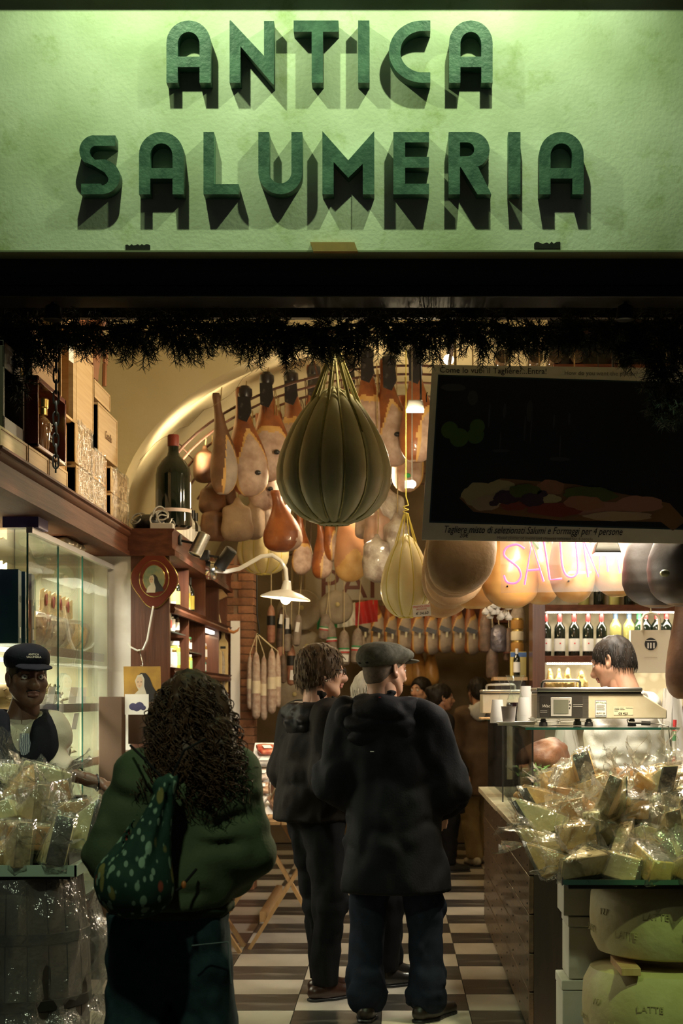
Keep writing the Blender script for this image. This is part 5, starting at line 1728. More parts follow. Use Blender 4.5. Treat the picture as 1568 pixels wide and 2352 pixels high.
# glass cases
VT = 1.365
for nm, y0, y1, wd_, lb in (('near', 7.08, 7.63, .62, 'glass food case under the steel scales'), ('mid', 7.64, 8.92, .31, 'narrow glass food case behind the scales'), ('far', 9.02, 10.42, .31, 'last glass food case at the far end of the counter')):
    g_ = thing('glass_case', lb, 'glass case', (.61, y0, .902), group='glass cases on the counter')
    L, Hc = y1 - y0, VT - .902
    MB().bx(-.03, wd_ + .03, -.03 if nm == 'near' else 0, L, Hc - .011, Hc - .002).build('top_pane', GLASS, g_)
    e_ = MB().bx(-.031, -.028, -.03 if nm == 'near' else 0, L, Hc - .012, Hc - .001)
    if nm == 'near':
        e_.bx(-.03, wd_ + .03, -.031, -.028, Hc - .012, Hc - .001)
    e_.build('top_edge', GLASSE, g_)
    MB().bx(0, .005, 0.006, L - .002, 0, Hc - .012).build('side_pane', GLASS, g_)
    if nm != 'mid':
        MB().bx(.006, wd_, 0, .005, 0, Hc - .012).build('front_pane', GLASS, g_)
        MB().bx(-.001, .007, -.001, .007, 0, Hc - .012).build('corner_edge', BLACKP, g_)
    else:
        MB().box((.03, L - .06, .30), (.03, .02, .32)).build('taped_post', mt('peeling_tape', (.62, .52, .30), .6, col2=(.8, .75, .6), scale=14), g_)
    MB().bx(.02, wd_ - .02, .03, L - .03, .20, .206).build('glass_shelf', GLASS, g_)
    MB().bx(.02, wd_ - .02, .03, .034, .198, .209).build('shelf_edge', mt('shelf_edge_light', (.55, .6, .5), .2), g_)
lamp('case_led', 'AREA', (.80, 7.9, 1.345), 2, WARM2, .08, rot=(0, 0, 0), sy=1.5)
# bread, sandwiches, roast in the case
CRUST = mt('bread_crust', (.52, .31, .11), .7, col2=(.66, .46, .20), scale=14, bump=.4, bscale=40, vary=.12)
CRUMB = mt('bread_filling', (.55, .30, .20), .6, col2=(.66, .55, .36), scale=26, bump=.5, bscale=50)
ROAST = mt('roast_meat', (.10, .030, .013), .6, col2=(.20, .07, .030), scale=10, bump=.4, bscale=24)


def sandwich(label, loc, rot, L=.24, seed=0, scale=1):
    t = thing('sandwich', label, 'sandwich', loc, rot, 'sandwiches in the glass case')
    for z, m, nm in ((.0, CRUST, 'bread'), (.045, CRUST, 'bread')):
        mobj(nm, smesh(nm, sdf([bxs((0, 0, z + .014), (L, .12, .028), .012), ell((0, 0, z + .02 + .01 * (z > 0)), (L * .5, .062, .02))], vox=.008, fn=lambda p: .004 * vnoise(p * 50, seed)), m), t)
    mobj('filling', smesh('filling', sdf([bxs((0, 0, .036), (L * .98, .125, .018), .006)], vox=.008, fn=lambda p: .006 * vnoise(p * 60, seed + 3)), CRUMB), t)
    return t


sandwich('thick filled focaccia leaning at the back of the glass case', P(1300, 1812, 7.42), (.75, .35, .1), .20, 1)
sandwich('filled focaccia tilted beside the thick one', P(1345, 1806, 7.42), (.75, .5, -.1), .18, 2)
sandwich('sandwich lying flat under the leaning focaccia', P(1272, 1838, 7.45), (.1, .05, .2), .2, 3)
for i, (px, py, d) in enumerate(((1215, 1845, 7.9), (1245, 1858, 7.5), (1212, 1872, 7.7), (1262, 1872, 7.3), (1292, 1862, 7.35), (1238, 1884, 7.25))):
    sandwich(f'{ORD[i]} torn sandwich in the bread heap at the front of the case', P(px, py, d) - Vector((0, 0, .03)), (.2 * (i % 3 - 1), .25 * (i % 2), .7 * i), .14, 10 + i)
t = thing('roast', 'glossy brown stuffed roast at the back of the glass case', 'roast', P(1243, 1765, 8.4))
mobj('meat', smesh('meat', sdf([ell((0, 0, .05), (.13, .28, .085)), ell((.05, -.05, .09), (.07, .2, .07))], vox=.014, k=.05, fn=lambda p: .012 * vnoise(p * 16)), ROAST), t)
b = MB()
random.seed(2)
for i in range(60):
    c = Vector((random.uniform(-.15, .12), random.uniform(-.42, -.28), random.uniform(-.03, .02)))
    b.tube([c, c + Vector((random.uniform(-.03, .03), random.uniform(-.03, .03), random.uniform(.0, .03)))], [.006, .002], 4)
b.build('rocket_leaves', mt('rocket', (.10, .22, .04), .5), t)
tag(MB().bx(-.12, .12, -.02, .02, -.11, .06).build('steel_tray', STEEL, None, P(1243, 1800, 8.35), bevel=.003), 'steel tray edge below the roast', 'tray')
# carafe, cups, napkins on the case
ZC = VT
t = thing('wine_carafe', 'glass carafe of red wine with a flared lip on the glass case', 'carafe', (P(1183, 0, 8.3).x, 8.3, ZC))
MB().lathe([(.045, 0), (.048, .004), (.048, .09), (.043, .12), (.026, .17), (.026, .185), (.05, .245), (.049, .246), (.024, .187), (.024, .17), (.04, .12)], n=26).build('glass', GLASS, t)
MB().lathe([(0, .004), (.045, .004), (.046, .09), (.042, .105), (0, .105)], n=24).build('wine', mt('red_wine', (.018, .004, .005), .05, coat=.6), t)
t = thing('wine_carafe', 'empty flared carafe behind the wine carafe', 'carafe', (P(1162, 0, 8.7).x, 8.7, ZC))
MB().lathe([(.045, 0), (.048, .004), (.048, .09), (.043, .12), (.026, .17), (.026, .185), (.05, .245)], n=26).build('glass', GLASS, t)


def cup(name, label, loc, h=.095, n=1, m=WHITEP):
    t = thing(name, label, 'cup', loc, group='paper cups on the glass case')
    b = MB()
    for i in range(n):
        z = i * .013
        b.lathe([(.026, z), (.0355, z + h), (.0375, z + h + .002), (.0345, z + h + .002), (.025, z + .004), (0, z + .004)], n=18)
    b.build('cup_wall', m, t)
    return t


def upturned(name, label, loc, n):
    t = thing(name, label, 'cups', loc, group='paper cups on the glass case')
    for i in range(n):
        z = i * .012
        MB().lathe([(.037, z), (.038, z + .003), (.027, z + .095), (0, z + .0955)], n=18).build('cup_wall', WHITEP, t)


PLASTC = mt('clear_cup', (.55, .50, .48), .2, coat=.3)
cup('plastic_cup', 'plastic cup in front of the white cups', (P(1168, 0, 7.45).x, 7.45, ZC), .088, 1, PLASTC)
upturned('cup_stack', 'low stack of upturned white cups beside the carafe', (P(1142, 0, 8.2).x, 8.2, ZC), 3)
upturned('cup_stack', 'tall stack of upturned white cups right of the carafe', (P(1207, 0, 8.45).x, 8.45, ZC), 9)
upturned('cup_stack', 'short stack of upturned white cups beside the tall stack', (P(1203, 0, 8.2).x, 8.2, ZC), 4)
NAP = mt('napkin', (.80, .78, .70), .8, bump=.1, bscale=50)
for i, (px, d, n, lb) in enumerate(((1185, 7.5, 3, 'flat pile of napkins near the case corner'), (1262, 7.72, 6, 'napkin stack behind the near scale foot'), (1310, 7.72, 5, 'napkin stack under the middle of the scales'))):
    t = thing('napkin_stack', lb, 'napkins', (P(px, 0, d).x, d, ZC), (0, 0, .1 * i), 'napkin stacks')
    for q in range(n):
        MB().box((0, 0, .003 + q * .0065), (.17, .17, .0055), rotm(0, 0, .04 * ((q * 37) % 5 - 2))).build('napkin', NAP, t)
tag(MB().bx(-.12, .25, -.1, .1, 0, .012).build('chopping_board', TRESTLEW, None, (P(1150, 0, 9.4).x, 9.5, ZC), bevel=.003), 'wooden board at the far end of the glass case', 'board')


# ------------------------------------------------------------------ scales
def scales(label, loc, full=True):
    t = thing('counter_scales', label, 'scales', loc)
    SB = mt('scale_steel', (.62, .58, .46), .4, metal=.15, col2=(.54, .49, .37), scale=12)
    MB().prism([(0, .035), (.585, .035), (.585, .075), (.47, .150), (0, .150)], .30, Matrix.Translation((0, .30, 0)) @ Matrix.Rotation(PI / 2, 4, 'X')).build('body', SB, t, bevel=.005)
    MB().bx(-.003, .475, -.008, .308, .155, .177).build('pan', STEEL, t, bevel=.008)
    MB().bx(0.002, .47, 0.002, .30, .149, .156).build('pan_gap', BLACKP, t)
    MB().tube([(.022, .01, .16), (.022, .0, .195), (.028, .0, .203), (.04, .0, .206), (.17, .0, .208), (.186, .0, .206), (.193, .0, .198), (.195, .01, .16)], .0065, 8).build('handle', STEEL, t)
    for x, y in ((.03, .02), (.235, .02), (.43, .02), (.21, .25)):
        MB().lathe([(.018, 0), (.02, .002), (.018, .018), (.013, .022), (.014, .03), (.010, .033), (.010, .036)], (x, y, 0), 14).build('foot', BLACKP, t)
    if not full:
        return t
    MB().bx(.0, .232, -.0015, .0, .037, .149).build('front_plate', STEEL, t)
    MB().bx(.012, .205, -.003, 0, .043, .138).build('panel_dark', mt('panel_dark', (.035, .033, .032), .4), t)
    s_ = MB().bx(.060, .155, -.006, 0, .046, .132).build('screen_frame', mt('grey_plastic', (.45, .45, .46), .4), t, bevel=.002)
    MB().bx(.074, .141, -.0068, -.005, .058, .121).build('screen', mt('lcd', (.17, .18, .15), .25), s_)
    text('Wacon', .020, mt('silver_print', (.65, .65, .64), .4), t, (.020, -.0035, .086), shear=.25)
    for z in (.070, .064):
        MB().bx(.013, .045, -.0036, -.003, z, z + .0015).build('stripe', MATS['silver_print'], t)
    for z in (.098, .090):
        MB().bx(.162, .205, -.0036, -.003, z, z + .0015).build('stripe', MATS['silver_print'], t)
    for i_, s2 in enumerate(('g', 'Kg', '\u20ac')):
        text(s2, .009, INK, s_, (.143, -.0066, .113 - .016 * i_))
    st_ = MB().bx(.262, .312, -.0008, 0, .043, .118).build('sticker', mt('sticker_blue', (.10, .12, .30), .5), t)
    MB().bx(.264, .310, -.0014, 0, .045, .116).build('sticker_paper', PAPERW, st_)
    text('MT ITALIA', .0098, mt('print_green', (.05, .20, .10), .5), st_, (.287, -.0018, .105), align='CENTER')
    for z in (.095, .090, .085, .080, .075):
        MB().bx(.267, .305 - .004 * (z == .085), -.0017, -.0013, z, z + .0016).build('print_line', INK, st_)
    text('(06.79 21 202', .0085, INK, st_, (.287, -.0018, .058), align='CENTER', sx=.85)
    MB().bx(.264, .310, -.0017, -.0013, .049, .0505).build('print_line', INK, st_)
    lb_ = MB().bx(.345, .432, -.0006, 0, .052, .090).build('data_label', mt('old_label', (.66, .62, .48), .5), t)
    text('CE M25', .013, INK, lb_, (.366, -.001, .055))
    for z, x0, x1 in ((.083, .348, .37), (.083, .375, .39), (.083, .40, .43), (.076, .348, .37), (.076, .375, .395), (.069, .348, .365)):
        MB().bx(x0, x1, -.0009, -.0005, z, z + .0016).build('print_line', INK, lb_)
    MB().tube([(.41, .01, .03), (.41, .0, .018), (.45, -.0, .016), (.47, .0, .016)], .006, 6).tube([(.47, .0, .016), (.51, 0, .014)], .010, 8).tube([(.51, 0, .014), (.55, 0.0, .012), (.585, -.035, .002), (.59, -.045, -.05), (.60, -.045, -.14)], .003, 6).build('power_cord', BLACKP, t)
    return t


p_ = P(1233, 1680, 7.2)
scales('steel scales with a small screen on the glass case', (p_.x, 7.2, ZC))
o = scales('second steel scales further down the counter', (P(1108, 0, 9.55).x, 9.55, ZC), False)
# ------------------------------------------------------------------ wall shelves of wine behind the counter
W0 = 11.55
ws = thing('wine_shelves', 'dark wooden shelves of wine lit by LED strips behind the counter', 'shelves', (1.0, W0, 0))
MB().bx(0.0, .09, 0, .32, 0, 2.62).build('post', DWOODV, ws)
MB().bx(1.58, 1.65, 0, .32, 0, 2.62).build('post', DWOODV, ws)
BKW = mt('wire_backing', (.62, .55, .38), .7, col2=(.45, .38, .24), scale=14, kind='vor')
MB().bx(.09, 1.58, .30, .32, 1.0, 2.62).build('backing', BKW, ws)
SW = (1.795, 2.165, 1.43, 1.10)
for z in SW:
    MB().bx(.09, 1.58, 0, .30, z - .045, z).build('shelf', DWOOD, ws, bevel=.003)
LEDW = mt('led_dots', (1, 1, 1), .4, emit=(1, .93, .75), estr=9)
for z in (SW[0], SW[1]):
    st_ = MB().bx(.09, 1.2, .01, .02, z - .062, z - .05).build('strip_holder', STEEL, ws)
    b = MB()
    for x in np.arange(.11, 1.5 if z > 2 else .62, .0165):
        b.box((x, .004, z - .056), (.010, .006, .010))
    b.build('led_dots', LEDW, st_)
    lamp('shelf_led_' + str(z), 'AREA', (1.75, W0 + .06, z - .07), 5.5, (1, .9, .68), .05, rot=(math.radians(18), 0, PI / 2), sy=1.3) if 0 else lamp('wine_led', 'AREA', (1.75, W0 + .04, z - .07), 5.5, (1, .9, .68), 1.3, rot=(math.radians(25), 0, 0), sy=.04)
REDC = mt('red_capsule', (.30, .02, .02), .35, coat=.3)


def wine(label, loc, h=.305, cap=REDC, gm=DGL, lab=PAPERW, group='wine bottles on the lit shelf', full=True):
    t = thing('wine_bottle', label, 'bottle', loc, group=group)
    s_ = h / .305
    MB().lathe([(a * s_ * 1.08, b_ * s_) for a, b_ in BOTP], n=18).build('glass', gm, t)
    MB().lathe([(.0165 * s_, .238 * s_), (.0172 * s_, .308 * s_), (0, .3085 * s_)], n=14).build('capsule', cap, t)
    if full:
        MB().lathe([(.0408 * s_, .035 * s_), (.0408 * s_, .125 * s_)], n=18).build('paper_label', lab, t)
        MB().ball((0, -.0405 * s_, .09 * s_), (.006, .002, .006), 8, 5).build('label_seal', REDINK, t)
    return t


YELG = mt('white_wine_glass', (.45, .42, .14), .08, coat=.5)
GREEN = mt('green_glass', (.02, .05, .02), .08, coat=.5)
for i, px in enumerate((1253, 1285, 1318, 1350, 1381)):
    wine(f'red-capped wine bottle with a white label, {ORD[i]} from the dark post', (P(px, 0, W0 + .09).x, W0 + .09, SW[0]), .31)
CAPB, CAPG = mt('blue_capsule', (.08, .14, .24), .4), mt('green_capsule', (.05, .35, .14), .4)
for i, (px, c_, g_, nm) in enumerate(((1413, CAPB, YELG, 'white wine bottle with a blue capsule nearer the red-capped row'), (1444, CAPB, YELG, 'white wine bottle with a blue capsule beside the paper bag'), (1467, CAPG, GREEN, 'green-capped bottle behind the paper bag handle'),
                                  (1482, REDC, DGL, 'dark bottle behind the paper bag handle'), (1508, REDC, DGL, 'dark red-capped bottle right of the paper bag handle'), (1530, REDC, DGL, 'last dark bottle at the end of the lit shelf'))):
    wine(nm, (P(px, 0, W0 + .12).x, W0 + .12, SW[0]), .335, c_, g_, full=False)
for i, px in enumerate((1340, 1375, 1410, 1445, 1480)):
    wine(f'bottle in the dim upper shelf, {ORD[i]} under the golden hams', (P(px, 0, W0 + .12).x, W0 + .12, SW[1]), .31, REDC, DGL if i % 2 else YELG, full=False, group='bottles on the upper wine shelf')
FOIL = mt('gold_foil', (.62, .45, .18), .3, metal=.7, col2=(.5, .34, .12), scale=20, bump=.6, bscale=30)
for i, px in enumerate((1262, 1283, 1304, 1335)):
    t = thing('foil_packet', f'crumpled gold foil packet, {ORD[i]} from the dark post below the wine', 'packet', (P(px, 0, W0 + .08).x, W0 + .08, SW[2]), group='gold foil packets')
    mobj('foil', smesh('foil', sdf([bxs((0, 0, .09), (.085, .06, .18), .02), cone((0, 0, .17), (0, 0, .27), .035, .012)], vox=.011, fn=lambda p, i=i: .009 * vnoise(p * 30, i)), FOIL), t)
# rack of bottle ends above the poster
rk = thing('bottle_rack', 'dark rack of lying bottles seen above the poster', 'rack', (.95, 9.0, P(0, 836, 9.0).z))
MB().bx(-.05, 1.3, 0, .28, -.03, 0).build('shelf', DWOOD, rk)
MB().bx(-.05, 1.3, .28, .30, -.03, .35).build('backing', BLACKM, rk)
for i, px in enumerate((1155, 1231, 1276, 1325, 1418, 1460)):
    t = thing('wine_bottle', f'bottle lying with its base outward, {ORD[i]} on the rack above the poster', 'bottle', (P(px, 0, 9.0).x, 9.0, P(0, 836, 9.0).z + .042), group='bottles lying on the rack')
    MB().lathe([(0, .004), (.03, .002), (.038, .0), (.04, .006), (.04, .2), (.016, .25)], n=18, R=rotm(-PI / 2)).build('glass', mt('lying_glass', (.05, .03, .015), .1, coat=.6), t)
# paper carrier bag, hanging plastic bags, pole
pbg = P(1494, 1545, 9.2)
t = thing('paper_bag', 'white paper carrier bag with a round shop emblem', 'bag', pbg)
PBAG = mt('bag_paper', (.72, .66, .52), .7)
MB().bx(-.115, .115, 0, .07, 0, .245).build('bag_body', PBAG, t)
em = MB().lathe([(0, 0), (.036, 0), (.036, .001), (0, .001)], (0, -.001, .165), 26, R=rotm(PI / 2)).build('emblem', INK, t)
for x in (-.016, .0, .018):
    MB().bx(x - .004, x + .004, -.0032, -.001, .14, .172).build('emblem_figure', PAPERW, em)
MB().bx(-.028, .028, -.0032, -.001, .183, .187).build('emblem_roof', PAPERW, em)
text('ANTICA SALUMERIA', .008, mt('print_tan', (.45, .36, .22), .6), t, (0, -.001, .085), align='CENTER')
MB().tube([(-.05, 0, .245), (-.05, 0, .31), (-.035, 0, .335), (0, 0, .345), (.035, 0, .335), (.05, 0, .31), (.05, 0, .245)], .009, 6).build('handle', PBAG, t)
MB().tube([(0, 0, .345), (0, 0.0, .6), (0, .1, 3.65 - pbg[2])], .002, 4).build('hook_wire', CHROME, t)
BAGS = film_mat('milky_bag', (.8, .78, .7), .35, .05, .6, 14, body=.55)
for i, (px, py, d, W_, H_, lb) in enumerate(((1545, 1760, 8.6, .16, .42, 'bunch of milky carrier bags hanging at the right edge'), (1300, 1790, 8.9, .22, .30, 'folded white carrier bags seen through the glass case'))):
    t = thing('carrier_bags', lb, 'bags', P(px, py, d), group='plastic carrier bags')
    for q in range(4):
        b = MB()
        rows = [[(W_ * (x - .5) * (.35 + .65 * (1 - v)) + .02 * math.sin(9 * x + q) , .02 * q + .02 * math.sin(14 * x + 3 * v + q), v * H_) for x in np.linspace(0, 1, 16)] for v in np.linspace(0, 1, 8)]
        b.loft(rows, close=False)
        b.build('bag', BAGS, t, sharp=0)
t = thing('striped_pole', 'red, white and green striped pole at the right edge', 'pole', (P(1545, 0, 8.3).x, 8.3, 1.05))
for i, (c_, z0_, z1_) in enumerate(((TRI[2], 0, .14), (TRI[1], .14, .22), (TRI[0], .22, .27), (TRI[2], .27, .33))):
    MB().tube([(.0 + .03 * z0_, 0, z0_), (.03 * z1_, 0, z1_)], .010, 8).build('stripe', c_, t)
# ------------------------------------------------------------------ wrapped cheeses
PASTE = [mt('paste_' + n_, c_, .45, col2=c2, scale=18, bump=.15, bscale=60, vary=.1, sss=.05) for n_, c_, c2 in
         (('ivory', (.76, .60, .33), (.66, .47, .21)), ('straw', (.70, .46, .16), (.58, .34, .10)), ('amber', (.52, .26, .07), (.40, .18, .045)), ('pale', (.70, .66, .38), (.60, .54, .26)))]
RIND = [mt('crust_' + n_, c_, .6, col2=c2, scale=30, bump=.3, bscale=60) for n_, c_, c2 in
        (('tan', (.36, .22, .09), (.26, .15, .06)), ('black', (.02, .018, .015), (.05, .04, .03)), ('brown', (.16, .07, .03), (.10, .045, .02)), ('basket', (.22, .15, .07), (.42, .32, .16)))]


def hull_wrap(pts, seed, grow=.012):
    """Crumpled film around a block: subdivided convex hull pushed outward, with two flared fins."""
    r = random.Random(seed)
    bm_ = bmesh.new()
    for p in pts:
        bm_.verts.new(p)
    bmesh.ops.convex_hull(bm_, input=bm_.verts)
    bmesh.ops.subdivide_edges(bm_, edges=bm_.edges[:], cuts=2, use_grid_fill=True)
    c = sum((v.co for v in bm_.verts), Vector()) / len(bm_.verts)
    for v in bm_.verts:
        d = (v.co - c)
        v.co = c + d * 1.06 + d.normalized() * r.uniform(0, grow)
    bmesh.ops.triangulate(bm_, faces=bm_.faces[:])
    b = MB()
    bm_.verts.ensure_lookup_table()
    b.add([v.co.copy() for v in bm_.verts], [tuple(x.index for x in f.verts) for f in bm_.faces])
    bm_.free()
    for q in range(2):                        # fins of loose film
        o = c + Vector((r.choice((-1, 1)) * .05, r.uniform(-.03, .03), r.uniform(-.01, .03)))
        d = Vector((o.x - c.x, r.uniform(-.05, .05), r.uniform(.01, .06))).normalized()
        s_ = d.cross(Vector((r.uniform(-.3, .3), r.uniform(-.4, .4), 1))).normalized()
        n_ = 7
        rows = []
        for i in range(4):
            u = i / 3
            rows.append([o + d * (u * r.uniform(.075, .10)) + s_ * ((j / (n_ - 1) - .5) * (.05 + .10 * u)) + d.cross(s_) * (.014 * u * math.sin(j * 2.2 + q) + r.uniform(-.006, .006)) for j in range(n_)])
        b.loft(rows, close=False)
    return b.mesh('wrap', FILM, 0)


def wedge_meshes(seed):
    r = random.Random(seed)
    kind = seed % 4
    L, W, H = r.uniform(.12, .17), r.uniform(.07, .10), r.uniform(.055, .085)
    b = MB()
    if kind == 0:                             # triangular wedge
        tri = [(-L / 2, 0), (L / 2, -W / 2), (L / 2, W / 2)]
        b.prism(tri, H)
        b.m = [0, 0, 0, 1, 0]
        pts = [(x, y, z) for x, y in tri for z in (0, H)]
    elif kind == 1:                           # half-round slab
        arc_ = [(L / 2 * math.cos(a), W * .8 * math.sin(a)) for a in np.linspace(0, PI, 9)]
        b.prism(arc_, H)
        b.m = [0, 0] + [1] * 8 + [0]
        pts = [(x, y, z) for x, y in arc_ for z in (0, H)]
    elif kind == 2:                           # block with rind on top
        b.box((0, 0, H / 2), (L, W, H), taper=.9)
        b.m = [0, 1, 0, 0, 0, 0]
        pts = [(x * L / 2, y * W / 2, z) for x in (-1, 1) for y in (-1, 1) for z in (0, H)]
    else:                                     # upright triangular slice
        tri = [(-L / 2, 0), (L / 2, 0), (L / 2, H * 1.9)]
        b.prism(tri, W * .7, Matrix.Rotation(PI / 2, 4, 'X'))
        b.m = [0, 0, 0, 1, 0]
        pts = [(x, y, z) for x, z in tri for y in (0, -W * .7)]
    return b, pts


CW = []
for s in range(12):
    b, pts = wedge_meshes(s)
    pm = PASTE[(s * 7 // 4) % 4]
    rm = RIND[(s // 2) % 4]
    CW.append((b.mesh('cheese', [pm, rm], 20), hull_wrap([Vector(p) for p in pts], s), ['ivory', 'straw', 'amber', 'pale'][(s * 7 // 4) % 4], ['tan', 'black', 'brown', 'basket-marked'][(s // 2) % 4], ['wedge', 'half-round', 'block', 'upright slice'][s % 4]))


def pack(i, loc, rot, where, group, sc=1.0):
    cm, wm, pc_, rc_, sh_ = CW[i % 12]
    t = thing('cheese_pack', f'{pc_} cheese {sh_}, {rc_} rind, in film, {where}', 'cheese', loc, rot, group)
    t.scale = (sc,) * 3
    o = mobj('cheese', cm, t)
    o.modifiers.new('bevel', 'BEVEL').width = .004
    mobj('wrap', wm, t)
    return t


# ------------------------------------------------------------------ right-hand table
TZ = .845
tr = thing('glass_tray', 'glass-topped tray carrying the large cheese pile on the right', 'tray', (.60, 5.68, TZ))
MB().bx(0, 1.1, 0, .95, -.012, 0).build('glass', GLASS, tr)
MB().bx(0, 1.1, -.004, .0, -.014, .004).build('front_edge', mt('tray_edge', (.06, .12, .09), .25, coat=.4), tr)
MB().bx(-.004, 0, 0, .95, -.016, .012).build('side_rail', STEEL, tr)
MB().bx(.02, 1.08, .01, .93, -.03, -.013).build('support_board', DEND, tr)
rs = thing('stepped_riser', 'dark stepped riser hidden under the cheese pile', 'riser', (.60, 5.68, TZ))
for i, (y, h_) in enumerate(((.28, .05), (.42, .12), (.56, .19), (.70, .25))):
    MB().bx(.04, 1.08, y, .94, 0 if i == 0 else (.05, .12, .19)[i - 1], h_).build('step', DEND, rs)
random.seed(17)
rows = [(5.76, 0, 'front row'), (5.90, .035, 'second row'), (6.03, .085, 'third row'), (6.16, .155, 'fourth row'), (6.30, .225, 'fifth row'), (6.45, .285, 'top row')]
ii = 0
for ri, (d, z, nm) in enumerate(rows):
    x = .66 + .02 * (ri % 2)
    q = 0
    while x < 1.24:
        pack(ii + ri, (x, d + random.uniform(-.02, .02), TZ + z + random.uniform(.0, .015)), (random.uniform(-.45, .3), random.uniform(-.35, .35), random.uniform(-1.4, 1.4)),
             f'{ORD[q]} in {nm} of the right-hand pile', 'film-wrapped cheeses of the right-hand pile', random.uniform(1.05, 1.25))
        x += random.uniform(.115, .14)
        q += 1
        ii += 5
for q in range(8):
    pack(3 * q + 1, (.68 + .075 * q, 5.84 + .07 * (q % 5) + .03 * q, TZ + .10 + .02 * (q % 3) + .035 * (q % 5)), (random.uniform(-.6, .6), random.uniform(-.6, .6), random.uniform(-3, 3)),
         f'loose, {ORD[q]} across top of the right-hand pile', 'film-wrapped cheeses of the right-hand pile', 1.1)
for q, (x, d, z) in enumerate(((.60, 5.80, .03), (.60, 5.93, .07), (.62, 6.08, .15), (.64, 6.24, .22))):
    pack(4 * q + 3, (x, d, TZ + z), (.2, .5, PI * .9 + .3 * q), f'{ORD[q]} at aisle end of the right-hand pile', 'film-wrapped cheeses of the right-hand pile', 1.15)
# loose film sheets sticking up from the pile
def film_sheet(label, loc, W, H, rot, seed, group='loose plastic film', fan=1.6):
    r = random.Random(seed)
    t = thing('film_sheet', label, 'plastic film', loc, rot, group)
    b = MB()
    n_ = 15
    ph = [r.uniform(0, 6.3) for _ in range(5)]
    rows_ = []
    for i in range(12):
        v = i / 11
        rows_.append([(W * (j / (n_ - 1) - .5) * (.35 + fan * .4 * v) + .01 * math.sin(7 * v + ph[0]), .028 * math.sin(6 * j / n_ + 4 * v + ph[1]) * (.3 + v) + .012 * math.sin(15 * j / n_ - 5 * v + ph[2]) + r.uniform(-.003, .003),
                      H * v + .012 * math.sin(j * 1.3 + ph[3]) * v) for j in range(n_)])
    b.loft(rows_, close=False)
    b.build('film', FILM, t, sharp=50)
    return t


for i, (px, py, d, W, H, rx, ry) in enumerate(((1230, 1925, 5.95, .10, .15, .5, -.9), (1285, 1995, 5.8, .13, .16, .6, -1.2), (1390, 1800, 6.2, .10, .14, .2, .2), (1470, 1790, 6.3, .12, .18, .1, -.3), (1330, 1850, 6.1, .13, .16, .4, -.4),
                                           (1540, 1760, 6.35, .14, .16, 0, .3), (1440, 1990, 5.75, .14, .12, 1.0, .4), (1500, 1870, 6.0, .12, .12, .6, .8), (1245, 1960, 5.9, .1, .13, .9, -1.3))):
    film_sheet(f'{ORD[i]} loose flap of clear film standing from the right-hand pile', P(px, py, d), W, H, (rx, ry, .3 * i), i)
# cheese wheels and boxes under the tray
WHEELR = mt('wheel_rind', (.55, .47, .24), .6, col2=(.46, .38, .17), scale=6, bump=.2, bscale=18)
STP = mt('wheel_stamp', (.40, .33, .15), .7)


def wheel(label, c, R, H):
    t = thing('great_cheese', label, 'cheese wheel', c, group='great cheese wheels under the right-hand tray')
    MB().lathe([(0, 0), (R * .78, 0), (R * .90, .012), (R * .985, H * .22), (R, H * .5), (R * .985, H * .78), (R * .90, H - .012), (R * .78, H), (0, H)], n=64).build('rind', WHEELR, t)
    for k2 in range(9):
        a = math.radians(-175 + 22 * k2)
        text('127' if k2 % 3 == 1 else 'LATTE', .035, STP, t, (R * 1.0 * math.cos(a), R * 1.0 * math.sin(a), H * (.55 if k2 % 2 else .3)), rot=(PI / 2, 0, a + PI / 2), align='CENTER', ext=.0008, name='stamp')
    return t


wc = P(1530, 0, 6.12)
wheel('upper great cheese wheel glowing green under the tray', (wc.x, 6.06, P(0, 2215, 5.78).z), .30, .29)
wheel('lower great cheese wheel under the wooden wedge', (wc.x - .02, 6.05, P(0, 2225, 5.78).z - .315), .31, .29)
wz = P(0, 2225, 5.78).z - .025
tag(MB().bx(-.035, .035, -.05, .25, 0, .028).build('wood_wedge', TRESTLEW, None, (P(1452, 0, 5.74).x, 5.82, wz), bevel=.002), 'short wooden batten between the two cheese wheels', 'wedge')
tag(MB().bx(-.32, .32, -.32, .32, 0, wz - .29 - .0).build('wheel_stand', DEND, None, (wc.x - .02, 6.06, 0)), 'dark low stand beneath the cheese wheels', 'stand') if wz - .29 > .02 else None
FOAM = mt('white_foam', (.60, .57, .48), .8, col2=(.52, .48, .38), scale=5)
zt_ = TZ - .03
for i, (h_, dx) in enumerate(((.165, 0), (.245, .02), (.24, -.005), (.165, .01))):
    t = thing('foam_box', f'white foam box, {ORD[i]} from the top of the stack beside the wheels', 'box', (.655 + dx + .15, 6.30, zt_ - h_ + .002), group='white foam boxes')
    MB().bx(-.15, .15, -.12, .12, 0, h_ - .045).build('body', FOAM, t, bevel=.004)
    MB().bx(-.153, .153, -.123, .123, h_ - .043, h_ - .004).build('lid', FOAM, t, bevel=.004)
    zt_ -= h_
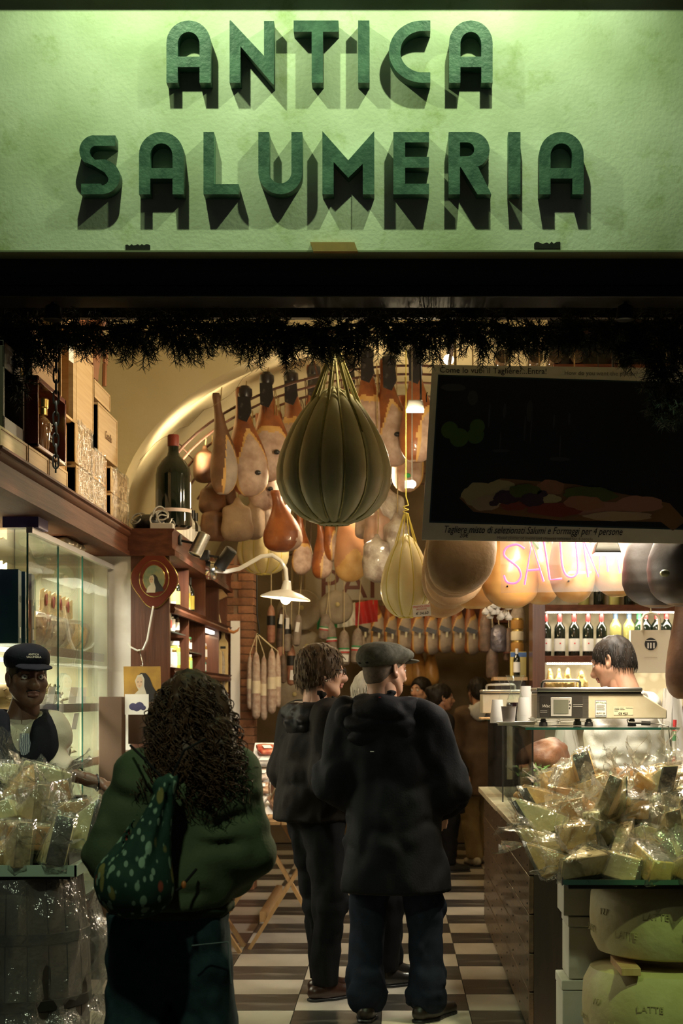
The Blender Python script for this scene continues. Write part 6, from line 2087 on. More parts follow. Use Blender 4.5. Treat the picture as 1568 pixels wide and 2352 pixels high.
# ------------------------------------------------------------------ left-hand table
LZ = P(0, 1998, 5.75).z
tr2 = thing('enamel_tray', 'pale green enamel tray of cheeses on the left', 'tray', (-1.75, 5.70, LZ))
W2 = P(174, 0, 5.72).x + 1.75
MB().bx(0, W2, 0, .55, -.015, .0).build('base', mt('mint_enamel', (.35, .46, .36), .3, coat=.3), tr2)
MB().bx(-.01, W2 + .01, -.008, .0, -.018, .022).build('front_lip', MATS['mint_enamel'], tr2)
MB().bx(W2, W2 + .008, -.008, .55, -.018, .022).build('side_lip', MATS['mint_enamel'], tr2)
MB().bx(-.02, W2 - .02, .02, .55, -.03, -.018).build('under_board', BLACKP, tr2)
rs2 = thing('stepped_riser', 'dark stepped riser under the left-hand cheeses', 'riser', (-1.75, 5.70, LZ))
for i, (y, h_) in enumerate(((.20, .08), (.32, .16), (.44, .24))):
    MB().bx(.02, W2 - .06, y, .54, (0, .08, .16)[i], h_).build('step', BLACKP, rs2)
random.seed(23)
for ri, (d, z, nm) in enumerate(((5.77, .0, 'front row'), (5.88, .06, 'second row'), (5.99, .13, 'third row'), (6.10, .20, 'fourth row'), (6.20, .265, 'top row'))):
    x = -1.50 + .03 * (ri % 2)
    q = 0
    while x < -1.13 - .03 * ri:
        pack(q * 4 + 3 + ri * 5 if ri == 0 else q * 5 + ri, (x, d, LZ + z + .01), (random.uniform(-.4, .3), random.uniform(-.35, .35), random.uniform(-1.2, 1.2)), f'{ORD[q]} in {nm} of the left-hand pile', 'film-wrapped cheeses of the left-hand pile', random.uniform(1.15, 1.35))
        x += random.uniform(.13, .16)
        q += 1
for i, (px, py, d, W, H, rx, ry) in enumerate(((120, 1880, 6.0, .17, .22, .2, .3), (60, 1830, 6.1, .15, .18, .3, -.4), (190, 1900, 5.95, .17, .17, .3, .6), (20, 1790, 6.2, .14, .20, .1, 0), (160, 1960, 5.85, .14, .14, .5, .9), (95, 1920, 5.9, .15, .18, .4, .1))):
    film_sheet(f'{ORD[i]} loose flap of clear film over the left-hand cheeses', P(px, py, d), W, H, (rx, ry, .4 * i - 1), 40 + i)
br = thing('wrapped_barrel', 'dark barrel wrapped in loose clear plastic under the left-hand tray', 'barrel', (-1.40, 6.0, 0))
hz_ = LZ - .035
STAVE = mt('barrel_wood', (.022, .016, .011), .6, col2=(.036, .026, .017), scale=9, stretch=(3, 3, .2))
NS = 20
for i in range(NS):
    a0, a1 = 2 * PI * i / NS + .01, 2 * PI * (i + 1) / NS - .01
    rings = []
    for z in np.linspace(0, hz_, 9):
        r_ = .225 + .03 * math.sin(PI * z / hz_)
        rings.append([(r_ * math.cos(a0), r_ * math.sin(a0), z), (r_ * 1.012 * math.cos((a0 + a1) / 2), r_ * 1.012 * math.sin((a0 + a1) / 2), z), (r_ * math.cos(a1), r_ * math.sin(a1), z), (r_ * .9 * math.cos((a0 + a1) / 2), r_ * .9 * math.sin((a0 + a1) / 2), z)])
    MB().loft(rings).build('stave', STAVE, br)
for z in (.12, .36, .60):
    r_ = .228 + .03 * math.sin(PI * z / hz_)
    MB().lathe([(r_, z), (r_ + .004, z + .002), (r_ + .004, z + .038), (r_, z + .04)], n=40).build('hoop', BLACKM, br)
fl_ = MB()
r = random.Random(4)
NAf = 70
rows_ = []
for i in range(26):
    z = hz_ * 1.0 * (1 - i / 25) + .004
    row_ = []
    for j in range(NAf + 1):
        a = math.radians(-200 + 250 * j / NAf)
        rr2 = .29 + .016 * math.sin(9 * a + 3 * z) + .012 * math.sin(17 * a - 9 * z) + .02 * math.sin(z * 14 + 2 * a) + r.uniform(-.004, .004) - (.03 if abs(z - .36) < .03 else 0)
        if a > -.3:
            rr2 += .05 * (a + .3) + .02 * math.sin(z * 25)
        row_.append((rr2 * math.cos(a), rr2 * math.sin(a), max(z, .004)))
    rows_.append(row_)
fl_.loft(rows_, close=False)
fl_.build('plastic_film', FILM, br, sharp=40)
for i, (z, dx) in enumerate(((.60, .1), (.42, .14), (.20, .08))):
    b = MB()
    rw = [[(.27 + .10 * u + .02 * math.sin(6 * v + i), -.06 + .03 * math.sin(9 * v + 5 * u), z - .22 * v + .03 * u + r.uniform(-.004, .004)) for u in np.linspace(0, 1, 8)] for v in np.linspace(0, 1, 14)]
    b.loft(rw, close=False)
    b.build('film_flap', FILM, br, sharp=40)
# ------------------------------------------------------------------ people
def skin_mat(name, c, c2):
    return mt(name, c, .5, col2=c2, scale=12, sss=.12, bump=.03, bscale=90)


SK_FAIR = skin_mat('skin_fair', (.56, .33, .22), (.50, .26, .17))
SK_TAN = skin_mat('skin_tan', (.48, .27, .17), (.42, .21, .13))
SK_DARK = skin_mat('skin_brown', (.17, .080, .048), (.13, .058, .035))
EYEW, EYED = mt('eye_white', (.75, .72, .68), .25), mt('eye_iris', (.02, .012, .008), .15, coat=.6)


def hairm(name, c, c2):
    return mt(name, c, .55, col2=c2, scale=40, stretch=(1, 1, .25), spec=.25)


HAIR_BLK, HAIR_BRN, HAIR_WHT = hairm('hair_black', (.009, .007, .005), (.022, .015, .010)), hairm('hair_brown', (.060, .038, .020), (.14, .09, .045)), hairm('hair_white', (.62, .58, .48), (.45, .42, .34))
HAIR_CURL = hairm('hair_dark_brown', (.026, .013, .008), (.075, .036, .017))


def cloth(name, c, c2=None, rough=.85, sheen=0.0, scale=9, bump=.1, bscale=120, coat=0):
    return mt(name, c, rough, col2=c2 or tuple(x * .75 for x in c), scale=scale, sheen=sheen, bump=bump, bscale=bscale, coat=coat, spec=.12)


def mir(prims_fn):
    return prims_fn(1) + prims_fn(-1)


def head_sdf(vox=.005, ears=True, jaw=1.0, nose=1.0):
    """Head about the eye line: forward +Y, 0.235 m tall, with brow, sockets, nose, lips, chin, ears and neck."""
    A = [ell((0, -.018, .032), (.076, .096, .083)), ell((0, .018, -.030), (.064, .074, .086)), ell((0, .038, -.088), (.043 * jaw, .042, .030)), ell((0, .066, -.106), (.022, .020, .018)),
         ell((0, -.05, -.03), (.062, .055, .06)),
         cone((-.036, .079, .020), (.036, .079, .020), .012, .012), cone((0, .088, .012), (0, .108 * nose + .004, -.034), .009, .0125), ell((0, .108, -.037), (.012, .012, .010))]
    A += mir(lambda s: [ell((s * .043, .050, -.026), (.026, .026, .026)), ell((s * .0125, .098, -.040), (.009, .011, .008)), cone((s * .056, .0, -.05), (s * .030, .05, -.092), .022, .018)])
    A += [cone((0, -.03, -.06), (0, -.045, -.20), .056, .060)]
    S = mir(lambda s: [ell((s * .033, .098, .000), (.017, .014, .0115))])
    S += [cone((-.018, .106, -.0695), (.018, .106, -.0695), .0032, .0032)]
    v = [sdf(A, S, k=.022, ks=.012, vox=vox)]
    lids = mir(lambda s: [cone((s * .019, .0885, .008), (s * .047, .080, .006), .0050, .0046), cone((s * .019, .0865, -.009), (s * .046, .0795, -.009), .0042, .0040)])
    lips = [cone((-.020, .0885, -.064), (0, .0975, -.062), .0045, .0070), cone((.020, .0885, -.064), (0, .0975, -.062), .0045, .0070), cone((-.017, .088, -.076), (.017, .088, -.076), .0062, .0062), ell((0, .0935, -.0765), (.014, .007, .0065))]
    if ears:
        E = mir(lambda s: [ell((s * .078, -.014, -.004), (.010, .019, .031), rotm(.15, 0, s * .35)), ell((s * .076, -.006, -.030), (.009, .011, .013))])
        ES = mir(lambda s: [ell((s * .087, -.011, .0), (.009, .011, .019))])
        v.append(sdf(E, ES, k=.012, ks=.006, vox=.0038))
    v.append(sdf(lids, k=.004, vox=.0032))
    return v, lips


def strands(V, F, n, dirf, L, r0, seed, mat, name, parent, wave=0.0, segs=4, sides=3):
    """Locks of hair rooted on a surface; dirf(p, normal) gives the direction of growth."""
    rg = np.random.RandomState(seed)
    tri = V[F]
    nr = np.cross(tri[:, 2] - tri[:, 0], tri[:, 3] - tri[:, 1])
    nr /= np.maximum(np.linalg.norm(nr, axis=1), 1e-9)[:, None]
    b = MB()
    for i in rg.randint(0, len(F), n):
        p, nn = Vector(tri[i].mean(0)), Vector(nr[i])
        d = Vector(dirf(p, nn)).normalized()
        Ls = L * rg.uniform(.6, 1.2)
        s_ = d.cross(nn)
        if s_.length < .1:
            s_ = d.cross(Vector((1, 0, 0)))
        s_.normalize()
        u_ = s_.cross(d)
        ph = rg.uniform(0, 6.3)
        tw = rg.uniform(.7, 1.3)
        pts = []
        for k2 in range(segs + 1):
            t = k2 / segs
            pts.append(p + d * (Ls * t) + nn * (.25 * Ls * t * (1 - t)) + Vector((0, 0, -.10 * Ls * t * t)) + (s_ * math.cos(ph + t * 11 * tw) + u_ * math.sin(ph + t * 11 * tw)) * wave * min(1, 3 * t))
        b.tube(pts, [r0 * (1 - .75 * k2 / segs) for k2 in range(segs + 1)], sides)
    return b.build(name, mat, parent, sharp=0)


def hand_sdf(wrist, elbow, curl=.5, up=(0, 0, 1), side=1):
    w_, e_ = Vector(wrist), Vector(elbow)
    d = (w_ - e_).normalized()
    n_ = Vector(up) - d * Vector(up).dot(d)
    n_.normalize()
    sd_ = d.cross(n_) * side
    A = [cone(e_.lerp(w_, .75), w_, .030, .026), ell(w_ + d * .045, (.040, .046, .018), np.array([list(sd_), list(d), list(n_)]).T)]
    for k2, (o, L) in enumerate(((-.030, .062), (-.010, .072), (.010, .068), (.028, .054))):
        p0 = w_ + d * .082 + sd_ * o
        p1 = p0 + (d * math.cos(curl) - n_ * math.sin(curl)) * L * .5
        p2 = p1 + (d * math.cos(curl * 2.2) - n_ * math.sin(curl * 2.2)) * L * .5
        A += [cone(w_ + d * .05 + sd_ * o * .9, p0, .011, .0095), cone(p0, p1, .0095, .0085), cone(p1, p2, .0085, .0070)]
    p0 = w_ + d * .03 - sd_ * .034
    p1 = p0 + d * .035 - sd_ * .022 - n_ * .008
    A += [cone(w_ + d * .012 - sd_ * .012, p0, .016, .013), cone(p0, p1, .013, .010), cone(p1, p1 + d * .03 - n_ * .012, .010, .008)]
    return sdf(A, k=.010, vox=.006)


def person(label, loc, yaw, H, skin, arms, feet, head=(0, 0, 0), lean=(0, 0), knee=.03, vis_hands=True, jaw=1.0, nose=1.0, hipx=0.0, headvox=.0055):
    """Body skin mesh plus joint data; clothing is added by the callers as children."""
    s = H / 1.75
    t = thing('person', label, 'person', loc, (0, 0, yaw))
    S = lambda x, y, z: np.array((x * s, y * s, z * s))
    lx, ly = lean

    def sp(z):                                # shear of the spine by the lean
        u = max(0, (z - .95) / .55)
        return lx * u, ly * u ** 1.2
    J = {'s': s}
    T = [ell(S(hipx, 0, .95), (.165 * s, .115 * s, .12 * s)), ell(S(hipx * .5 + sp(1.1)[0], sp(1.1)[1] + .01, 1.10), (.145 * s, .105 * s, .15 * s)),
         ell(S(sp(1.28)[0], sp(1.28)[1], 1.28), (.165 * s, .115 * s, .18 * s)), cone(S(-.135 + sp(1.41)[0], sp(1.41)[1] - .01, 1.415), S(.135 + sp(1.41)[0], sp(1.41)[1] - .01, 1.415), .068 * s, .068 * s)]
    J['torso'] = T
    J['arms'], J['legs'], J['wr'] = [], [], {}
    for sd_, key in ((1, 'R'), (-1, 'L')):
        e_, w_ = arms[key]
        sh_ = S(sd_ * .180 + sp(1.41)[0], sp(1.41)[1] - .01, 1.405)
        e_, w_ = S(*e_), S(*w_)
        J['arms'] += [cone(sh_, e_, .054 * s, .043 * s), cone(e_, w_, .043 * s, .029 * s)]
        J['wr'][key] = (w_, e_)
        fx, fy = feet[key]
        hp = S(sd_ * .085 + hipx, 0, .92)
        kn = S(sd_ * .02 + (sd_ * .085 + hipx + fx) / 2 * 1.0, (fy) / 2 + knee, .50)
        an = S(fx, fy, .085)
        J['legs'] += [cone(hp, kn, .088 * s, .060 * s), cone(kn, an, .058 * s, .040 * s)]
        J['an' + key] = an
    hx, hy = sp(1.62)
    neck = S(sp(1.45)[0], sp(1.45)[1] - .01, 1.43)
    hc = S(hx, hy + .02, 1.635)
    M = Matrix.Translation(hc) @ Euler(head, 'ZXY').to_matrix().to_4x4() @ Matrix.Scale(s * 1.02, 4)
    J['M'], J['hc'], J['neck'] = M, hc, neck
    hv, lips = head_sdf(headvox, True, jaw, nose)
    pieces = [xf(v, M) for v in hv]
    pieces.append(sdf(T + J['arms'] + J['legs'] + [cone(neck, hc + np.array((0, -.03 * s, -.06 * s)), .062 * s, .056 * s)], k=.015, vox=.018, infl=-.004))
    if vis_hands:
        for key in 'RL':
            w_, e_ = J['wr'][key]
            pieces.append(hand_sdf(w_, e_, .5, (0, .3, 1) if key == 'R' else (0, .3, 1), 1 if key == 'R' else -1))
    mobj('body', smesh('body', pieces, skin), t)
    J['lips'] = lips
    return t, J


def face_bits(t, J, brow, lipc=None, moustache=None, eyes=True):
    M = J['M']
    if eyes:
        for s in (1, -1):
            e_ = MB().ball((s * .033, .0805, 0), .0128, 14, 10).build('eye', EYEW, t)
            e_.matrix_local = M
            MB().ball((s * .033 + .0015, .0885, -.0005), (.0058, .0052, .0058), 12, 8).build('iris', EYED, e_)
    b = MB()
    for s in (1, -1):
        b.tube([(s * .014, .0945, .022), (s * .032, .0915, .028), (s * .052, .074, .022)], [.003, .0042, .002], 6)
    b.build('eyebrows', brow, t).matrix_local = M
    if lipc:
        mobj('lips', smesh('lips', xf(sdf(J['lips'], k=.006, vox=.0032), M), lipc), t)
    if moustache:
        v = sdf([cone((0, .1015, -.0535), (s_ * .026, .088, -.060), .0050, .0038) for s_ in (1, -1)], k=.004, vox=.003)
        mobj('moustache', smesh('moustache', xf(v, M), moustache), t)


def hair_cap(t, J, mat, thick=.016, low=-.06, face=(.115, -.035, .075, .105), seed=0, n=0, L=.05, noise=.006, dirf=None, r0=.0022, name='hair', extra=(), side=0.0):
    """Hair shell around the skull, open over the face, with locks on top."""
    A = [ell((0, -.018, .034), (.076 + thick, .096 + thick, .083 + thick)), ell((0, -.06, -.02), (.062 + thick, .05 + thick, .07 + thick * .5))] + list(extra)
    S = [ell((0, face[0], face[1]), (face[2], .085, face[3]))]
    vf = sdf(A, S, k=.03, ks=.012, vox=.007, cut=[((0, -.02, low), (0, .25, -1))], fn=lambda p: noise * vnoise(p * np.array((60, 60, 26), np.float32), seed))
    o = mobj(name, smesh(name, xf(vf, J['M']), mat), t)
    if n:
        st_ = strands(vf[0], vf[1], n, dirf or (lambda p, nn: (p.x * 2, .25 + p.y, -1.2 + nn.z * .4)), L, r0, seed, mat, 'hair_locks', o)
        st_.matrix_local = J['M']
    return o


def garment(name, t, J, mat, prims, infl=.02, k=.05, cut=(), sub=(), vox=.013, folds=.006, fscale=(14, 14, 7), seed=0):
    sc = np.array(fscale, np.float32)
    vf = sdf(prims, sub, k=k, ks=.02, vox=vox, infl=infl, cut=cut, fn=lambda p: folds * 1.3 * (1 - 2.2 * np.abs(vnoise(p * sc + .35 * vnoise(p * 9, seed + 2)[..., None], seed))) + folds * .6 * vnoise(p * sc * 2.3, seed + 5))
    return mobj(name, smesh(name, vf, mat), t)


def neckhole(J, r=.066, lift=.0):
    return [cone(J['neck'] + np.array((0, 0, -.02)), J['hc'] + np.array((0, 0.02, lift)), r * J['s'], r * 1.25 * J['s'])]


def trousers(t, J, mat, top=.98, bottom=.06, wide=.0, folds=.006, fs=(16, 16, 9), seed=1, bunch=0.0, name='trousers'):
    s = J['s']
    P_ = [J['torso'][0]] + J['legs']
    if wide:
        for q in (1, 3):
            c = J['legs'][q]
            P_.append(('c', c[1], c[2], c[3] + wide * .6, c[4] + wide))
        for q in (0, 2):
            c = J['legs'][q]
            P_.append(('c', c[1], c[2], c[3] + wide * .4, c[4] + wide * .6))
    if bunch:
        for key in 'RL':
            for q in range(3):
                P_.append(ell(J['an' + key] + np.array((0, 0, .02 + .05 * q)), (.058 + bunch, .062 + bunch, .022)))
    return garment(name, t, J, mat, P_, infl=.014, k=.035, cut=[((0, 0, top * s), (0, 0, 1)), ((0, 0, bottom), (0, 0, -1))], folds=folds, fscale=fs, seed=seed, vox=.014)


def shoes(t, J, mat, toes, sole=None, L=.27, hgt=.075):
    for key in 'RL':
        a = J['an' + key]
        yaw_ = toes[key]
        c, s_ = math.cos(yaw_), math.sin(yaw_)
        f = np.array((-s_, c, 0))
        z0_ = np.array((a[0], a[1], 0))
        A = [cone(z0_ - f * .055 + (0, 0, .042), z0_ + f * .04 + (0, 0, .046), .038, .042), cone(z0_ + f * .04 + (0, 0, .038), z0_ + f * (L - .10) + (0, 0, .030), .042, .030), cone(z0_ + (0, 0, .05), z0_ + (0, 0, .12), .045, .043)]
        o = mobj('shoe', smesh('shoe', sdf(A, k=.03, vox=.0085, cut=[((0, 0, .012), (0, 0, -1))]), mat), t)
        B = [cone(z0_ - f * .055, z0_ + f * .04, .040, .044), cone(z0_ + f * .04, z0_ + f * (L - .10), .045, .033)]
        mobj('sole', smesh('sole', sdf(B, k=.03, vox=.009, cut=[((0, 0, .016), (0, 0, 1)), ((0, 0, .001), (0, 0, -1))]), sole or BLACKP), o)


BLACKC = cloth('black_cloth', (.008, .008, .009), rough=.8)
# ---- 1 shopper in the green jacket, seen from behind
GJ = cloth('green_jacket', (.072, .098, .050), (.052, .074, .038), sheen=0.0, scale=6)
JEANT = cloth('teal_denim', (.022, .045, .048), (.014, .030, .034), scale=30, bscale=200)
d1 = 5.0
t, J = person('shopper with long dark curly hair, olive green jacket and wide jeans, seen from behind', (P(400, 0, d1).x, d1, 0), .12, 1.56, SK_FAIR,
              {'R': ((.255, -.02, 1.14), (.20, .20, 1.00)), 'L': ((-.215, .0, 1.13), (-.16, .20, 1.02))}, {'R': (.12, .02), 'L': (-.13, -.02)}, (-.05, 0, -.15), (.055, .0), hipx=-.02)
s = J['s']
jk = J['torso'][1:] + J['arms'] + [ell((.0, -.01, 1.18 * s), (.195, .15, .22)), ell((.0, -.02, 1.02 * s), (.185, .15, .14)), ell((.03, -.05, 1.36 * s), (.14, .09, .09))]
for key, sx in (('R', 1), ('L', -1)):
    w_, e_ = J['wr'][key]
    jk += [cone(e_, e_ * .35 + w_ * .65, .066, .060), cone(np.array((sx * .15 + .04, -.01, 1.38 * s)), e_, .068, .068)]
garment('jacket', t, J, GJ, jk, infl=.008, k=.07, cut=[((0, 0, .845), (0, 0, -1))], sub=neckhole(J, .07), folds=.009, fscale=(6, 6, 13), seed=4, vox=.012)
garment('hem_band', t, J, cloth('green_rib', (.035, .055, .028)), [ell((-.012, 0, .845), (.20, .145, .05))], infl=.004, cut=[((0, 0, .80), (0, 0, -1)), ((0, 0, .87), (0, 0, 1))], folds=.004, seed=8)
trousers(t, J, JEANT, top=.93, wide=.055, folds=.008, seed=6)
b = MB()
b.tube([(.055, -.165, .745), (.165, -.135, .75)], .0022, 5)
b.tube([(.165, -.135, .75), (.175, -.125, .62)], .0022, 5)
b.build('pocket_stitching', mt('stitch', (.10, .14, .13), .8), t)
shoes(t, J, BLACKP, {'R': 0, 'L': 0})
hv = J['M']
A = [ell((0, -.02, .03), (.100, .118, .105)), ell((0, -.055, -.07), (.138, .100, .13)), ell((.01, -.075, -.17), (.155, .090, .11)), ell((.0, -.085, -.22), (.125, .080, .09))]
hf = sdf(A, [ell((0, .13, -.05), (.085, .09, .13))], k=.06, ks=.03, vox=.010, fn=lambda p: .020 * vnoise(p * np.array((22, 22, 14), np.float32), 3) + .012 * vnoise(p * 48, 9))
hr = mobj('hair', smesh('hair', xf(hf, hv), HAIR_CURL), t)
st_ = strands(hf[0], hf[1], 950, lambda p, n: (p.x * 1.2 + n.x * .35, n.y * .5 - .1, -1.0), .085, .0035, 12, HAIR_CURL, 'curls', hr, wave=.012, segs=14, sides=3)
st_.matrix_local = hv
sel = hf[0][hf[1]].mean(1)
low = hf[1][(sel[:, 2] < -.14)]
st_ = strands(hf[0], low, 240, lambda p, n: (n.x * 1.0, n.y * .6, -.8), .085, .0032, 15, HAIR_CURL, 'curl_ends', hr, wave=.015, segs=14, sides=3)
st_.matrix_local = hv


# drawstring bag on her back
def floral():
    m = mt('floral_fabric', (.010, .028, .020), .85, spec=.12, col2=(.018, .045, .030), scale=14)
    N, Lk = m.node_tree.nodes, m.node_tree.links
    bs_ = N['Principled BSDF']
    src = bs_.inputs['Base Color'].links[0].from_socket
    tc = N.new('ShaderNodeTexCoord')
    cur = src
    for sc_, pos, col in ((17, .24, (.18, .28, .19)), (12, .22, (.16, .15, .045)), (10, .16, (.22, .05, .03)), (27, .22, (.16, .24, .17))):
        vo = N.new('ShaderNodeTexVoronoi')
        vo.inputs['Scale'].default_value = sc_
        mp = N.new('ShaderNodeMapping')
        mp.inputs['Location'].default_value = (sc_, 3 * sc_, 0)
        mp.inputs['Scale'].default_value = (1.5, 1.5, .75)
        Lk.new(tc.outputs['Object'], mp.inputs[0])
        Lk.new(mp.outputs[0], vo.inputs['Vector'])
        r_ = N.new('ShaderNodeValToRGB')
        r_.color_ramp.elements[0].position, r_.color_ramp.elements[1].position = pos, pos + .05
        r_.color_ramp.elements[0].color, r_.color_ramp.elements[1].color = (1, 1, 1, 1), (0, 0, 0, 1)
        Lk.new(vo.outputs['Distance'], r_.inputs[0])
        mx = N.new('ShaderNodeMixRGB')
        Lk.new(r_.outputs[0], mx.inputs[0])
        Lk.new(cur, mx.inputs[1])
        mx.inputs[2].default_value = (*col, 1)
        cur = mx.outputs[0]
    Lk.new(cur, bs_.inputs['Base Color'])
    return m


bp = P(310, 2105, 4.72)
bg = thing('drawstring_bag', 'dark green drawstring bag with a leafy print on the shopper\'s back', 'bag', bp)
ap = P(385, 1800, 4.74) - bp
A = [ell((.0, 0, .09), (.115, .07, .09)), cone((.0, 0, .11), ap * .93, .098, .022), ell(ap, (.03, .02, .02))]
mobj('pouch', smesh('pouch', sdf(A, k=.06, vox=.009, fn=lambda p: .020 * vnoise(np.stack([(p[..., 0] - p[..., 2] * .25) / (.5 - p[..., 2]).clip(.12) * 17, p[..., 1] * 9, p[..., 2] * 4], -1).astype(np.float32), 4) * np.clip(p[..., 2] * 3.2, .15, 1)), floral()), bg)
MB().tube([ap, ap + Vector((.05, .0, .10)), ap + Vector((.10, .10, .13))], .004, 6).build('cord', BLACKC, bg)
MB().tube([ap, ap + Vector((-.08, .02, .08)), ap + Vector((-.13, .12, .11))], .004, 6).build('cord', BLACKC, bg)
MB().tube([(.09, 0, .06), (.13, .03, .08), (.17, .09, .13)], .004, 6).build('cord', BLACKC, bg)
MB().ball((.14, .03, .09), (.008, .008, .012), 10, 6).build('toggle', mt('orange_toggle', (.35, .12, .03), .4), bg)
# ---- 2 customer with short hair and glasses
CB = cloth('dark_brown_coat', (.013, .010, .008), (.009, .0075, .006), rough=.8)
d2 = 7.95
t, J = person('customer with short brown hair and glasses in a dark brown coat, turned to the counter', (P(722, 0, d2).x, d2, 0), -1.05, 1.74, SK_FAIR,
              {'R': ((.24, -.05, 1.12), (.17, .16, 1.02)), 'L': ((-.24, -.04, 1.12), (-.16, .17, 1.02))}, {'R': (.07, .02), 'L': (-.09, .10)}, (.0, 0, -.30), (0, .02))
s = J['s']
ck = J['torso'] + J['arms'] + [cone((0, 0, .95 * s), (0, .0, .88), .19, .20), ell((0, -.01, 1.15 * s), (.20, .155, .22))]
for key, sx in (('R', 1), ('L', -1)):
    w_, e_ = J['wr'][key]
    ck += [cone(np.array((sx * .19, -.01, 1.39 * s)), e_, .072, .066), cone(e_, e_ * .3 + w_ * .7, .064, .056)]
garment('coat', t, J, CB, ck, infl=.016, k=.06, cut=[((0, 0, .885), (0, 0, -1))], sub=neckhole(J, .07), folds=.008, seed=14)
nk = J['neck']
garment('collar', t, J, CB, [cone(nk + np.array((0, .02, .02)), nk + np.array((0, .03, .09)), .085, .095)], infl=0, sub=neckhole(J, .075, .05), cut=[(nk + np.array((0, 0, .105)), (0, .4, 1))], folds=.006, vox=.009)
garment('padded_hood', t, J, cloth('padded_black', (.014, .013, .013), rough=.5, sheen=0), [ell(nk + np.array((0, -.085, -.045)), (.15, .075, .10)), ell(nk + np.array((.11, .0, -.01)), (.07, .10, .06)), ell(nk + np.array((-.11, .0, -.01)), (.07, .10, .06))], infl=0,
        folds=.012, fscale=(10, 10, 24), k=.05, vox=.011)
trousers(t, J, cloth('black_trousers', (.009, .009, .010)), wide=.012, bottom=.075, folds=.007, seed=21)
shoes(t, J, mt('brown_leather', (.040, .016, .009), .35, coat=.3), {'R': 0.05, 'L': .05}, L=.29)
hair_cap(t, J, HAIR_BRN, thick=.026, low=-.070, face=(.112, -.050, .088, .105), seed=2, n=800, L=.024, noise=.006, dirf=lambda p, n: (p.x * 1.5 + n.x * .3, .1 + p.y * 1.2, (-1.0 if p.z < .07 else -.2)), r0=.0026)
face_bits(t, J, HAIR_BRN, mt('lip_pink', (.42, .17, .13), .4))
gl_ = MB()
for sx in (1, -1):
    gl_.tube([(sx * .035 + .024 * math.cos(a), .104, .0 + .018 * math.sin(a)) for a in np.linspace(0, 2 * PI, 17)], .0022, 5)
    gl_.tube([(sx * .058, .102, .006), (sx * .078, .06, .007), (sx * .080, -.01, .006)], .0022, 5)
gl_.tube([(-.012, .104, .004), (.012, .104, .004)], .002, 5)
gl_.build('glasses', BLACKP, t).matrix_local = J['M']
MB().ball((.0795, .002, -.048), .0045, 10, 6).build('earring', CHROME, t).matrix_local = J['M']
# ---- 3 man in the flat cap
CN = cloth('navy_coat', (.0060, .0065, .009), (.0045, .005, .007), rough=.75)
d3 = 7.4
t, J = person('man in a grey flat cap and long black hooded coat, seen from behind', (P(902, 0, d3).x, d3, 0), -.18, 1.74, SK_FAIR,
              {'R': ((.265, .0, 1.10), (.21, .17, .98)), 'L': ((-.275, -.02, 1.12), (-.21, .16, 1.0))}, {'R': (.155, .03), 'L': (-.125, .0)}, (-.06, 0, -.62), (-.035, .02))
s = J['s']
ck = J['torso'] + J['arms'] + [cone((-.03, 0, 1.0 * s), (-.045, 0, .60), .165, .19), cone((.04, 0, 1.0 * s), (.055, 0, .60), .165, .19), ell((0, 0, 1.2 * s), (.205, .155, .24))]
for key, sx in (('R', 1), ('L', -1)):
    w_, e_ = J['wr'][key]
    ck += [cone(np.array((sx * .20, -.01, 1.39 * s)), e_, .066, .066), cone(e_, e_ * .25 + w_ * .75, .064, .056)]
garment('coat', t, J, CN, ck, infl=.018, k=.07, cut=[((0, 0, .60), (0, 0, -1))], sub=neckhole(J, .07), folds=.011, fscale=(8, 8, 6), seed=31)
nk = J['neck']
garment('hood', t, J, CN, [ell(nk + np.array((0, -.10, -.05)), (.17, .085, .13)), ell(nk + np.array((0, -.06, .03)), (.15, .10, .07)), ell(nk + np.array((.10, .0, .02)), (.075, .12, .075)), ell(nk + np.array((-.10, .0, .02)), (.075, .12, .075))], infl=0,
        sub=neckhole(J, .08, .02), folds=.014, fscale=(7, 7, 16), k=.05, vox=.011, seed=33)
MB().box(tuple(nk + np.array((-.03, -.195, -.17))), (.018, .002, .004)).build('reflective_tab', PAPERW, t)
MB().box(tuple(nk + np.array((.0, -.165, .075))), (.010, .002, .004)).build('red_tab', REDINK, t)
trousers(t, J, cloth('dark_blue_jeans', (.012, .017, .030), (.008, .011, .020), scale=20, bscale=200), wide=.020, bottom=.035, folds=.008, bunch=.008, seed=35)
shoes(t, J, mt('dark_leather', (.022, .014, .010), .4), {'R': -.45, 'L': .1}, L=.30)
face_bits(t, J, HAIR_WHT, mt('lip_pink', (.42, .17, .13), .4))
hair_cap(t, J, mt('shaved_hair', (.10, .075, .055), .8, col2=(.16, .11, .08), scale=60), thick=.003, low=-.055, face=(.10, -.06, .078, .10), noise=.001)
CAPW = cloth('grey_tweed', (.115, .112, .090), (.075, .073, .058), scale=60, bscale=160)
A = [ell((0, -.028, .062), (.098, .115, .056)), ell((0, .03, .072), (.098, .115, .040)), ell((0, -.07, .045), (.083, .070, .052))]
cp = mobj('flat_cap', smesh('flat_cap', xf(sdf(A, [ell((0, -.018, -.01), (.084, .104, .072))], k=.05, ks=.008, vox=.006, cut=[((0, 0, .020), (0, .12, -1))], fn=lambda p: .003 * vnoise(p * 28, 2)), J['M']), CAPW), t)
mobj('brim', smesh('brim', xf(sdf([ell((0, .118, .046), (.080, .062, .012))], vox=.005, cut=[((0, .09, 0), (0, -1, 0))]), J['M']), CAPW), cp)
MB().tube([(-.03, -.138, .024), (.03, -.138, .024)], .006, 5).build('strap', BLACKC, cp).matrix_local = J['M']
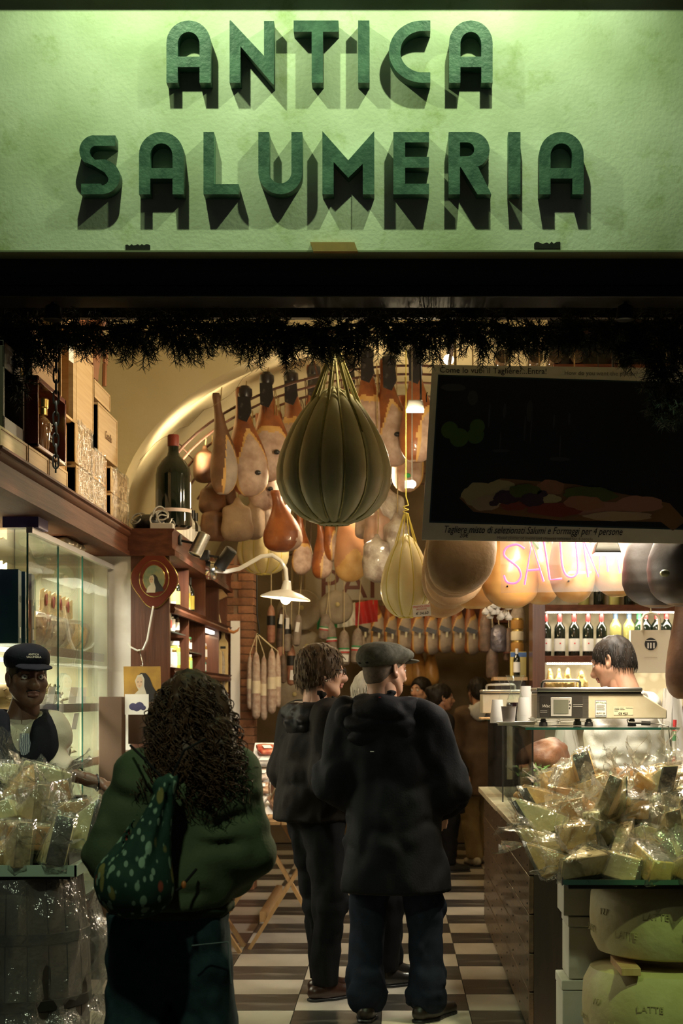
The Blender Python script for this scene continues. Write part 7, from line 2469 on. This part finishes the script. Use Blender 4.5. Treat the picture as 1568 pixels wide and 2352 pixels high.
# ---- 4 customer half hidden between the two
d4 = 8.35
t, J = person('white-haired customer half hidden between the coated customers', (P(868, 0, d4).x, d4, 0), -1.2, 1.62, SK_FAIR,
              {'R': ((.22, -.03, 1.12), (.18, .16, 1.02)), 'L': ((-.22, -.03, 1.12), (-.18, .16, 1.02))}, {'R': (.10, .0), 'L': (-.12, .12)}, (0, 0, .1), (0, -.03))
garment('top', t, J, cloth('white_top', (.62, .58, .52)), J['torso'] + J['arms'] + [ell((0, 0, 1.0), (.18, .13, .25))], infl=.018, k=.05, cut=[((0, 0, .80), (0, 0, -1))], sub=neckhole(J))
trousers(t, J, MATS['black_trousers'], wide=.02, bottom=.08, seed=41)
shoes(t, J, mt('black_leather', (.012, .011, .010), .3, coat=.3), {'R': 0, 'L': 0}, L=.28)
hair_cap(t, J, HAIR_WHT, thick=.022, low=-.07, seed=5, n=300, L=.06)
face_bits(t, J, HAIR_WHT)


# ---- 5, 6, 7 people at the back
def simple(label, px, d, yaw, H, coat, hem, hairm_, hk, tr_, shoe, head=(0, 0, 0), skin=SK_TAN, hoodm=None, feet=None, sole=None):
    t, J = person(label, (P(px, 0, d).x, d, 0), yaw, H, skin, {'R': ((.24, -.02, 1.12), (.20, .14, .95)), 'L': ((-.24, -.02, 1.12), (-.2, .14, .95))}, feet or {'R': (.09, .05), 'L': (-.09, -.05)}, head, headvox=.007)
    s_ = J['s']
    ck_ = J['torso'] + J['arms'] + [cone((0, 0, 1.0 * s_), (0, 0, hem), .18, .20), cone(J['wr']['R'][1], J['wr']['R'][0], .058, .050), cone(J['wr']['L'][1], J['wr']['L'][0], .058, .050)]
    garment('coat', t, J, coat, ck_, infl=.018, k=.05, cut=[((0, 0, hem), (0, 0, -1))], sub=neckhole(J), folds=.006, vox=.017)
    if hoodm:
        n_ = J['neck']
        garment('hood', t, J, hoodm, [ell(n_ + np.array((0, -.10, .02)), (.13, .07, .09)), ell(n_ + np.array((0, .0, .04)), (.12, .11, .05))], infl=0, sub=neckhole(J, .08), folds=.012, vox=.014)
    trousers(t, J, tr_, wide=.02)
    shoes(t, J, shoe, {'R': 0, 'L': 0}, sole)
    face_bits(t, J, hairm_, mt('lip_pink', (.42, .17, .13), .4))
    ex = {'long': [ell((0, -.06, -.10), (.10, .07, .13))], 'pony': [ell((0, -.12, .05), (.05, .045, .05))], 'short': []}[hk]
    hair_cap(t, J, hairm_, thick=.014, low=-.20 if hk == 'long' else -.07, extra=ex, seed=7, n=160, L=.05)
    return t, J


simple('dark-haired woman looking toward the aisle at the back', 968, 14.9, 2.45, 1.67, BLACKC, .62, HAIR_BLK, 'long', MATS['black_trousers'], BLACKP, skin=SK_FAIR)
simple('woman with tied-up hair and a dark jacket in profile at the back', 1010, 13.7, -1.25, 1.60, cloth('dark_grey_coat', (.022, .020, .019)), .50, HAIR_BLK, 'pony', MATS['black_trousers'], BLACKP)
simple('person in a brown coat with a grey hood by the end of the counter', 1098, 14.3, .35, 1.66, cloth('brown_wool', (.13, .085, .052), (.10, .065, .04)), .62, HAIR_BLK, 'short', cloth('khaki', (.34, .25, .13)), mt('white_trainer', (.50, .45, .36), .6), hoodm=cloth('grey_hood', (.55, .54, .51)),
       feet={'R': (.08, .10), 'L': (-.08, -.1)})
# ---- 8 man serving behind the counter
SHIRT = cloth('white_shirt', (.74, .71, .64), (.68, .65, .58), sheen=.1, scale=4)
d8 = 8.15
t, J = person('man in a white shirt bending over his work behind the counter', (P(1462, 0, d8).x, d8, 0), .85, 1.80, SK_TAN,
              {'R': ((.24, .12, 1.14), (.14, .36, 1.12)), 'L': ((-.25, .06, 1.12), (-.14, .32, 1.06))}, {'R': (.12, 0), 'L': (-.12, 0)}, (-.30, 0, .18), (0, .10))
s = J['s']
ck = J['torso'] + J['arms'] + [ell((0, .03, 1.2 * s), (.205, .15, .25)), cone((0, 0, 1.0 * s), (0, 0, .8), .17, .18)]
for key, sx in (('R', 1), ('L', -1)):
    w_, e_ = J['wr'][key]
    ck += [cone(np.array((sx * .19, .08, 1.39 * s)), e_, .070, .064), cone(e_, w_, .062, .045)]
garment('shirt', t, J, SHIRT, ck, infl=.012, k=.06, cut=[((0, 0, .80), (0, 0, -1))], sub=neckhole(J, .064), folds=.009, fscale=(9, 9, 13), seed=51, vox=.011)
nk = J['neck']
garment('collar', t, J, SHIRT, [cone(nk + np.array((0, .01, .01)), nk + np.array((0, .025, .055)), .074, .070)], infl=0, sub=neckhole(J, .062, .05), cut=[(nk + np.array((0, 0, .062)), (0, .35, 1))], folds=.002, vox=.007)
trousers(t, J, MATS['black_trousers'])
shoes(t, J, BLACKP, {'R': 0, 'L': 0})
hair_cap(t, J, HAIR_BLK, thick=.009, low=-.045, face=(.112, -.055, .086, .108), seed=6, n=1100, L=.024, noise=.004, r0=.002)
face_bits(t, J, HAIR_BLK, mt('lip_pink', (.42, .17, .13), .4))
# ---- 9 seller in the navy cap
d9 = 6.58
SHC = cloth('cream_shirt', (.60, .52, .42), (.50, .43, .34), sheen=.1, scale=4)
NAVY = cloth('navy_uniform', (.014, .014, .022), (.010, .010, .016))
t, J = person('seller in a navy cap, dark waistcoat and tie reaching across the cheeses', (P(-12, 0, d9).x, d9, 0), -2.72, 1.69, SK_DARK,
              {'R': ((.26, .0, 1.14), (.22, .20, 1.02)), 'L': ((-.215, .05, 1.25), (-.42, .15, 1.18))}, {'R': (.12, 0), 'L': (-.12, 0)}, (.02, 0, .05), (-.105, .03), headvox=.0045, nose=1.0)
s = J['s']
ck = J['torso'] + J['arms']
w_, e_ = J['wr']['L']
ck += [cone(np.array((-.22, .0, 1.36 * s)), e_, .056, .056), cone(e_, e_ * .62 + w_ * .38, .056, .050)]
garment('shirt', t, J, SHC, ck, infl=.010, k=.05, cut=[((0, 0, .85), (0, 0, -1)), (e_ * .60 + w_ * .40, tuple((w_ - e_) / np.linalg.norm(w_ - e_)))], sub=neckhole(J, .060), folds=.008, fscale=(10, 10, 12), seed=61, vox=.010)
sh3 = J['torso'][3]
mid_ = (sh3[1] + sh3[2]) / 2
garment('waistcoat', t, J, NAVY, J['torso'][1:3] + [cone(mid_ + (sh3[1] - mid_) * .62, mid_ + (sh3[2] - mid_) * .62, .062, .062), ell((0, .01, 1.18 * s), (.180, .140, .25)), ell((-.08, .01, 1.34 * s), (.155, .120, .12))], infl=.030, k=.05, cut=[((0, 0, .90), (0, 0, -1)), ((0, 0, 1.50 * s), (0, .0, 1))],
        sub=neckhole(J, .078) + [ell((-.085, .20, 1.44 * s), (.050, .17, .13))], folds=.004, seed=62, vox=.010)
nk = J['neck']
for sx in (1, -1):
    MB().prism([(0, 0), (.062, .028), (.066, .058), (.008, .052)], .004, Matrix.Translation((nk[0], .105, nk[2] - .028)) @ Matrix.Rotation(-sx * .35, 4, 'Z') @ Matrix.Scale(sx, 4, (1, 0, 0)) @ Matrix.Rotation(PI / 2 + .25, 4, 'X')).build('collar_wing', SHC, t)
MB().prism([(-.018, .0), (.018, 0), (.024, -.045), (0, -.16), (-.024, -.045)], .006, Matrix.Translation((nk[0], .150, nk[2] - .03)) @ Matrix.Rotation(PI / 2 + .1, 4, 'X')).build('tie', mt('striped_tie', (.10, .11, .17), .6, col2=(.35, .36, .42), scale=6, kind='wave', stretch=(6, 1, 6)), t)
MB().ball((-.06, .178, 1.14 * s), (.011, .004, .011), 6, 5).build('button', WHITEP, t)
trousers(t, J, MATS['black_trousers'])
shoes(t, J, BLACKP, {'R': 0, 'L': 0})
face_bits(t, J, HAIR_BLK, mt('lip_dark', (.20, .085, .07), .4), HAIR_BLK)
hair_cap(t, J, HAIR_BLK, thick=.005, low=-.05, face=(.115, -.045, .080, .095), noise=.002)
A = [ell((0, -.015, .070), (.094, .112, .062)), ell((0, -.01, .095), (.086, .10, .045))]
cp = mobj('cap_crown', smesh('cap_crown', xf(sdf(A, [ell((0, -.018, .0), (.080, .100, .078))], k=.03, ks=.006, vox=.006, cut=[((0, 0, .038), (0, -.08, -1))], fn=lambda p: .002 * vnoise(p * 24, 8)), J['M']), NAVY), t)
mobj('peak', smesh('peak', xf(sdf([ell((0, .105, .040), (.078, .058, .010), rotm(-.25))], vox=.005, cut=[((0, .07, 0), (0, -1, 0))]), J['M']), NAVY), cp)
eb = text('ANTICA\nSALUMERIA', .012, mt('embroidery', (.55, .48, .38), .7), cp, (0, 0, 0), align='CENTER', name='embroidery', ext=.001)
eb.matrix_local = J['M'] @ (Matrix.Translation((.0, .101, .088)) @ Matrix.Rotation(PI, 4, 'Z') @ Matrix.Rotation(PI / 2 - .35, 4, 'X'))
MB().tube([tuple(J['wr']['L'][0] * .93 + J['wr']['L'][1] * .07 + np.array((0, .034 * math.cos(a), .034 * math.sin(a)))) for a in np.linspace(0, 2 * PI, 18)], .004, 5).build('bracelet', BLACKP, t)
# ------------------------------------------------------------------ goods at the back of the shop
# brick pillar
bp_ = thing('brick_pillar', 'old brick pillar beside the wooden boards', 'pillar', (-1.21, 12.5, 0))
bp_['kind'] = 'structure'
MB().bx(-.115, .115, -.115, .115, 0, 2.62).build('core', mt('mortar', (.20, .12, .07), .9), bp_)
bkm = MB().box((0, 0, 0), (.112, .012, .055)).mesh('brick', BRICK)
bks = MB().box((0, 0, 0), (.012, .112, .055)).mesh('brick', BRICK)
random.seed(9)
for r_ in range(41):
    for q in range(2):
        dx = (q - .5) * .118 + (.03 if r_ % 2 else -.03) * (1 if q == 0 else -.0)
        mobj('brick', bkm, bp_, (dx, -.119 + random.uniform(-.003, .002), .032 + r_ * .063))
        mobj('brick', bks, bp_, (.119 + random.uniform(-.002, .003), (q - .5) * .118, .032 + r_ * .063))
# wooden serving boards and marble strip
for i, (px, py, d, h_) in enumerate(((512, 1590, 12.15, .46), (498, 1600, 12.0, .40))):
    t = thing('serving_board', ['long pale serving board with a salami tied on it', 'pale serving board half behind the shelf end'][i], 'board', P(px, py, d), (0, 0, .0), 'pale serving boards')
    w_ = .075
    pts = [(-w_ / 2, 0), (w_ / 2, 0), (w_ / 2, h_ * .82), (.014, h_ * .90), (.014, h_), (-.014, h_), (-.014, h_ * .90), (-w_ / 2, h_ * .82)]
    MB().prism(pts, .02, Matrix.Translation((0, .02, 0)) @ Matrix.Rotation(PI / 2, 4, 'X')).build('plank', mt('maple', (.66, .50, .24), .5, col2=(.58, .42, .18), scale=9, stretch=(4, 4, .3)), t, bevel=.003)
    MB().tube([(0, .0, h_ * .95), (-.05, 0, h_ + .10), (-.09, .0, h_ + .22)], .006, 6).build('strap', TWINE, t)
    MB().tube([(0, .0, h_ * .95), (-.03, 0, h_ + .12), (-.07, .0, h_ + .24)], .006, 6).build('strap', TWINE, t)
    if i == 0:
        MB().lathe([(0, 0), (.014, .01), (.019, .05), (.019, .2), (.012, .25), (.003, .28)], (.0, -.02, .03), 12).build('salami', mt('salami_mould', (.30, .24, .16), .8, col2=(.45, .40, .32), scale=40, bump=.3), t)
        MB().bx(-.02, .02, -.002, 0, h_ * .72, h_ * .76).build('tag', INK, t)
tag(MB().bx(-.035, .035, 0, .03, 0, .75).build('marble_strip', MARBLEW, None, P(540, 1650, 12.3)), 'upright pale marble strip by the brick pillar', 'marble strip')
t = thing('wooden_stump', 'pale wooden wedge hanging above the serving boards', 'wood', P(492, 1385, 11.9))
MB().prism([(0, 0), (.10, .05), (.06, .10), (-.06, .12)], .05, Matrix.Rotation(PI / 2, 4, 'X')).build('wedge_block', TRESTLEW, t)
t = thing('coppa_horn', 'curved brown horn hook near the serving boards', 'hook', P(533, 1450, 12.1))
MB().tube([(-.04, 0, .03), (-.02, 0, .0), (.01, 0, -.008), (.04, 0, .006), (.055, 0, .03)], [.012, .014, .012, .008, .003], 8).build('horn', mt('horn', (.42, .18, .06), .4), t)

# salami
SALW = mt('salami_white', (.46, .36, .28), .8, col2=(.30, .17, .12), scale=26, sharp=(.35, .7), bump=.4, bscale=40, vary=.12)
SALR = mt('salami_red', (.24, .085, .05), .6, col2=(.36, .18, .11), scale=20, bump=.3, bscale=40, vary=.15)
SALD = mt('salami_dark', (.07, .045, .03), .6, col2=(.15, .09, .06), scale=20, bump=.3, bscale=40, vary=.15)
SALG = mt('salami_grey', (.34, .28, .22), .8, col2=(.24, .18, .14), scale=24, bump=.3, bscale=40, vary=.12)


def salame(label, bottom, L, R, m, top, rot=(0, 0, 0), band=None, net=True, group='hanging salami', wr=None, tri=False, slip=None):
    t = thing('salami', label, 'salami', bottom, rot, group)
    prof = [(0, 0), (R * .45, .006), (R * .85, L * .05), (R, L * .14), (R * .97, L * .5), (R * .9, L * .8), (R * .6, L * .93), (R * .25, L * .98), (.004, L)]
    MB().lathe(prof, n=14, sx=1 + .05 * math.sin(L * 90)).build('casing', m, t)
    if band:
        MB().lathe([(R * 1.02, L * band[0]), (R * 1.02, L * band[1])], n=14).build('paper_band', band[2], t)
    if wr:
        MB().lathe([(R * 1.0, L * .48), (R * .98, L * .72)], n=14).build('wrapper', wr, t)
    if tri:
        for q, c_ in enumerate(TRI):
            MB().lathe([(R * 1.03, L * (.46 - .05 * q)), (R * 1.03, L * (.50 - .05 * q))], n=14).build('tricolour_stripe', c_, t)
    if slip:
        MB().box((slip[0], -R - .003, L * slip[1]), (slip[2], .002, slip[3]), rotm(0, .08)).build('paper_slip', PAPERW, t)
    if net:
        MB().tube([(R * .3, -R * .3, L * .9), (0, 0, L * 1.02), top], .0035, 5).build('string', TWINE, t)
    return t


LABP = mt('cream_label', (.66, .58, .40), .6, col2=(.58, .48, .34), scale=14)
hook = P(590, 1455, 12.2)
for i, (px, py, R, L) in enumerate(((574, 1630, .024, .42), (588, 1652, .034, .52), (606, 1655, .028, .50), (624, 1640, .034, .50), (638, 1625, .024, .42))):
    b_ = P(px, py, 12.2 - .02 * (i % 2))
    an = (hook.x - b_.x) * .55
    salame(f'long floury salami, {ORD[i]} from the brick pillar in the hanging bunch', b_, L, R, SALW, tuple(hook - b_), (0, 0, 0), (.38, .56, LABP), group='bunch of long floury salami')
t = thing('hanging_hook', 'black hook holding the bunch of long salami', 'hook', hook)
MB().tube([(0, 0, -.01), (.02, 0, .0), (.012, 0, .06), (.0, 0, .14), (-.012, .02, 3.40 - hook[2])], .006, 6).build('iron', BLACKM, t)
BR = 2.35
rail('iron rail above the dark meats right of the aisle', 12.2, 3.385, -1.2, 1.5)
rail('low iron rail above the salami under the lamp', 12.95, 2.65, -1.1, -.5)
rail('iron rail above the tricolour-banded salami', 13.25, 3.35, -.9, .4)
rail('iron rail above the dusty round hams', 13.5, 3.35, -1.0, .2)
rail('iron rail above the dim hams', 12.6, 3.4, -.9, .3)
rail('iron rail above the sign board', 13.91, 3.35, -.9, .3)
gd = 12.9
for i, (px, py, L, R, m_, w2, lb) in enumerate(((622, 1480, .32, .035, SALR, BLACKM, 'red salami with a black wrapper left of the others under the lamp'), (642, 1490, .34, .036, SALD, BLACKM, 'dark salami with a black wrapper under the lamp'), (662, 1500, .32, .040, SALG, BLACKM, 'grey salami with two paper slips under the lamp'),
                                            (680, 1485, .26, .036, SALG, None, 'short grey salami right of the wrapped ones under the lamp'), (640, 1560, .30, .036, SALR, None, 'red salami in the second tier under the lamp'), (668, 1575, .34, .036, SALR, BLACKM, 'red salami with a gold-dotted wrapper beside the short-haired customer'), (650, 1570, .24, .03, SALD, None, 'dark salami in the second tier'))):
    b_ = P(px, py, gd + .05 * (i % 3))
    salame(lb, b_, L, R, m_, (0, 0, BR + .3 - b_.z), (0, random.uniform(-.08, .08), 0), None, True, 'salami on the back wall', w2, False, [None, (.0, .7, .03, .08), (.01, .75, .035, .09), (0, .6, .03, .08), None, (.03, .25, .07, .08), None][i])
# big round flat cheeses / flattened meats
FLATC = mt('dusty_flat', (.40, .34, .25), .8, col2=(.28, .22, .15), scale=7, bump=.3, bscale=18)
for i, (px, py, r_, lb) in enumerate(((688, 1402, .185, 'large round dusty cured ham behind the enamel lamp'), (700, 1490, .175, 'second round dusty cured ham left of the tricolour cloth'), (672, 1600, .16, 'lowest round dusty cured ham behind the short-haired customer'), (770, 1395, .15, 'greyish round ham under the sign board'))):
    t = thing('round_ham', lb, 'ham', P(px, py, 13.4 + .13 * (i % 3)), group='flat round hams on the back wall')
    mobj('flesh', smesh('flesh', sdf([ell((0, 0, 0), (r_, .06, r_ * .95))], vox=.016, fn=lambda p, i=i: .012 * vnoise(p * 9, i)), FLATC), t)
    MB().ball((0.02, -.06, .02), (.02, .012, .02), 10, 6).build('plug', mt('yellow_plug', (.55, .45, .20), .5), t)
    MB().tube([(0, 0, r_ * .9), (0, 0, 3.35 - t.location.z)], .004, 5).build('rope', ROPE, t)
# tricolour cloth and labelled salami
t = thing('tricolour_cloth', 'draped green, white and red cloth below the sign board', 'cloth', P(800, 1440, 14.2))
for q, (x0, x1) in enumerate(((-.28, -.10), (-.10, .06), (.06, .26))):
    rows_ = [[(x0 + (x1 - x0) * u, .03 * math.sin(14 * u + 3 * v), .20 * v + .05 * math.sin(3 * (x0 + u * .2)) + .06 * abs(x0 + u * .16)) for u in np.linspace(0, 1, 12)] for v in np.linspace(0, 1, 6)]
    MB().loft(rows_, close=False).build('cloth_band', TRI[q], t, sharp=0)
for x in (-.25, .22):
    MB().tube([(x, 0, .2), (x, -.29, 3.35 - t.location.z)], .003, 4).build('cord', TWINE, t)
for i, (px, py, L) in enumerate(((763, 1500, .26), (790, 1530, .30), (817, 1525, .30), (742, 1470, .22))):
    b_ = P(px, py, 13.2)
    salame(f'grey salami with a tricolour band, {ORD[i]} above the two coated customers', b_, L, .045, SALG, (0, 0, 3.35 - b_.z), (0, .06 * (i - 1), 0), None, True, 'salami with tricolour bands', None, True, (0, .22, .075, .06) if i == 1 else None)
# sign board
sb = thing('sign_board', 'pale board with large brown capital letters above the back counter', 'sign', P(700, 1378, 13.9))
MB().bx(0, .78, 0, .02, 0, .38).build('board', mt('sign_cream', (.46, .41, .31), .7), sb)
text('PANE', .36, mt('sign_brown', (.15, .045, .025), .6), sb, (.12, -.004, .02), name='letters', ext=.003)
for x in (.05, .73):
    MB().tube([(x, .0, .38), (x, 0, 3.35 - sb.location.z)], .004, 4).build('wire', IRON, sb)
# beams and dark shelving behind
t = thing('back_shelf', 'dark wooden shelf rail above the far row of hams', 'shelf', (0.1, 15.1, P(0, 1430, 15.1).z))
MB().bx(-.5, 1.0, 0, .25, 0, .16).build('rail_board', DWOOD, t)
for x in (-.4, .9):
    MB().bx(x, x + .05, .2, 1.3, 0.02, .1).build('wall_arm', DWOOD, t)
HBk = ham_mesh(16, L=.6, W=.2, T=.15, mats=(SKIN, LARDG, FATR), lard=(-PI / 2 + .5, 1.3, .62))
for i in range(10):
    px = 832 + i * 31
    b_ = P(px, 1500 + 2 * (i % 3), 15.0)
    t = hang_ham(f'small ham with a black band, {ORD[i]} in the far row above the heads', b_, HBk, .6, P(0, 1430, 15.0).z + .25, .3 + .1 * (i % 3), False, None, 1.0, group='far row of small hams')
    MB().box((.01, -.085, .22), (.10, .012, .045), rotm(0, .35)).build('label_band', BAND, t)
    MB().box((.03, -.09, .17), (.018, .004, .05)).build('seal', mt('pale_seal', (.55, .52, .40), .5), t)
for i in range(5):
    b_ = P(880 + i * 28, 1575, 15.4)
    hang_ham(f'orange ham, {ORD[i]} in the low far row behind the flat cap', b_, HG, .70, P(0, 1430, 15.4).z + .2, .4 * i, False, None, .62, group='low far row of hams')
for i, (px, py, L, m_, lb) in enumerate(((735, 1330, .5, SKIN, 'dim orange ham beside the sign board'), (690, 1320, .5, SKIN, 'dim ham above the enamel lamp'), (845, 1300, .45, SALR, 'dim reddish ham right of the aisle ham'), (760, 1290, .4, DARKR, 'dark ham high behind the aisle ham'))):
    b_ = P(px, py, 12.6)
    hang_ham(lb, b_, H1 if i % 2 else H4, .78, 3.40, .5 * i, False, None, .62, group='dim hams deep in the shop')
# right of the aisle: garlic, dark meats, foil, tins
t = thing('garlic_bunch', 'grey bunch of garlic heads hanging under the golden hams', 'garlic', P(1140, 1420, 10.9))
random.seed(31)
for i in range(16):
    MB().lathe([(0, 0), (.020, .004), (.026, .018), (.018, .034), (.006, .046), (.004, .06)], (random.uniform(-.08, .08), random.uniform(-.05, .05), random.uniform(-.02, .08)), 10).build('garlic_head', mt('garlic', (.40, .36, .31), .7), t)
MB().tube([(0, 0, .08), (0, 0, 3.35 - t.location.z)], .006, 5).build('braid', ROPE, t)
for i, (px, py, L, R, m_, lb) in enumerate(((1145, 1500, .22, .07, mt('foil_dark', (.10, .09, .11), .25, metal=.5, col2=(.2, .18, .2), scale=20, bump=.5), 'dark foil-wrapped meat below the garlic'), (1115, 1500, .3, .045, SALD, 'dark salami left of the foil-wrapped meat'), (1168, 1520, .26, .05, SALD, 'dark salami right of the foil-wrapped meat'),
                                        (1190, 1480, .3, .06, SALG, 'grey salami beside the dark post'), (1080, 1400, .3, .05, SALD, 'dark salami deep under the receding hams'), (1130, 1560, .26, .05, SALD, 'low dark salami near the far counter'))):
    b_ = P(px, py, 12.2)
    salame(lb, b_, L, R, m_, (0, 0, 3.38 - b_.z), group='dark meats right of the aisle')
rk2 = thing('back_cupboard', 'dark cupboard with tins and jars beside the wine shelves', 'cupboard', (.78, 11.9, 0))
MB().bx(-.03, .2, 0, .35, 0, 1.62).build('carcass', DEND, rk2)
MB().bx(-.04, .21, -.03, .35, 1.62, 1.645).build('top_board', TRESTLEW, rk2)
t = thing('oil_tin', 'yellow and blue tin behind the counter beside the dark post', 'tin', (.93, 12.0, 1.647))
MB().bx(-.06, .06, -.03, .03, 0, .19).build('can', mt('tin_yellow', (.62, .50, .12), .35), t, bevel=.004)
MB().bx(-.06, .06, -.032, -.03, .15, .185).build('can_stripe', mt('tin_blue', (.04, .12, .35), .4), t)
tallb('small dark liqueur bottle with a silver neck beside the dark post', (.915, 11.93, 1.647), .21, DGL, 0, cap=1, name='liqueur_bottle')
for i in range(3):
    jar(f'glass jar of preserves, {ORD[i]} up the little stack beside the dark post', (.93, 12.08, 1.84 + .085 * i), .05, .083, 4 if i != 1 else 1, 0, None, 'stacked jars beside the dark post')
tag(MB().bx(-.1, .06, 0, .14, 0, .012).build('jar_ledge', DWOOD, None, (.93, 12.0, 1.826)), 'small ledge under the stacked jars', 'ledge')
# ------------------------------------------------------------------ folding table in the aisle
def bar(b, a, c, w_, th):
    a, c = Vector(a), Vector(c)
    d = (c - a)
    q = d.to_track_quat('Z', 'Y').to_matrix()
    b.box((a + c) / 2, (w_, th, d.length), q)


ft = thing('folding_table', 'folding beech table with crossed legs heaped with packets', 'table', (-.62, 9.5, 0))
for y in (0.0, 1.35):
    bar_ = MB()
    bar(bar_, (-.24, y, 0), (.22, y, .74), .05, .022)
    bar_.build('leg', TRESTLEW, ft)
    bar_ = MB()
    bar(bar_, (.23, y + .024, 0), (-.20, y + .024, .74), .05, .022)
    bar_.build('leg', TRESTLEW, ft)
    MB().lathe([(.010, 0), (.010, .008), (0, .009)], (0, y - .011, .375), 10, R=rotm(PI / 2)).build('bolt', CHROME, ft)
MB().bx(-.18, -.14, 0.0, 1.36, .16, .22).build('stretcher', TRESTLEW, ft)
for i in range(5):
    MB().bx(-.27 + .112 * i, -.27 + .112 * i + .106, -.08, 1.45, .742, .765).build('slat', TRESTLEW, ft, bevel=.003)
st2 = thing('folding_stool', 'second pair of crossed beech legs behind the green jacket', 'stool', (-.98, 9.35, 0))
for a_, c_ in (((-.18, 0, .40), (.08, 0, 0)), ((.12, .03, .40), (-.15, .03, 0))):
    b = MB()
    bar(b, a_, c_, .05, .022)
    b.build('leg', TRESTLEW, st2)
MB().bx(-.2, .14, -.02, .28, .40, .425).build('seat_board', TRESTLEW, st2)
b = MB()
bar(b, (-.18, .25, .40), (.08, .25, 0), .05, .022)
b.build('leg', TRESTLEW, st2)
# netted glazed ham on the table
nh = thing('netted_ham', 'big glazed ham tied with thick pale cords on the folding table', 'ham', (-.60, 9.62, .768))
mobj('meat', smesh('meat', sdf([ell((0, 0, .18), (.145, .13, .18))], vox=.012, fn=lambda p: .008 * vnoise(p * 16, 2)), mt('glazed_meat', (.42, .13, .045), .25, col2=(.55, .30, .17), scale=9, coat=.6, bump=.2)), nh)
for i in range(9):
    a = 2 * PI * i / 9
    o_ = Vector((-.10, -.085, .20))
    pts = []
    e_ = Vector((.15 * math.cos(a), 0, .18 + .185 * math.sin(a)))
    for u in np.linspace(0, 1, 9):
        q = o_.lerp(Vector((e_.x, -.02, e_.z)), u)
        yy = 1 - (q.x / .15) ** 2 - ((q.z - .18) / .186) ** 2
        pts.append((q.x, -.137 * math.sqrt(max(yy, 0)) - .003, q.z))
    MB().tube(pts, .006 if i else .012, 5).build('cord', TWINE, nh)
mobj('wrap', smesh('wrap', sdf([ell((0, 0, .185), (.158, .145, .187))], vox=.016, fn=lambda p: .008 * vnoise(p * 22, 5)), FILM), nh)
# packets on the sloping display behind
random.seed(41)
dsp = thing('sloping_display', 'sloping display board for packets on the folding table', 'display', (-.62, 9.95, .768))
MB().add([(-.32, 0, 0), (.3, 0, 0), (.3, .85, .42), (-.32, .85, .42), (.3, .85, 0), (-.32, .85, 0)], [(0, 1, 2, 3), (1, 4, 2), (0, 3, 5), (3, 2, 4, 5), (0, 5, 4, 1)]).build('slope', PAPERW, dsp)
PKC = [mt('packet_' + n_, c_, .3, col2=c2, scale=20, coat=.5, bump=.3, bscale=30) for n_, c_, c2 in (('red', (.42, .05, .03), (.5, .2, .1)), ('brown', (.26, .12, .06), (.4, .25, .16)), ('green', (.05, .16, .07), (.5, .5, .4)), ('silver', (.55, .53, .5), (.3, .28, .26)), ('yellow', (.70, .52, .04), (.6, .4, .05)), ('white', (.7, .66, .6), (.5, .4, .32)))]
pcn = ['red', 'brown', 'green', 'silver', 'yellow', 'white']
for i in range(20):
    r_, c_ = i // 4, i % 4
    q = [3, 1, 2, 5, 1, 3, 0, 2, 5, 0, 1, 3, 3, 4, 1, 5, 0, 4, 3, 2][i]
    y = 10.03 + .155 * r_
    t = thing('food_packet', f'{pcn[q]} vacuum packet, {ORD[c_]} in the {ORD[r_]} row of the sloping display', 'food packet', (-.86 + .15 * c_ + random.uniform(-.02, .02), y, .79 + (y - 9.95) * .494), (.458, 0, random.uniform(-.5, .5)), 'packets on the sloping display')
    mobj('pouch', smesh('pouch', sdf([bxs((0, 0, .012), (.13, .13, .03), .012)], vox=.014, fn=lambda p, i=i: .006 * vnoise(p * 24, i)), PKC[q]), t)
    MB().bx(-.03, .03, -.02, .02, .034, .036).build('sticker', PAPERW, t)
